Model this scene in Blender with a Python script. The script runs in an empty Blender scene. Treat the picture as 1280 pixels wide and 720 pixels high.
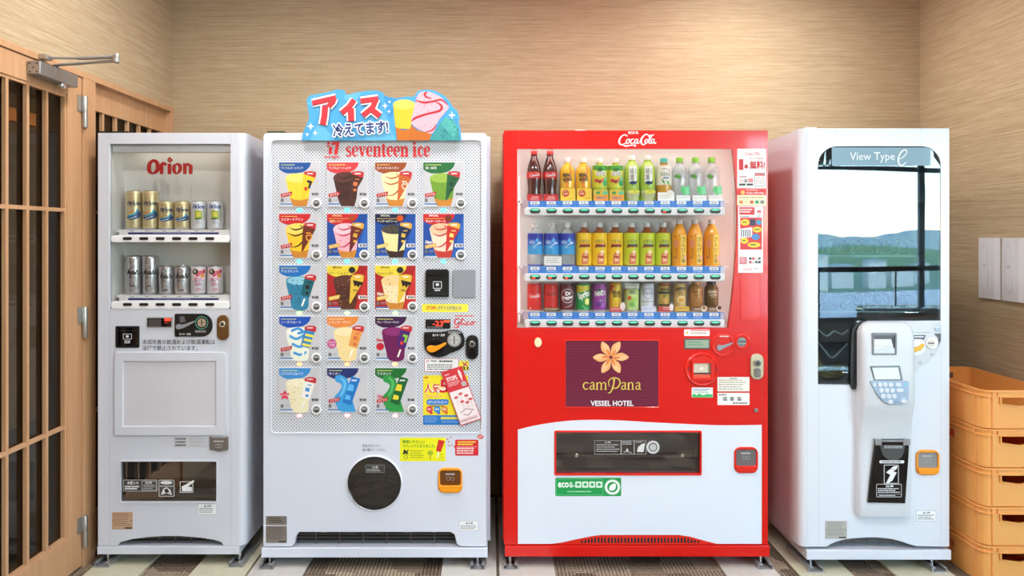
import bpy, bmesh, math, random
from mathutils import Vector, Matrix
random.seed(7)
PI = math.pi
scene = bpy.context.scene
COL = scene.collection

# ------------------------------------------------------------------ camera
# eye at the origin of X, 2.98 m in front of the machine fronts (Y = 0), eye height 1.38 m
F, VX, VY, EYE, D0 = 900.0, 612.0, 295.0, 1.38, 2.98
cam_data = bpy.data.cameras.new('camera'); cam = bpy.data.objects.new('camera', cam_data); COL.objects.link(cam)
cam.location = (0, -D0, EYE); cam.rotation_euler = (PI/2, 0, 0)
cam_data.sensor_width = 36; cam_data.lens = F/1280*36
cam_data.shift_x = (640-VX)/1280; cam_data.shift_y = -(360-VY)/1280
cam_data.clip_start = 0.05; cam_data.clip_end = 5000
scene.camera = cam

# ------------------------------------------------------------------ colour management
scene.view_settings.view_transform = 'Standard'
scene.view_settings.look = 'None'
scene.view_settings.gamma = 1
scene.view_settings.use_curve_mapping = False
scene.view_settings.exposure = 0.45
scene.cycles.use_denoising = True
scene.cycles.max_bounces = 10
scene.cycles.transparent_max_bounces = 16
scene.cycles.sample_clamp_indirect = 6
scene.cycles.caustics_reflective = False
scene.cycles.caustics_refractive = False

# ------------------------------------------------------------------ sky
W = bpy.data.worlds.new('sky'); scene.world = W; W.use_nodes = True
wn = W.node_tree.nodes; wl = W.node_tree.links
sky = wn.new('ShaderNodeTexSky'); sky.sky_type = 'NISHITA'; sky.sun_disc = False
sky.sun_elevation = math.radians(48); sky.sun_rotation = math.radians(35)
sky.air_density = 1.0; sky.dust_density = 0.3; sky.ozone_density = 1.5
bgn = wn['Background']; wl.new(sky.outputs[0], bgn.inputs[0]); bgn.inputs[1].default_value = SKY_STRENGTH = 2.5

# ------------------------------------------------------------------ lamps of the room (fixtures are modelled further down)
CEIL = 2.85
DOWNLIGHTS = [(-1.0, -0.35), (0.25, -0.35), (1.3, 0.22), (-1.0, -1.7), (0.25, -1.7), (1.35, -1.7), (-0.4, -3.4), (1.6, -3.4), (3.6, -2.4), (3.6, -4.4), (0.6, -5.0)]
DOWNLIGHT_W = 13.0
for k, (x, y) in enumerate(DOWNLIGHTS):
    ld = bpy.data.lights.new('downlight_lamp', 'AREA'); ld.shape = 'DISK'; ld.size = 0.2
    ld.energy = DOWNLIGHT_W; ld.color = (0.97, 0.98, 1.0); ld.spread = math.radians(170)
    lo = bpy.data.objects.new('downlight_lamp', ld); COL.objects.link(lo); lo.location = (x, y, CEIL-0.035)

# ------------------------------------------------------------------ materials
def lin(c):
    return c/12.92 if c <= 0.04045 else ((c+0.055)/1.055)**2.4
def rgb(h):
    h = h.lstrip('#')
    return tuple(lin(int(h[i:i+2], 16)/255) for i in (0, 2, 4))
MATS = {}
def mat(name, color='#ffffff', rough=0.5, metal=0.0, coat=0.0, emit=None, strength=1.0, trans=0.0, spec=0.5):
    if name in MATS: return MATS[name]
    m = bpy.data.materials.new(name); m.use_nodes = True
    b = m.node_tree.nodes['Principled BSDF']
    b.inputs['Base Color'].default_value = (*rgb(color), 1)
    b.inputs['Roughness'].default_value = rough; b.inputs['Metallic'].default_value = metal
    b.inputs['Coat Weight'].default_value = coat; b.inputs['Coat Roughness'].default_value = 0.05
    b.inputs['Specular IOR Level'].default_value = spec
    if emit:
        b.inputs['Emission Color'].default_value = (*rgb(emit), 1); b.inputs['Emission Strength'].default_value = strength
    m.diffuse_color = (*rgb(color), 1)
    MATS[name] = m
    return m
def ink(h):
    return mat('ink_'+h.lstrip('#'), h, 0.45)
def M(x):
    if isinstance(x, str): return ink(x) if x.startswith('#') else MATS[x]
    return x
def glass(name, tint='#ffffff', refl=0.08, rough=0.0, dense=0.0, body='#ffffff'):
    """thin pane: transparent + mirror, optionally part milky"""
    m = bpy.data.materials.new(name); m.use_nodes = True; nt = m.node_tree; n = nt.nodes
    n.remove(n['Principled BSDF']); out = n['Material Output']
    t = n.new('ShaderNodeBsdfTransparent'); t.inputs[0].default_value = (*rgb(tint), 1)
    g = n.new('ShaderNodeBsdfGlossy'); g.inputs['Roughness'].default_value = rough; g.inputs[0].default_value = (1, 1, 1, 1)
    base = t.outputs[0]
    if dense > 0:
        d = n.new('ShaderNodeBsdfDiffuse'); d.inputs[0].default_value = (*rgb(body), 1)
        mx = n.new('ShaderNodeMixShader'); mx.inputs[0].default_value = dense
        nt.links.new(t.outputs[0], mx.inputs[1]); nt.links.new(d.outputs[0], mx.inputs[2]); base = mx.outputs[0]
    fr = n.new('ShaderNodeLayerWeight'); fr.inputs[0].default_value = 0.12
    ma = n.new('ShaderNodeMath'); ma.operation = 'MULTIPLY_ADD'; ma.inputs[1].default_value = 0.55; ma.inputs[2].default_value = refl
    nt.links.new(fr.outputs['Fresnel'], ma.inputs[0]); ma.use_clamp = True
    m2 = n.new('ShaderNodeMixShader'); nt.links.new(ma.outputs[0], m2.inputs[0])
    nt.links.new(base, m2.inputs[1]); nt.links.new(g.outputs[0], m2.inputs[2]); nt.links.new(m2.outputs[0], out.inputs[0])
    MATS[name] = m
    return m
def nodes_of(m): return m.node_tree.nodes, m.node_tree.links, m.node_tree.nodes['Principled BSDF']
def coords(n, l, scale, kind='Object', rot=(0, 0, 0)):
    tc = n.new('ShaderNodeTexCoord'); mp = n.new('ShaderNodeMapping')
    mp.inputs['Scale'].default_value = scale; mp.inputs['Rotation'].default_value = rot
    l.new(tc.outputs[kind], mp.inputs[0]); return mp.outputs[0]
def noise(n, l, vec, scale, detail=3, rough=0.5):
    t = n.new('ShaderNodeTexNoise'); t.inputs['Scale'].default_value = scale; t.inputs['Detail'].default_value = detail
    t.inputs['Roughness'].default_value = rough; l.new(vec, t.inputs['Vector']); return t.outputs['Fac']
def ramp(n, l, fac, stops):
    r = n.new('ShaderNodeValToRGB'); e = r.color_ramp.elements
    while len(e) < len(stops): e.new(0.5)
    for k, (p, c) in enumerate(stops): e[k].position = p; e[k].color = (*rgb(c), 1)
    l.new(fac, r.inputs[0]); return r.outputs[0]
def math_node(n, l, op, a, b=None, clamp=False):
    x = n.new('ShaderNodeMath'); x.operation = op; x.use_clamp = clamp
    for i, v in enumerate((a, b)):
        if v is None: continue
        if isinstance(v, (int, float)): x.inputs[i].default_value = v
        else: l.new(v, x.inputs[i])
    return x.outputs[0]
def mixc(n, l, fac, a, b, mode='MIX'):
    x = n.new('ShaderNodeMix'); x.data_type = 'RGBA'; x.blend_type = mode
    if isinstance(fac, (int, float)): x.inputs[0].default_value = fac
    else: l.new(fac, x.inputs[0])
    for i, v in ((6, a), (7, b)):
        if isinstance(v, str): x.inputs[i].default_value = (*rgb(v), 1)
        else: l.new(v, x.inputs[i])
    return x.outputs[2]
def bump(n, l, b, h, strength=0.3, dist=0.002):
    x = n.new('ShaderNodeBump'); x.inputs['Strength'].default_value = strength; x.inputs['Distance'].default_value = dist
    l.new(h, x.inputs['Height']); l.new(x.outputs[0], b.inputs['Normal'])

def wallpaper():
    m = mat('wallpaper', '#c6a67c', 0.85, spec=0.15); n, l, b = nodes_of(m)
    v1 = coords(n, l, (2.5, 2.5, 460)); v2 = coords(n, l, (9, 9, 170)); v3 = coords(n, l, (130, 130, 520))
    a = noise(n, l, v1, 1.0, 2, 0.6); c = noise(n, l, v2, 1.0, 2, 0.5); d = noise(n, l, v3, 1.0, 2, 0.5)
    s = math_node(n, l, 'MULTIPLY', a, 0.6); s2 = math_node(n, l, 'MULTIPLY', c, 0.25); s3 = math_node(n, l, 'MULTIPLY', d, 0.15)
    t = math_node(n, l, 'ADD', s, s2); t = math_node(n, l, 'ADD', t, s3)
    col = ramp(n, l, t, [(0.32, '#988162'), (0.45, '#af9877'), (0.53, '#b8a283'), (0.68, '#c7b698')])
    l.new(col, b.inputs['Base Color']); bump(n, l, b, t, 0.35, 0.0015)
def wood():
    m = mat('pale_wood', '#d9a878', 0.5, coat=0.12); n, l, b = nodes_of(m)
    v = coords(n, l, (45, 45, 1.6)); a = noise(n, l, v, 1.0, 3, 0.6)
    v2 = coords(n, l, (160, 160, 5)); c = noise(n, l, v2, 1.0, 2, 0.5)
    t = math_node(n, l, 'MULTIPLY', a, 0.7); t2 = math_node(n, l, 'MULTIPLY', c, 0.3); t = math_node(n, l, 'ADD', t, t2)
    l.new(ramp(n, l, t, [(0.3, '#b98a60'), (0.5, '#c0926a'), (0.7, '#c99e78')]), b.inputs['Base Color'])
def carpet():
    m = mat('carpet', '#7d7060', 0.95, spec=0.1); n, l, b = nodes_of(m)
    tc = n.new('ShaderNodeTexCoord')
    vo = n.new('ShaderNodeTexVoronoi'); vo.distance = 'CHEBYCHEV'; vo.inputs['Scale'].default_value = 8
    vo.inputs['Randomness'].default_value = 0.55; l.new(tc.outputs['Object'], vo.inputs['Vector'])
    sep = n.new('ShaderNodeSeparateColor'); l.new(vo.outputs['Color'], sep.inputs[0])
    pick = math_node(n, l, 'GREATER_THAN', sep.outputs[0], 0.5)
    sx = n.new('ShaderNodeSeparateXYZ'); l.new(tc.outputs['Object'], sx.inputs[0])
    mx = n.new('ShaderNodeMix'); mx.data_type = 'FLOAT'; l.new(pick, mx.inputs[0]); l.new(sx.outputs[0], mx.inputs[2]); l.new(sx.outputs[1], mx.inputs[3])
    st = math_node(n, l, 'MULTIPLY', mx.outputs[0], 420.0); st = math_node(n, l, 'SINE', st)
    nz = noise(n, l, coords(n, l, (1, 1, 1)), 150, 4, 0.8); nz2 = noise(n, l, coords(n, l, (1, 1, 1)), 260, 2, 0.6)
    t = math_node(n, l, 'MULTIPLY', st, 0.10); t = math_node(n, l, 'ADD', t, nz)
    t2 = math_node(n, l, 'MULTIPLY', sep.outputs[1], 0.22); t = math_node(n, l, 'ADD', t, t2)
    t3 = math_node(n, l, 'MULTIPLY', nz2, 0.35); t = math_node(n, l, 'ADD', t, t3)
    l.new(ramp(n, l, t, [(0.50, '#2f2820'), (0.70, '#63564a'), (0.86, '#8b7c6a'), (1.0, '#b3a590')]), b.inputs['Base Color'])
    bump(n, l, b, t, 0.6, 0.004)
def perforated():
    """white sheet punched with a staggered grid of small round holes (about 4 mm apart on the sheet)"""
    m = mat('perforated_sheet', '#dfe0e3', 0.4); n, l, b = nodes_of(m)
    tc = n.new('ShaderNodeTexCoord'); sx = n.new('ShaderNodeSeparateXYZ'); l.new(tc.outputs['Object'], sx.inputs[0])
    P = 0.0136
    def grid(ox, oz):
        x = math_node(n, l, 'ADD', sx.outputs[0], ox+300*P); z = math_node(n, l, 'ADD', sx.outputs[2], oz+300*P)
        x = math_node(n, l, 'MODULO', x, P); z = math_node(n, l, 'MODULO', z, P)
        x = math_node(n, l, 'SUBTRACT', x, P/2); z = math_node(n, l, 'SUBTRACT', z, P/2)
        x = math_node(n, l, 'POWER', x, 2.0); z = math_node(n, l, 'POWER', z, 2.0)
        return math_node(n, l, 'ADD', x, z)
    r2 = math_node(n, l, 'MINIMUM', grid(0.3*P, 0), grid(0.8*P, P/2))
    hole = math_node(n, l, 'LESS_THAN', r2, 0.0023**2)
    l.new(mixc(n, l, hole, '#d3d5dc', '#55524f'), b.inputs['Base Color'])
def brushed(name, color, rough=0.35):
    m = mat(name, color, rough, 0.9); n, l, b = nodes_of(m)
    a = noise(n, l, coords(n, l, (3, 3, 120)), 1.0, 2, 0.5)
    l.new(math_node(n, l, 'ADD', math_node(n, l, 'MULTIPLY', a, 0.25), rough-0.12), b.inputs['Roughness'])
def speckled(name, c1, c2, rough=0.5):
    m = mat(name, c1, rough); n, l, b = nodes_of(m)
    a = noise(n, l, coords(n, l, (1, 1, 1)), 35, 4, 0.7)
    l.new(ramp(n, l, a, [(0.35, c1), (0.65, c2)]), b.inputs['Base Color'])

wallpaper(); wood(); carpet(); perforated()
brushed('brushed_steel', '#b9b6b2'); brushed('closer_silver', '#a9a9aa', 0.4)
speckled('board_cream', '#bcb99f', '#c4c1aa', 0.35); speckled('board_grey', '#bdbab2', '#c5c2bb', 0.35)
mat('board_edge', '#efefe6', 0.4)
mat('steel', '#b2b3b4', 0.42, 0.65); mat('chrome', '#dcdcdc', 0.12, 1.0); mat('dark_steel', '#4b4a48', 0.35, 0.9); mat('bronze', '#8a6a48', 0.28, 0.9)
mat('white_paint', '#d6dae6', 0.32, coat=0.15); mat('white_paint_grey', '#cfd1da', 0.32, coat=0.15); mat('white_bright', '#dde0e8', 0.28, coat=0.2)
mat('white_plastic', '#ecebec', 0.35); mat('grey_plastic', '#8d9096', 0.45); mat('lightgrey_plastic', '#d2d4d9', 0.35); mat('black_plastic', '#151516', 0.35); mat('black_gloss', '#0b0b0d', 0.08, coat=0.5)
mat('dark_inside', '#1a1918', 0.7); mat('red_paint', '#d9140c', 0.22, coat=0.4); mat('red_plastic', '#df2418', 0.25, coat=0.3)
mat('interior_white', '#dfddd8', 0.45); mat('ceiling_white', '#eeeeee', 0.9); mat('plaster', '#dcdad6', 0.9)
mat('orange_plastic', '#f7981d', 0.4); mat('amber', '#f59a16', 0.3, coat=0.3); mat('crate_orange', '#ffc06a', 0.45)
n, l, b = nodes_of(MATS['crate_orange']); tr = n.new('ShaderNodeBsdfTranslucent'); tr.inputs[0].default_value = (*rgb('#ff8c2c'), 1)
mxs = n.new('ShaderNodeMixShader'); mxs.inputs[0].default_value = 0.30; l.new(b.outputs[0], mxs.inputs[1]); l.new(tr.outputs[0], mxs.inputs[2]); l.new(mxs.outputs[0], n['Material Output'].inputs[0])

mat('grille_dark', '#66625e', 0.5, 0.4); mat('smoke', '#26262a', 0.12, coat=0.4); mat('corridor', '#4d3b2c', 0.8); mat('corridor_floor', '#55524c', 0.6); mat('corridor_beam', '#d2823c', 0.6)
mat('tube_lamp', '#ffffff', 0.5, emit='#fffaf4', strength=5.5)
mat('lens', '#ffffff', 0.5, emit='#ffe9cf', strength=8.0)
glass('door_glass', '#b4aca0', 0.02); glass('display_glass', '#fbfbfb', 0.015); glass('display_glass_dark', '#f1f1f1', 0.03); glass('bubble_glass', '#c9d6da', 0.062)
glass('clear_pet', '#f2f5f6', 0.06, 0.08, 0.30, '#eef2f4'); glass('flap_smoke', '#c9c9cb', 0.12); glass('window_glass', '#f4f8f8', 0.03); glass('clear_plastic', '#e6e8ea', 0.12, 0.05, 0.35, '#dfe2e5')

# ------------------------------------------------------------------ object bookkeeping
OFF = {}
def link(o, parent=None):
    COL.objects.link(o)
    if parent is not None: o.parent = parent
    return o
def tag(o, label=None, cat=None, group=None, kind=None):
    if label: o['label'] = label
    if cat: o['category'] = cat
    if group: o['group'] = group
    if kind: o['kind'] = kind
    return o
def thing(name, loc, label=None, cat=None, group=None, kind=None):
    o = bpy.data.objects.new(name, None); o.empty_display_size = 0.05; link(o); o.location = loc
    OFF[o] = Vector(loc); return tag(o, label, cat, group, kind)
def off(parent):
    while parent is not None:
        if parent in OFF: return OFF[parent]
        parent = parent.parent
    return Vector((0, 0, 0))
def finish(me, name, parent, mats, smooth, bevel=0, seg=2, own_origin=None):
    o = bpy.data.objects.new(name, me)
    for m in mats: me.materials.append(M(m))
    base = Vector(own_origin) if own_origin is not None else off(parent)
    if base.length > 0: me.transform(Matrix.Translation(-base))
    link(o, parent)
    if own_origin is not None:
        o.location = Vector(own_origin) - (off(parent) if parent else Vector((0, 0, 0)))
        if parent is None: OFF[o] = Vector(own_origin)
    if smooth:
        me.polygons.foreach_set('use_smooth', [True]*len(me.polygons)); me.set_sharp_from_angle(angle=math.radians(38))
    if bevel > 0:
        b = o.modifiers.new('bevel', 'BEVEL'); b.width = bevel; b.segments = seg; b.limit_method = 'ANGLE'; b.angle_limit = math.radians(40)
    return o

class MB:
    """collects solids (world coordinates) for ONE mesh"""
    def __init__(s): s.bm = bmesh.new(); s.mats = []; s.cur = 0
    def m(s, material):
        if material not in s.mats: s.mats.append(material)
        s.cur = s.mats.index(material); return s
    def face(s, vs):
        try: f = s.bm.faces.new(vs); f.material_index = s.cur; return f
        except ValueError: return None
    def box(s, x0, x1, y0, y1, z0, z1):
        v = [s.bm.verts.new((x, y, z)) for x in (x0, x1) for y in (y0, y1) for z in (z0, z1)]
        for q in ((0, 1, 3, 2), (4, 6, 7, 5), (0, 4, 5, 1), (2, 3, 7, 6), (0, 2, 6, 4), (1, 5, 7, 3)): s.face([v[i] for i in q])
        return s
    def obox(s, c, ax, ay, az):
        """box from centre and three half-axis vectors"""
        c = Vector(c); ax, ay, az = Vector(ax), Vector(ay), Vector(az)
        v = [s.bm.verts.new(c + i*ax + j*ay + k*az) for i in (-1, 1) for j in (-1, 1) for k in (-1, 1)]
        for q in ((0, 1, 3, 2), (4, 6, 7, 5), (0, 4, 5, 1), (2, 3, 7, 6), (0, 2, 6, 4), (1, 5, 7, 3)): s.face([v[i] for i in q])
        return s
    def prism(s, pts, y0, y1, axis='y'):
        """closed 2-D outline (x,z) extruded along y (or (y,z) along x, or (x,y) along z)"""
        f = {'y': lambda p, t: (p[0], t, p[1]), 'x': lambda p, t: (t, p[0], p[1]), 'z': lambda p, t: (p[0], p[1], t)}[axis]
        a = [s.bm.verts.new(f(p, y0)) for p in pts]; b = [s.bm.verts.new(f(p, y1)) for p in pts]
        s.face(a); s.face(b[::-1]); k = len(pts)
        for i in range(k): s.face([a[i], b[i], b[(i+1) % k], a[(i+1) % k]])
        return s
    def plate(s, outer, holes, y0, y1):
        """outline with holes (x,z) given thickness along y"""
        tmp = bmesh.new(); es = []
        for loop in [outer]+holes:
            vs = [tmp.verts.new((p[0], 0, p[1])) for p in loop]
            es += [tmp.edges.new((vs[i], vs[(i+1) % len(vs)])) for i in range(len(vs))]
        bmesh.ops.triangle_fill(tmp, use_beauty=True, use_dissolve=False, edges=es)
        tmp.verts.index_update()
        fr = [s.bm.verts.new((v.co.x, y0, v.co.z)) for v in tmp.verts]; bk = [s.bm.verts.new((v.co.x, y1, v.co.z)) for v in tmp.verts]
        for f in tmp.faces:
            ix = [v.index for v in f.verts]; s.face([fr[i] for i in ix]); s.face([bk[i] for i in ix[::-1]])
        for e in es:
            a, b = e.verts[0].index, e.verts[1].index; s.face([fr[a], fr[b], bk[b], bk[a]])
        tmp.free(); return s
    def lathe(s, prof, c=(0, 0, 0), seg=24, axis='z', cap=True):
        """prof: list of (radius, height)"""
        def pt(r, h, a):
            q = {'z': (r*math.cos(a), r*math.sin(a), h), 'y': (r*math.cos(a), h, r*math.sin(a)), 'x': (h, r*math.cos(a), r*math.sin(a))}[axis]
            return (c[0]+q[0], c[1]+q[1], c[2]+q[2])
        rings = []
        for r, h in prof:
            rings.append([s.bm.verts.new(pt(r, h, 2*PI*k/seg)) for k in range(seg)])
        for a, b in zip(rings, rings[1:]):
            for k in range(seg): s.face([a[k], a[(k+1) % seg], b[(k+1) % seg], b[k]])
        if cap: s.face(rings[0][::-1]); s.face(rings[-1])
        return s
    def tube(s, path, r, seg=8, cap=True):
        P = [Vector(p) for p in path]; rings = []
        up = Vector((0, 0, 1))
        for i, p in enumerate(P):
            t = (P[min(i+1, len(P)-1)]-P[max(i-1, 0)]).normalized()
            u = up if abs(t.dot(up)) < 0.95 else Vector((1, 0, 0))
            a = t.cross(u).normalized(); b = t.cross(a).normalized()
            rr = r[i] if isinstance(r, (list, tuple)) else r
            rings.append([s.bm.verts.new(p + rr*(math.cos(2*PI*k/seg)*a + math.sin(2*PI*k/seg)*b)) for k in range(seg)])
        for a, b in zip(rings, rings[1:]):
            for k in range(seg): s.face([a[k], a[(k+1) % seg], b[(k+1) % seg], b[k]])
        if cap: s.face(rings[0][::-1]); s.face(rings[-1])
        return s
    def build(s, name, material=None, parent=None, smooth=False, bevel=0, seg=2, origin=None):
        bmesh.ops.recalc_face_normals(s.bm, faces=s.bm.faces[:])
        me = bpy.data.meshes.new(name); s.bm.to_mesh(me); s.bm.free()
        return finish(me, name, parent, s.mats or [material or 'white_paint'], smooth, bevel, seg, origin)
def origin_of(x0, x1, y0, y1, z0): return ((x0+x1)/2, (y0+y1)/2, z0)

# ------------------------------------------------------------------ 2-D outlines
def rr(x0, y0, x1, y1, r, n=5):
    """rounded rectangle; r one radius or (top-left, top-right, bottom-right, bottom-left), y grows downwards"""
    R = r if isinstance(r, (tuple, list)) else (r,)*4
    p = []
    for (cx, cy, rad, a0) in ((x0+R[0], y0+R[0], R[0], PI), (x1-R[1], y0+R[1], R[1], 1.5*PI), (x1-R[2], y1-R[2], R[2], 0), (x0+R[3], y1-R[3], R[3], 0.5*PI)):
        if rad <= 1e-6: p.append((cx, cy)); continue
        for k in range(n+1):
            a = a0 + PI/2*k/n; p.append((cx+rad*math.cos(a), cy+rad*math.sin(a)))
    return p
def ell(cx, cy, rx, ry=None, n=24):
    ry = rx if ry is None else ry
    return [(cx+rx*math.cos(2*PI*k/n), cy+ry*math.sin(2*PI*k/n)) for k in range(n)]
def smooth_path(pts, n=6, closed=False):
    out = []; L = len(pts); rng = range(L if closed else L-1)
    for i in rng:
        p0 = pts[(i-1) % L] if closed or i > 0 else pts[0]; p1 = pts[i]; p2 = pts[(i+1) % L]; p3 = pts[(i+2) % L] if closed or i+2 < L else pts[-1]
        for k in range(n):
            t = k/n; t2 = t*t; t3 = t2*t
            out.append(tuple(0.5*(2*b+(c-a)*t+(2*a-5*b+4*c-d)*t2+(-a+3*b-3*c+d)*t3) for a, b, c, d in zip(p0, p1, p2, p3)))
    if not closed: out.append(pts[-1])
    return out

# ------------------------------------------------------------------ flat print
_tc = bpy.data.curves.new('type', 'FONT'); _tc.resolution_u = 2
_to = bpy.data.objects.new('type', _tc); COL.objects.link(_to)
TYPE = {}
def glyphs(s, bold=0.0, shear=0.0):
    key = (s, round(bold, 3), shear)
    if key not in TYPE:
        _tc.body = s; _tc.offset = bold; _tc.shear = shear
        dg = bpy.context.evaluated_depsgraph_get(); dg.update()
        me = bpy.data.meshes.new_from_object(_to.evaluated_get(dg))
        v = [(p.co.x, p.co.y) for p in me.vertices]; f = [tuple(p.vertices) for p in me.polygons]
        bpy.data.meshes.remove(me)
        x0 = min(a for a, b in v); x1 = max(a for a, b in v); y0 = min(b for a, b in v); y1 = max(b for a, b in v)
        TYPE[key] = ([((a-x0)/(x1-x0), (y1-b)/(y1-y0)) for a, b in v], f)
    return TYPE[key]
class Print:
    """flat colour shapes in layers; 2-D units with y down"""
    def __init__(s): s.v = []; s.f = []; s.mats = []; s.layer = 0; s.map2 = None
    def mi(s, c):
        if c not in s.mats: s.mats.append(c)
        return s.mats.index(c)
    def raw(s, v, faces, c):
        s.layer += 1; b = len(s.v); k = s.mi(c)
        if s.map2: v = [s.map2(*p) for p in v]
        s.v += [(p[0], p[1], s.layer) for p in v]; s.f += [([b+i for i in q], k) for q in faces]; return s
    def poly(s, pts, c): return s.raw(pts, [tuple(range(len(pts)))], c)
    def rect(s, x0, y0, x1, y1, c): return s.poly([(x0, y0), (x1, y0), (x1, y1), (x0, y1)], c)
    def rr(s, x0, y0, x1, y1, r, c, n=4): return s.poly(rr(x0, y0, x1, y1, r, n), c)
    def ell(s, cx, cy, rx, ry, c, n=20): return s.poly(ell(cx, cy, rx, ry, n), c)
    def ring(s, cx, cy, r0, r1, c, n=24):
        a = ell(cx, cy, r0, r0, n); b = ell(cx, cy, r1, r1, n)
        return s.raw(a+b, [(i, (i+1) % n, n+(i+1) % n, n+i) for i in range(n)], c)
    def frame(s, x0, y0, x1, y1, w, c, r=0):
        a = rr(x0, y0, x1, y1, max(r, 1e-3)); b = rr(x0+w, y0+w, x1-w, y1-w, max(r-w, 5e-4)); n = len(a)
        return s.raw(a+b, [(i, (i+1) % n, n+(i+1) % n, n+i) for i in range(n)], c)
    def stroke(s, pts, w, c, smooth=0, closed=False):
        ws = w if isinstance(w, (list, tuple)) else [w]*len(pts)
        P = [(p[0], p[1], q) for p, q in zip(pts, ws)]
        if smooth: P = smooth_path(P, smooth, closed)
        n = len(P); L = []; R = []
        for i in range(n):
            a = P[(i-1) % n] if (closed or i > 0) else P[i]; b = P[(i+1) % n] if (closed or i < n-1) else P[i]
            dx, dy = b[0]-a[0], b[1]-a[1]; d = math.hypot(dx, dy) or 1e-9; h = P[i][2]/2
            if 0 < i < n-1 and not smooth:
                e1 = Vector((P[i][0]-a[0], P[i][1]-a[1])).normalized(); e2 = Vector((b[0]-P[i][0], b[1]-P[i][1])).normalized()
                h = h/max(0.45, math.sqrt(max(0.0, (1+e1.dot(e2))/2)))
            L.append((P[i][0]-dy/d*h, P[i][1]+dx/d*h)); R.append((P[i][0]+dy/d*h, P[i][1]-dx/d*h))
        m = n if closed else n-1
        return s.raw(L+R, [(i, (i+1) % n, n+(i+1) % n, n+i) for i in range(m)], c)
    def text(s, t, x0, y0, x1, y1, c, bold=0.0, rot=0.0, shear=0.0):
        v, f = glyphs(t, bold, shear); cx, cy = (x0+x1)/2, (y0+y1)/2; ca, sa = math.cos(rot), math.sin(rot); out = []
        for a, b in v:
            x, y = x0+a*(x1-x0)-cx, y0+b*(y1-y0)-cy; out.append((cx+x*ca-y*sa, cy+x*sa+y*ca))
        return s.raw(out, f, c)
    def lines(s, x0, y0, x1, y1, rows, c, fill=0.55, seed=1):
        """rows too small to read: broken strips"""
        rd = random.Random(seed); h = (y1-y0)/rows; v = []; f = []
        for k in range(rows):
            x = x0
            end = x1 - (x1-x0)*rd.random()*0.25
            while x < end:
                w = min((x1-x0)*(0.03+0.09*rd.random()), end-x); yy = y0+k*h
                b = len(v); v += [(x, yy), (x+w, yy), (x+w, yy+h*fill), (x, yy+h*fill)]; f.append((b, b+1, b+2, b+3)); x += w+(x1-x0)*0.018
        return s.raw(v, f, c)
    def build(s, name, mapfn, parent=None, step=None, label=None, origin=None):
        bm = bmesh.new(); vs = [bm.verts.new((p[0], p[2], p[1])) for p in s.v]
        for q, k in s.f:
            try: f = bm.faces.new([vs[i] for i in q]); f.material_index = k
            except ValueError: pass
        if step:
            bmesh.ops.triangulate(bm, faces=bm.faces[:])
            lo = min(v.co.x for v in bm.verts); hi = max(v.co.x for v in bm.verts); x = math.floor(lo/step)*step+step
            while x < hi:
                bmesh.ops.bisect_plane(bm, geom=bm.verts[:]+bm.edges[:]+bm.faces[:], plane_co=(x, 0, 0), plane_no=(1, 0, 0)); x += step
        for v in bm.verts: v.co = Vector(mapfn(v.co.x, v.co.z, v.co.y))
        me = bpy.data.meshes.new(name); bm.to_mesh(me); bm.free()
        o = finish(me, name, parent, s.mats, bool(step), own_origin=origin)
        if label: o['label'] = label
        return o
EPS = 0.00008
class Plane:
    """a plane parallel to the machine fronts at distance d from the eye; photo pixels <-> metres on it"""
    def __init__(s, d): s.d = d; s.k = d/F; s.y = d-D0
    def X(s, px): return (px-VX)*s.k
    def Z(s, py): return EYE-(py-VY)*s.k
    def P(s, p): return (s.X(p[0]), s.Z(p[1]))
    def L(s, pts): return [s.P(p) for p in pts]
    def map(s, lift=0.0005):
        return lambda u, v, n: (s.X(u), s.y-lift-n*EPS, s.Z(v))
    def box(s, mb, x0, y0, x1, y1, f, b):
        """pixel rectangle, from f in front (+) of the plane to b behind it"""
        return mb.box(s.X(x0), s.X(x1), s.y-f, s.y+b, s.Z(y1), s.Z(y0))
    def prism(s, mb, pts, f, b): return mb.prism(s.L(pts), s.y-f, s.y+b)
    def plate(s, mb, outer, holes, f, b): return mb.plate(s.L(outer), [s.L(h) for h in holes], s.y-f, s.y+b)
    def disc(s, mb, px, py, r, f, b, seg=20): return mb.prism(s.L(ell(px, py, r, r, seg)), s.y-f, s.y+b)

# ================================================================== THE SETTING
XL, XR, YB = -1.695, 2.303, 0.873            # left wall, right wall, wall behind the machines
LX0, LX1, LY = -4.2, 9.5, -6.6               # lounge behind the camera
RY = -0.30                                   # the right wall ends here and the room widens
def struct(name, mb, material, parent=None, **kw):
    o = mb.build(name, material, parent, **kw)
    if parent is None: o['kind'] = 'structure'
    return o
tag(struct('floor', MB().box(LX0, LX1, LY-0.2, YB+0.2, -0.05, 0.0), 'carpet'), 'brown and grey striped carpet tile floor', 'floor')
tag(struct('ceiling', MB().box(LX0, LX1, LY-0.2, YB+0.2, CEIL, CEIL+0.1), 'ceiling_white'), 'plain white ceiling with downlights', 'ceiling')
tag(struct('wall_back', MB().box(XL-0.2, XR+0.2, YB, YB+0.15, 0, CEIL), 'wallpaper'), 'beige woven-look wallpaper wall behind the machines', 'wall')
tag(struct('wall_right', MB().box(XR, XR+0.15, RY, YB, 0, CEIL), 'wallpaper'), 'beige woven-look wallpaper wall beside the crates', 'wall')
tag(struct('wall_return', MB().box(XR+0.15, LX1, RY, RY+0.15, 0, CEIL), 'plaster'), 'pale wall of the lounge beyond the crates', 'wall')
FT, DY0, DY1 = 2.065, -0.925, 0.873          # top of the door frame and its extent along the wall
SLX = XL-0.15
w = MB()
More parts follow.
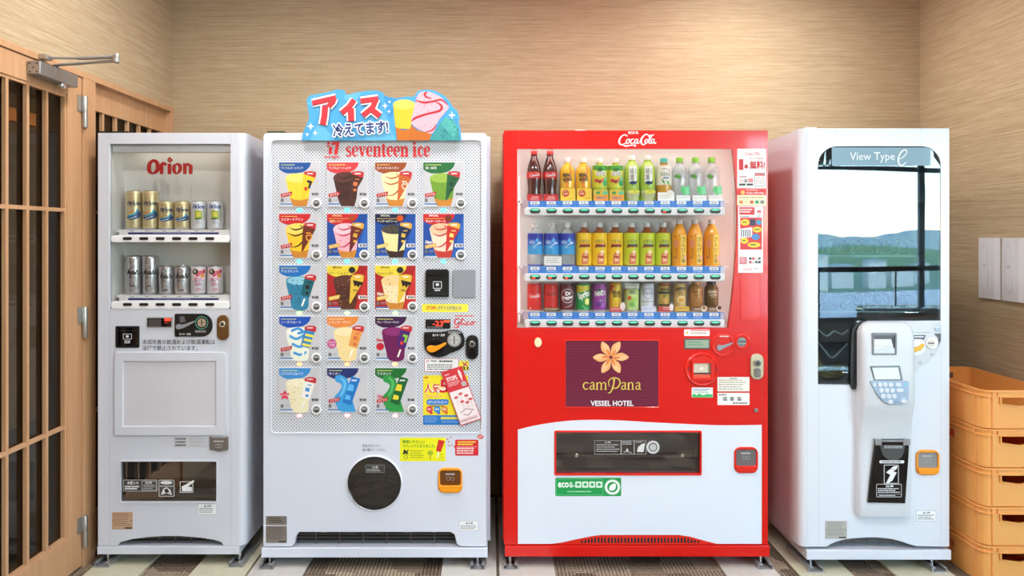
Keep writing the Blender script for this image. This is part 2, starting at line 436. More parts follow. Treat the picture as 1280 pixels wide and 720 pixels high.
w.box(SLX, XL, LY, DY0-0.03, 0, CEIL); w.box(SLX, XL, DY0-0.03, YB, FT, CEIL)
tag(struct('wall_left', w, 'wallpaper'), 'beige woven-look wallpaper wall above the wooden door', 'wall')
tag(struct('wall_lounge', MB().box(LX0-0.15, LX0, LY, LY+4, 0, CEIL), 'plaster'), 'side wall of the lounge', 'wall')

# ---- casing around door and side light
trim = thing('trim_1', (XL, 0, 0), 'pale wooden casing around the lattice door and side light', 'door frame', kind='structure')
MB().box(XL-0.14, XL+0.006, DY0-0.03, DY1, FT-0.026, FT).build('head_casing', 'pale_wood', trim, bevel=0.002)
MB().box(XL-0.14, XL+0.006, DY0-0.03, DY0, 0, FT-0.026).build('jamb', 'pale_wood', trim, bevel=0.002)
MB().box(XL-0.14, XL+0.006, 0.016, 0.108, 0, FT-0.026).build('post', 'pale_wood', trim, bevel=0.002)
MB().box(XL-0.14, XL+0.006, 0.838, DY1, 0, FT-0.026).build('jamb', 'pale_wood', trim, bevel=0.002)

ZS = [0.173, 0.615, 1.484, 1.936]            # glass bottom, two glazing bars, glass top
def lattice(root, ya, yb, xf, depth, nbars, glass_mat):
    """vertical bars (front and back of the pane), two cross bars and the panes between them"""
    xg = xf-depth/2; wbar = 0.0145; step = (yb-ya)/(nbars+1); vb = None
    for k in range(nbars):
        y = ya+step*(k+1)
        for (a, b) in ((xg+0.004, xf), (xf-depth, xg-0.004)):
            o = MB().box(a, b, y-wbar/2, y+wbar/2, ZS[0], ZS[3])
            o.build('glazing_bar', 'pale_wood', root)
    for z in ZS[1:3]:
        for (a, b) in ((xg+0.004, xf-0.001), (xf-depth+0.001, xg-0.004)):
            MB().box(a, b, ya, yb, z-wbar/2, z+wbar/2).build('cross_bar', 'pale_wood', root)
    for k in range(nbars+1):
        for z0, z1 in zip(ZS, ZS[1:]):
            MB().box(xg-0.002, xg+0.002, ya+step*k+0.0005, ya+step*(k+1)-0.0005, z0+0.0005, z1-0.0005).build('pane', glass_mat, root)
# ---- the door leaf
door = thing('door_1', (XL, 0.011, 0), 'pale wooden lattice door with tall narrow glass panes', 'door', kind='structure')
HD = 0.044; DE0, DE1 = -0.903, 0.011; G0, G1 = -0.790, -0.102
for (a, b) in ((DE0, G0-0.012), (G1+0.012, DE1)): MB().box(XL-HD, XL, a, b, 0.012, 2.037).build('stile', 'pale_wood', door, bevel=0.0015)
MB().box(XL-HD, XL, G0-0.012, G1+0.012, ZS[3]+0.012, 2.037).build('rail', 'pale_wood', door)
MB().box(XL-HD, XL, G0-0.012, G1+0.012, 0.012, ZS[0]-0.012).build('rail', 'pale_wood', door)
b = MB()
for (y0, y1, z0, z1) in ((G0-0.012, G1+0.012, ZS[3], ZS[3]+0.012), (G0-0.012, G1+0.012, ZS[0]-0.012, ZS[0]), (G0-0.012, G0, ZS[0], ZS[3]), (G1, G1+0.012, ZS[0], ZS[3])):
    b.box(XL-HD+0.004, XL-0.004, y0, y1, z0, z1)
b.build('glazing_bead', 'pale_wood', door)
lattice(door, G0, G1, XL-0.003, HD-0.006, 5, 'door_glass')
for z0, z1 in ((1.83, 1.96), (0.955, 1.085), (0.088, 0.217)):
    h = MB(); h.m('brushed_steel').box(XL-0.002, XL+0.005, -0.022, 0.013, (z0+z1)/2, z1).box(XL+0.004, XL+0.009, 0.012, 0.03, z0, (z0+z1)/2)
    h.lathe([(0.010, z0), (0.011, z0+0.003), (0.011, (z0+z1)/2-0.001), (0.0095, (z0+z1)/2), (0.011, (z0+z1)/2+0.001), (0.011, z1-0.003), (0.010, z1)], (XL+0.012, 0.015, 0), 14)
    h.build('hinge', None, door, smooth=True)
# ---- fixed side light
sl = thing('window_1', (XL, 0.47, 0), 'fixed lattice side light behind the beer machine', 'window', kind='structure')
SX = XL-0.03
MB().box(SX-0.045, SX, 0.108, 0.838, ZS[3]-0.008, FT-0.026).build('head_panel', 'pale_wood', sl)
MB().box(SX-0.045, SX, 0.108, 0.838, 0, ZS[0]).build('bottom_panel', 'pale_wood', sl)
MB().box(SX-0.045, SX, 0.108, 0.130, ZS[0], ZS[3]-0.008).build('stile', 'pale_wood', sl)
MB().box(SX-0.045, SX, 0.800, 0.838, ZS[0], ZS[3]-0.008).build('stile', 'pale_wood', sl)
lattice(sl, 0.130, 0.800, SX-0.003, 0.038, 5, 'door_glass')
# ---- corridor behind the lattice
CX = XL-1.7
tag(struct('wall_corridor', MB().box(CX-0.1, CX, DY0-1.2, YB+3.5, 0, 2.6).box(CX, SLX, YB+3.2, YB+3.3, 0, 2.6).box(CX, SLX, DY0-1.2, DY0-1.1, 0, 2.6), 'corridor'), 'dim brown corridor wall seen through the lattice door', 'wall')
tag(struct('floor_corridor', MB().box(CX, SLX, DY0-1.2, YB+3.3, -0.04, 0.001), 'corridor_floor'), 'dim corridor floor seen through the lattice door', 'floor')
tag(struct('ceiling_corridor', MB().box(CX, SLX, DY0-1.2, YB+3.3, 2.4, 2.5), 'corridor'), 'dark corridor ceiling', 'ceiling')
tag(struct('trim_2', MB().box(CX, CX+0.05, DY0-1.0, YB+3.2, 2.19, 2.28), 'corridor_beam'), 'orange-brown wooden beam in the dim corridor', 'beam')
# ---- door closer (hydraulic body on the leaf, folding arm to the frame)
dc = thing('door_closer', (XL, -0.22, 1.975), 'silver hydraulic door closer with folded arm above the lattice door', 'door closer')
b = MB(); b.box(XL+0.0005, XL+0.05, -0.345, -0.10, 1.972, 2.022); b.build('body', 'closer_silver', dc, bevel=0.004)
e = MB()
for (dx, dz) in ((0.012, 0.010), (0.012, 0.040), (0.038, 0.010), (0.038, 0.040), (0.025, 0.025)): e.lathe([(0.003, -0.3465), (0.003, -0.3445)], (XL+dx, 0, 1.972+dz), 8, 'y')
e.build('end_screw', 'dark_steel', dc)
MB().lathe([(0.014, 1.955), (0.016, 1.958), (0.016, 1.973)], (XL+0.026, -0.172, 0), 16).build('adjusting_knob', 'chrome', dc, smooth=True)
MB().lathe([(0.012, 2.02), (0.012, 2.034)], (XL+0.026, -0.215, 0), 14).build('pinion', 'dark_steel', dc, smooth=True)
EL = Vector((XL+0.30, -0.29, 2.043))
MB().tube([(XL+0.026, -0.215, 2.036), EL-Vector((0, 0, 0.008))], 0.006, 8).build('lower_arm', 'steel', dc)
b = MB().tube([(XL+0.03, -0.265, 2.052), EL.lerp(Vector((XL+0.03, -0.265, 2.052)), 0.5)], 0.0045, 8); b.tube([EL.lerp(Vector((XL+0.03, -0.265, 2.052)), 0.56), EL+Vector((0, 0, 0.006))], 0.0075, 8)
b.build('upper_arm', 'steel', dc)
MB().lathe([(0.012, EL.z-0.016), (0.014, EL.z-0.010), (0.012, EL.z), (0.014, EL.z+0.008), (0.010, EL.z+0.016)], (EL.x, EL.y, 0), 14).build('elbow_joint', 'brushed_steel', dc, smooth=True)
MB().box(XL+0.006, XL+0.036, -0.285, -0.245, 2.044, 2.062).build('frame_bracket', 'brushed_steel', dc, bevel=0.002)

# ---- window wall of the lounge behind the camera (it shows in the glass of the machine on the right)
WX0, WX1, WZ0, WZ1 = 3.4, 9.0, 0.25, 2.76
w = MB(); w.box(LX0, WX0, LY-0.15, LY, 0, CEIL).box(WX1, LX1, LY-0.15, LY, 0, CEIL).box(WX0, WX1, LY-0.15, LY, 0, WZ0).box(WX0, WX1, LY-0.15, LY, WZ1, CEIL)
tag(struct('wall_front', w, 'plaster'), 'pale lounge wall around the wide window', 'wall')
tag(struct('wall_lounge_right', MB().box(LX1, LX1+0.15, LY, RY, 0, CEIL), 'plaster'), 'far side wall of the lounge', 'wall')
win = thing('window_2', ((WX0+WX1)/2, LY, WZ0), 'wide daylight window mirrored in the glass of the right machine', 'window', kind='structure')
mull = [WX0, 6.25, WX1]
mat('window_frame', '#a3a6ac', 0.5)
for x in mull: MB().box(x-(0.07 if 5 < x < 7 else 0.035), x+(0.07 if 5 < x < 7 else 0.035), LY-0.1, LY-0.02, WZ0, WZ1).build('mullion', 'window_frame', win)
for z in (WZ0+0.03, 2.28, WZ1-0.03): MB().box(WX0, WX1, LY-0.1, LY-0.02, z-0.03, z+0.03).build('frame_rail', 'window_frame', win)
for a, b in zip(mull, mull[1:]): MB().box(a+(0.071 if a > 5 else 0.036), b-(0.071 if b < 7 else 0.036), LY-0.064, LY-0.058, WZ0+0.06, WZ1-0.06).build('pane', 'window_glass', win)
mat('rail_wood', '#6d4a33', 0.4)
hr = thing('hand_rail', (6.0, LY+0.18, 0), 'brown wooden hand rail in front of the lounge window', 'rail')
MB().tube([(WX0-0.2, LY+0.18, 0.95), (WX1, LY+0.18, 0.95)], 0.035, 10).build('bar', 'rail_wood', hr, smooth=True)
for x in (3.7, 5.45, 7.2, 8.8): MB().tube([(x, LY+0.18, 0), (x, LY+0.18, 0.93)], 0.018, 8).build('post', 'rail_wood', hr, smooth=True)
for k, (x, y) in enumerate(DOWNLIGHTS):
    pos = ['above the beer machine', 'above the middle of the machines', 'above the gap by the hot food machine', 'over the floor by the lattice door', 'over the middle of the floor', 'over the floor by the crates',
           'over the lounge near the door', 'over the lounge middle', 'over the lounge by the return wall', 'over the lounge by the window', 'over the far lounge floor'][k]
    t = thing('downlight', (x, y, CEIL-0.03), 'round white ceiling downlight '+pos, 'light', 'ceiling downlights')
    MB().lathe([(0.10, CEIL-0.001), (0.125, CEIL-0.004), (0.125, CEIL-0.012), (0.105, CEIL-0.014)], (x, y, 0), 24, cap=False).build('rim', 'white_plastic', t, smooth=True)
    MB().lathe([(0.10, CEIL-0.006), (0.10, CEIL-0.002)], (x, y, 0), 24).build('lens', 'lens', t)
# ---- view outside the lounge window: garden terrace, town and hills below
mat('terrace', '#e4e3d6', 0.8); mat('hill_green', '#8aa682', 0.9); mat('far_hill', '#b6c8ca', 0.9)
tag(struct('terrain', MB().box(-900, 900, -1500, LY-6, -30.5, -30), 'hill_green'), 'green ground below the lounge window', 'ground')
tag(struct('terrace', MB().box(-4, 30, LY-9, LY-0.15, -0.35, -0.05), 'terrace'), 'pale stone terrace outside the lounge window', 'ground')
rd = random.Random(3)
def ridge(name, y, zmin, zmax, material, label):
    pts = [(-900, -30)]; n = 60
    for k in range(n+1): pts.append((-900+1800*k/n, zmin+(zmax-zmin)*(0.5+0.3*math.sin(k*0.35)+0.2*rd.random())))
    pts.append((900, -30)); o = struct(name, MB().prism(pts, y, y-60), material); tag(o, label, 'hill')
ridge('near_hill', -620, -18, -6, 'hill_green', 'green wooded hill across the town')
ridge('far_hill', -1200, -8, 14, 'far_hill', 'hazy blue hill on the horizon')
mat('town_wall', '#e4e2dc', 0.8)
for k in range(9):
    x = 120+k*38+rd.uniform(-8, 8); y = -420-rd.uniform(0, 60); wd = rd.uniform(18, 34); h = rd.uniform(10, 20)
    b = thing('town_building', (x, y, -30), 'white block of the far town, %s from the left in the window' % ['first', 'second', 'third', 'fourth', 'fifth', 'sixth', 'seventh', 'eighth', 'ninth'][k], 'building', 'buildings of the far town')
    MB().box(x-wd/2, x+wd/2, y-8, y+8, -30, -30+h).build('wall', 'town_wall', b)
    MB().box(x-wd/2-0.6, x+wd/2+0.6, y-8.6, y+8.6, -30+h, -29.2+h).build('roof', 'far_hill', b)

# ---- boards under the machines
ORD = ['far left board under the beer machine', 'right board under the beer machine', 'left board under the ice cream machine', 'right board under the ice cream machine', 'left board under the red machine', 'right board under the red machine', 'left board under the hot food machine', 'right board under the hot food machine']
BT = 0.010
for k, (a, b, m, yf) in enumerate(((-1.643, -1.421, 'board_cream', -0.25), (-1.215, -0.989, 'board_cream', -0.25), (-0.979, -0.757, 'board_grey', -0.25), (-0.197, 0.028, 'board_grey', -0.25),
                                   (0.040, 0.267, 'board_grey', -0.25), (0.957, 1.173, 'board_grey', -0.085), (1.254, 1.470, 'board_cream', -0.075), (1.643, 1.88, 'board_cream', -0.12))):
    o = MB().box(a, b, yf, 0.80, 0.0005, BT).build('floor_board', m, None, bevel=0.0015, origin=origin_of(a, b, yf, 0.8, 0))
    tag(o, ['cream', 'cream', 'pale grey', 'pale grey', 'pale grey', 'pale grey', 'cream', 'cream'][k]+' levelling panel on the carpet, '+ORD[k], 'board', 'levelling boards under the machines')

# ================================================================== VENDING MACHINES: shared pieces
def foot(root, x, y, ztop):
    z = BT+0.0005; c = MB()
    c.box(x-0.030, x+0.030, y-0.055, y+0.17, z, z+0.003)
    for s in (-1, 1):
        c.box(x+s*0.0285-0.0015, x+s*0.0285+0.0015, y-0.055, y+0.17, z+0.003, z+0.021)
        c.box(x+s*0.024-0.006, x+s*0.024+0.006, y-0.055, y+0.17, z+0.018, z+0.0209)
    c.build('foot_channel', 'steel', root)
    MB().lathe([(0.018, z+0.003), (0.018, z+0.008), (0.0075, z+0.009), (0.0075, ztop+0.004)], (x, y, 0), 12).build('levelling_bolt', 'chrome', root, smooth=True)
def shell(x0, x1, ya, ym, yb, z0, z1, t=0.008):
    b = MB(); b.box(x0, x1, ym, yb, z0, z1)
    b.box(x0, x0+t, ya, ym, z0, z1).box(x1-t, x1, ya, ym, z0, z1).box(x0+t, x1-t, ya, ym, z1-t, z1).box(x0+t, x1-t, ya, ym, z0, z0+t)
    return b
def lock(root, pl, x0, y0, x1, y1, mname, face=None):
    """capsule-shaped lock plate with a key cylinder"""
    r = (x1-x0)/2; b = MB(); pl.prism(b, rr(x0, y0, x1, y1, r*0.95, 6), 0.010, 0)
    o = b.build('lock', mname, root, smooth=True, bevel=0.0025)
    cx = (x0+x1)/2; b = MB(); pl.disc(b, cx, y0+(y1-y0)*0.36, r*0.52, 0.017, -0.009); b.build('key_cylinder', 'chrome', o, smooth=True, bevel=0.001)
    p = Print(); p.ell(cx, y0+(y1-y0)*0.36, r*0.28, r*0.28, '#3a3a3a').rect(cx-r*0.06, y0+(y1-y0)*0.30, cx+r*0.06, y0+(y1-y0)*0.42, '#111111'); p.build('keyhole', pl.map(0.0172), o)
    b = MB(); pl.prism(b, rr(x0+r*0.5, y0+(y1-y0)*0.55, x1-r*0.5, y1-r*0.35, r*0.4), 0.013, -0.0095); b.build('handle_recess', face or mname, o, smooth=True)
def coin_return(root, pl, x0, y0, x1, y1, body, lip, flap='smoke', r=7):
    b = MB(); pl.plate(b, rr(x0, y0, x1, y1, r), [rr(x0+2.2, y0+3.2, x1-2.2, y1-9, 3)], 0.007, 0); o = b.build('coin_return', body, root, smooth=True, bevel=0.0015)
    b = MB(); pl.prism(b, rr(x0+2, y0+3, x1-2, y1-8.8, 3), 0.002, -0.0005); b.build('flap', flap, o)
    b = MB(); pl.prism(b, rr(x0+1.5, y1-9.5, x1-1.5, y1-1.5, (1, 1, 5, 5)), 0.013, -0.0065); b.build('cup', lip, o, smooth=True, bevel=0.002)
    p = Print(); cx = (x0+x1)/2; p.lines(cx-6, y0+7, cx+6, y0+9.5, 1, '#b9b9bb', 0.8, 3); p.ring(cx-2.5, y0+13.5, 2.4, 2.0, '#a5a5a8', 12).ring(cx+2.5, y0+13.5, 2.4, 2.0, '#a5a5a8', 12)
    p.build('flap_marking', pl.map(0.0022), o)
def warn_label(root, pl, x0, y0, x1, y1, seed=1, bg='#eceded'):
    p = Print(); p.rr(x0, y0, x1, y1, 1.2, '#8a8a8c').rr(x0+.35, y0+.35, x1-.35, y1-.35, 1, bg)
    cx = (x0+x1)/2; p.poly([(cx-4, y0+4), (cx-2.6, y0+1.4), (cx-1.2, y0+4)], '#333333'); p.text('注意', cx-.5, y0+1.5, cx+5, y0+4.2, '#333333', 0.02)
    p.lines(x0+2, y0+5.4, x1-2, y1-1.2, 3, '#7d7d80', 0.5, seed); p.build('warning_label', pl.map(), root)
def name_plate(root, pl, x0, y0, x1, y1, bg, fg, seed):
    b = MB(); pl.box(b, x0, y0, x1, y1, 0.001, 0); o = b.build('rating_plate', bg, root)
    p = Print(); p.lines(x0+2, y0+2, x1-2, y1-3, 7, fg, 0.35, seed); p.rect(x1-10, y1-2.6, x1-1, y1-.8, '#46423c')
    for (sx, sy) in ((x0+1.3, (y0+y1)/2), (x1-1.3, (y0+y1)/2)): p.ell(sx, sy, .7, .7, '#2c2a28', 8)
    p.build('plate_print', pl.map(0.0012), o)

# ------------------------------------------------------------------ cans and bottles (built at the origin, then copied)
def wrap(r, zoff=0.0):
    """label millimetres -> cylinder; u = 0 faces the viewer, v = 0 at the foot, y up is -v"""
    def f(u, v, n):
        R = r+0.0004+n*0.00012; a = u*0.001/r
        return (R*math.sin(a), -R*math.cos(a), -v*0.001+zoff)
    return f
def can(r, h, body, prn, lidmat='chrome', metal=True):
    root = thing('drink_can', (0, 0, 0))
    k = r; b = MB()
    b.lathe([(k*0.78, 0.0), (k*0.82, 0.0015), (k*0.98, 0.007), (k, 0.010), (k, h-0.012), (k*0.97, h-0.007), (k*0.86, h-0.002)], seg=28); b.build('body', body, root, smooth=True)
    b = MB(); b.lathe([(k*0.86, h-0.0019), (k*0.90, h), (k*0.86, h+0.001), (k*0.82, h-0.002), (0.001, h-0.003)], seg=24); b.build('lid', lidmat, root, smooth=True)
    b = MB(); b.lathe([(k*0.76, 0.0), (k*0.83, -0.0), (k*0.975, 0.0065), (k*0.99, 0.0064)], seg=24, cap=False); b.build('foot_ring', lidmat, root, smooth=True)
    if prn: prn.build('label_print', wrap(r), root, step=3.0)
    return root
def bottle(prof, body, cap, caph, capr, prn=None, prn_r=None, label=None, label_mat=None, neck=None):
    """prof list of (r,z); cap on top; label = (r, z0, z1) sleeve"""
    root = thing('drink_bottle', (0, 0, 0)); b = MB(); b.lathe(prof, seg=28); b.build('body', body, root, smooth=True)
    zt = prof[-1][1]; rc = capr
    b = MB(); b.lathe([(rc*0.97, zt-0.0015), (rc, zt), (rc, zt+caph-0.002), (rc*0.92, zt+caph)], seg=20); b.build('cap', cap, root, smooth=True)
    b = MB(); b.lathe([(rc*1.02, zt-0.0055), (rc*1.12, zt-0.0045), (rc*1.12, zt-0.003), (rc*1.02, zt-0.002)], seg=20, cap=False); b.build('neck_ring', neck or body, root, smooth=True)
    if label:
        rl, z0, z1 = label; b = MB(); b.lathe([(rl, z0), (rl+0.0003, z0+0.001), (rl+0.0003, z1-0.001), (rl, z1)], seg=28, cap=False); b.build('label', label_mat, root, smooth=True)
    if prn: prn.build('label_print', wrap(prn_r), root, step=3.0)
    return root
def promo(root, x0, x1, z0, z1, y, col, fn=None):
    """small printed card standing against the foot of a sample"""
    b = MB(); b.box(x0, x1, y-0.001, y, z0, z1); o = b.build('promo_card', col, root)
    if fn:
        p = Print(); fn(p); p.build('card_print', lambda u, v, n: (u*0.001, y-0.0012-n*EPS, -v*0.001), o)
    return o
def copy_tree(o, parent=None):
    c = o.copy(); COL.objects.link(c); c.parent = parent
    for ch in list(o.children): copy_tree(ch, c)
    return c
PROTO = {}
def place(key, loc, name, label, cat, group, rot=0.0):
    """first use moves the built sample itself, later uses copy it"""
    root, used = PROTO[key]
    o = root if not used else copy_tree(root)
    PROTO[key] = (root, True)
    o.name = name; o.location = loc; o.rotation_euler = (0, 0, rot); tag(o, label, cat, group)
    return o
NTH = ['first', 'second', 'third', 'fourth', 'fifth', 'sixth', 'seventh', 'eighth', 'ninth', 'tenth', 'eleventh', 'twelfth']

# ================================================================== 1. BEER MACHINE
P1 = Plane(3.00); y1 = P1.y
m1 = thing('beer_vending_machine', (P1.X(212), y1+0.3, 0), 'grey-white beer can vending machine with two display shelves beside the lattice door', 'vending machine')
zb = P1.Z(692.5)
# cabinet behind the door
shell(P1.X(122), P1.X(306), y1+0.074, y1+0.16, y1+0.70, zb+0.03, P1.Z(166.4)).build('cabinet', 'white_paint_grey', m1)
# front door: plate with openings
op_show = [(137, 180), (288, 180), (288, 386.5), (137, 386.5)]
op_take = rr(150.5, 576.5, 271, 627.5, 1.5)
door_out = [(122.3, 166), (298, 166), (298, 682), (279, 682), (277, 678), (268, 675), (250, 672), (225, 670.3), (205, 670.3), (185, 671.5), (165, 674), (150, 678), (147, 682), (122.3, 682)]
b = MB(); P1.plate(b, door_out, [op_show, op_take], 0, 0.02); b.build('door_front', 'white_paint_grey', m1, bevel=0.0012)
b = MB()                                             # rounded right edge of the door and its sides
R = 9*P1.k; xr = P1.X(298)
pts = [(xr, y1)]+[(xr+R*math.sin(a), y1+R-R*math.cos(a)) for a in [PI/2*k/8 for k in range(1, 9)]]+[(xr+R, y1+0.07), (xr, y1+0.07)]
b.prism(pts, P1.Z(682), P1.Z(166), 'z'); b.build('door_edge', 'white_paint_grey', m1, smooth=True)
b = MB(); P1.box(b, 122.3, 166, 126, 682, -0.0205, 0.07); P1.box(b, 126, 166, 298, 170, -0.0205, 0.07); P1.box(b, 126, 640, 298, 668, -0.0205, 0.07); b.build('door_rim', 'white_paint_grey', m1)
p = Print()
for x in (137.2, 288.4): p.rect(x-.22, 387, x+.22, 682, '#b4b4ba')
for x in (137.2, 288.4): p.rect(x-.22, 166, x+.22, 180, '#b4b4ba')
p.rect(137, 387.3, 288, 387.8, '#a9a9af'); p.build('door_seam', P1.map(0.0003), m1)['kind'] = 'stuff'
b = MB(); P1.box(b, 122, 682.6, 299.5, 692.6, 0.004, 0.60); b.build('base_rail', 'white_paint_grey', m1, bevel=0.002)
b = MB()
for y in (672.5, 676, 679.5): P1.box(b, 150, y, 276, y+0.9, -0.03, 0.034)
for x in range(154, 276, 20): P1.box(b, x, 670, x+1, 682, -0.034, 0.037)
b.build('air_grille', 'grille_dark', m1)
b = MB(); P1.box(b, 140, 668, 284, 683, -0.055, 0.06); b.build('grille_backing', 'dark_inside', m1)
# show case
b = MB(); dep = 0.125
P1.box(b, 130, 174, 137, 390, -0.0205, dep); P1.box(b, 288, 174, 294, 390, -0.0205, dep); P1.box(b, 130, 172, 294, 180, -0.0205, dep); P1.box(b, 130, 386.5, 294, 391, -0.0205, dep); P1.box(b, 130, 172, 294, 391, -dep, dep+0.01)
b.build('show_case', 'interior_white', m1)
b = MB(); P1.box(b, 139, 180.5, 287, 189.5, -0.015, 0.05); b.build('header_rail', 'lightgrey_plastic', m1)
b = MB(); P1.box(b, 150, 183, 276, 186, -0.06, 0.072); b.build('lamp_tube', mat('tube_soft', '#ffffff', 0.5, emit='#fff4e4', strength=2.5), m1)
G1p = Plane(3.0+0.118)
p = Print(); red = '#b3161b'
def orion(p, q, c):
    """black-letter style lettering, q maps unit box (55 x 21) to the print"""
    def st(pts, w, sm=0, cl=False): p.stroke([q(a, b2) for a, b2 in pts], [v*q.s for v in w] if isinstance(w, list) else w*q.s, c, sm, cl)
    st([(6.5, 5), (2.6, 8.5), (2.4, 16.5), (6.5, 20)], [1.5, 4.6, 4.6, 1.8], 4); st([(6.5, 4.2), (11.5, 6.2), (12.3, 15.5), (6.5, 20)], [3.2, 4.4, 4.6, 1.8], 4); st([(2.5, 6.5), (7.5, 3.2)], 2.4)
    st([(17.2, 8), (17.2, 20.4)], 4.2); st([(16, 9.6), (19, 7.2), (23, 9.0)], [2.4, 3.0, 3.6])
    st([(26.8, 8), (26.8, 20.4)], 4.4); st([(24.9, 3.4), (27.2, 1.0), (29.6, 3.4), (27.2, 5.6), (24.9, 3.4)], 2.2)
    st([(35.5, 8.6), (32.4, 11), (32.6, 17.5), (36, 20)], [1.4, 4.0, 4.0, 1.6], 4); st([(35.2, 8), (39.4, 10.2), (39.4, 16), (36, 20)], [2.6, 4.0, 4.0, 1.6], 4)
    st([(45.4, 7.4), (45.4, 20.4)], 4.2); st([(46, 10.5), (49, 8.4), (52.4, 10.5), (52.4, 20.4)], [2.2, 3.2, 4.2, 4.2])
class Q:
    def __init__(s, x, y, k): s.x, s.y, s.s = x, y, k
    def __call__(s, a, b): return (s.x+a*s.s, s.y+b*s.s)
orion(p, Q(199, 200, 1.0), '#8c1014'); orion(p, Q(198.8, 199.8, 1.0), red)
p.build('logo_lettering', lambda u, v, n: (G1p.X(u), P1.y+0.011-n*EPS, G1p.Z(v)), m1, label='red lettering')
CP = Plane(3.075)
mat('can_gold', '#d8c79a', 0.28, 0.55); mat('can_silver', '#c4c4c6', 0.26, 0.75); mat('can_white', '#d9d9de', 0.3, 0.3)
for r, (ys, ye) in enumerate(((287, 303), (369.5, 386))):
    sh = MB(); P1.box(sh, 141, ys, 287, ys+3.0, -0.03, 0.115); sh.build('shelf', 'white_plastic', m1)
    b = MB(); P1.box(b, 146.5, ys, 286.5, ys+8.5, -0.014, 0.03); o = b.build('price_rail', 'white_plastic', m1, bevel=0.001)
    p = Print(); p.rect(158, ys+3.4, 272, ys+5.9, '#2c2f72')
    for k, x in enumerate((163, 182, 204, 222, 244, 264)): p.rect(x-4, ys+.8, x+4, ys+2.4, '#f6f6f6'); p.lines(x-3, ys+1.1, x+3.4, ys+2.2, 1, '#44444a', 0.8, k+r*9)
    p.lines(190, ys+3.9, 240, ys+5.4, 1, '#7f86b8', 0.8, 4); p.build('price_strip', P1.map(-0.0137), o)
    b = MB(); P1.prism(b, rr(138, ys+7.3, 287, ye, 3.5), -0.003, 0.028); o = b.build('button_rail', 'white_plastic', m1, smooth=True, bevel=0.002)
    for x in (159, 179.5, 200, 220.5, 241, 262):
        b = MB(); P1.prism(b, rr(x-5.6, ys+9.4, x+5.6, ys+13, 1.7), -0.0005, 0.0028); b.build('select_button', '#241b18', o)
# beer cans
def beer(p, dark, w, tall):
    y = -112 if tall else -84; k = 1.5 if tall else 1.05
    def W(pts): return [(a*1.2, y+c*k) for a, c in pts]
    p.rect(-26, y-20, 26, y-19, '#a98f5a'); orion(p, Q(-26, y-11, 0.95), dark)
    p.lines(-16, y+11, 16, y+14, 1, '#7a6a45', 0.7, 5)
    p.poly(smooth_path(W([(-24, 34), (-8, 33), (6, 25), (12, 15), (20, 28), (26, 34), (10, 40), (-10, 42)]), 4, True), '#2e8fae')
    p.poly(smooth_path(W([(-24, 40), (-6, 38), (10, 30), (18, 22), (24, 36), (8, 45), (-12, 47)]), 4, True), '#13406e')
    p.stroke(W([(-22, 30), (-10, 27), (2, 20)]), [1, 4, 1], '#d98a3a', 4)
    p.stroke(W([(-20, 44), (-4, 42), (10, 36)]), [1, 2.4, 1], '#e9efef', 4)
def lime(p):
    orion(p, Q(-25, -108, 0.92), '#1f3f8c'); p.poly([(-15, -82), (11, -80), (15, -52), (8, -44), (-14, -46)], '#a9b32a'); p.poly([(-8, -74), (6, -72), (8, -56), (-8, -54)], '#d9cf4a')
    p.ell(-2, -46, 15, 4, '#3d6b3a'); p.lines(-13, -38, 13, -22, 3, '#9a9aa2', 0.5, 2); p.stroke([(18, -90), (24, -60), (20, -40)], [2, 4, 2], '#8fb03a', 4)
def karakuchi(p, tall):
    y = -100 if tall else -84
    p.frame(-26, y-26, 22, y+60, 0.8, '#8d8d92', 6); p.text('Asahi', -30, y-6, 26, y+16, '#1c1c20', 0.035, shear=0.15)
    p.lines(-16, y-18, 14, y-12, 1, '#8a8a90', 0.6, 3); p.ell(-12, y+26, 5, 5, '#55555c', 12); p.lines(-4, y+22, 14, y+34, 3, '#77777d', 0.4, 8); p.rect(-12, y+62, 6, y+66, '#4a4a50')
def pink(p):
    p.rect(-30, -112, 30, -62, '#f3dfe4'); p.ell(-14, -97, 13, 12, '#2a1c22'); p.text('贅', -21, -104, -9, -92, '#f1e8d8', 0); p.ell(8, -92, 11, 10, '#e86a7a'); p.ell(16, -80, 9, 8, '#f0a13a'); p.ell(-4, -82, 7, 6, '#e84a6a'); p.ell(22, -98, 7, 9, '#c83a5a')
    p.text('贅沢', -18, -72, 14, -54, '#c6427c', 0); p.lines(-14, -50, 14, -36, 3, '#c6427c', 0.5, 6); p.text('Asahi', -9, -28, 9, -20, '#c6427c', 0.02); p.stroke([(-26, -20), (0, -14), (26, -20)], 2, '#e9a7c0', 3)
p = Print(); beer(p, '#1d2a5c', 0, True); PROTO['beer_tall'] = (can(0.033, 0.165, 'can_gold', p), False)
p = Print(); beer(p, '#1d2a5c', 0, False); PROTO['beer_small'] = (can(0.033, 0.121, 'can_gold', p), False)
p = Print(); lime(p); PROTO['lime'] = (can(0.033, 0.121, 'can_white', p), False)
p = Print(); karakuchi(p, True); PROTO['silver_tall'] = (can(0.033, 0.165, 'can_silver', p), False)
p = Print(); karakuchi(p, False); PROTO['silver_small'] = (can(0.033, 0.121, 'can_silver', p), False)
p = Print(); pink(p); PROTO['pink'] = (can(0.033, 0.121, 'can_white', p), False)
XS = (168, 188.3, 208.5, 228.3, 248.6, 269)
rows = [(287, ['beer_tall']*2+['beer_small']*2+['lime']*2, 'upper'), (369.5, ['silver_tall']*2+['silver_small']*2+['pink']*2, 'lower')]
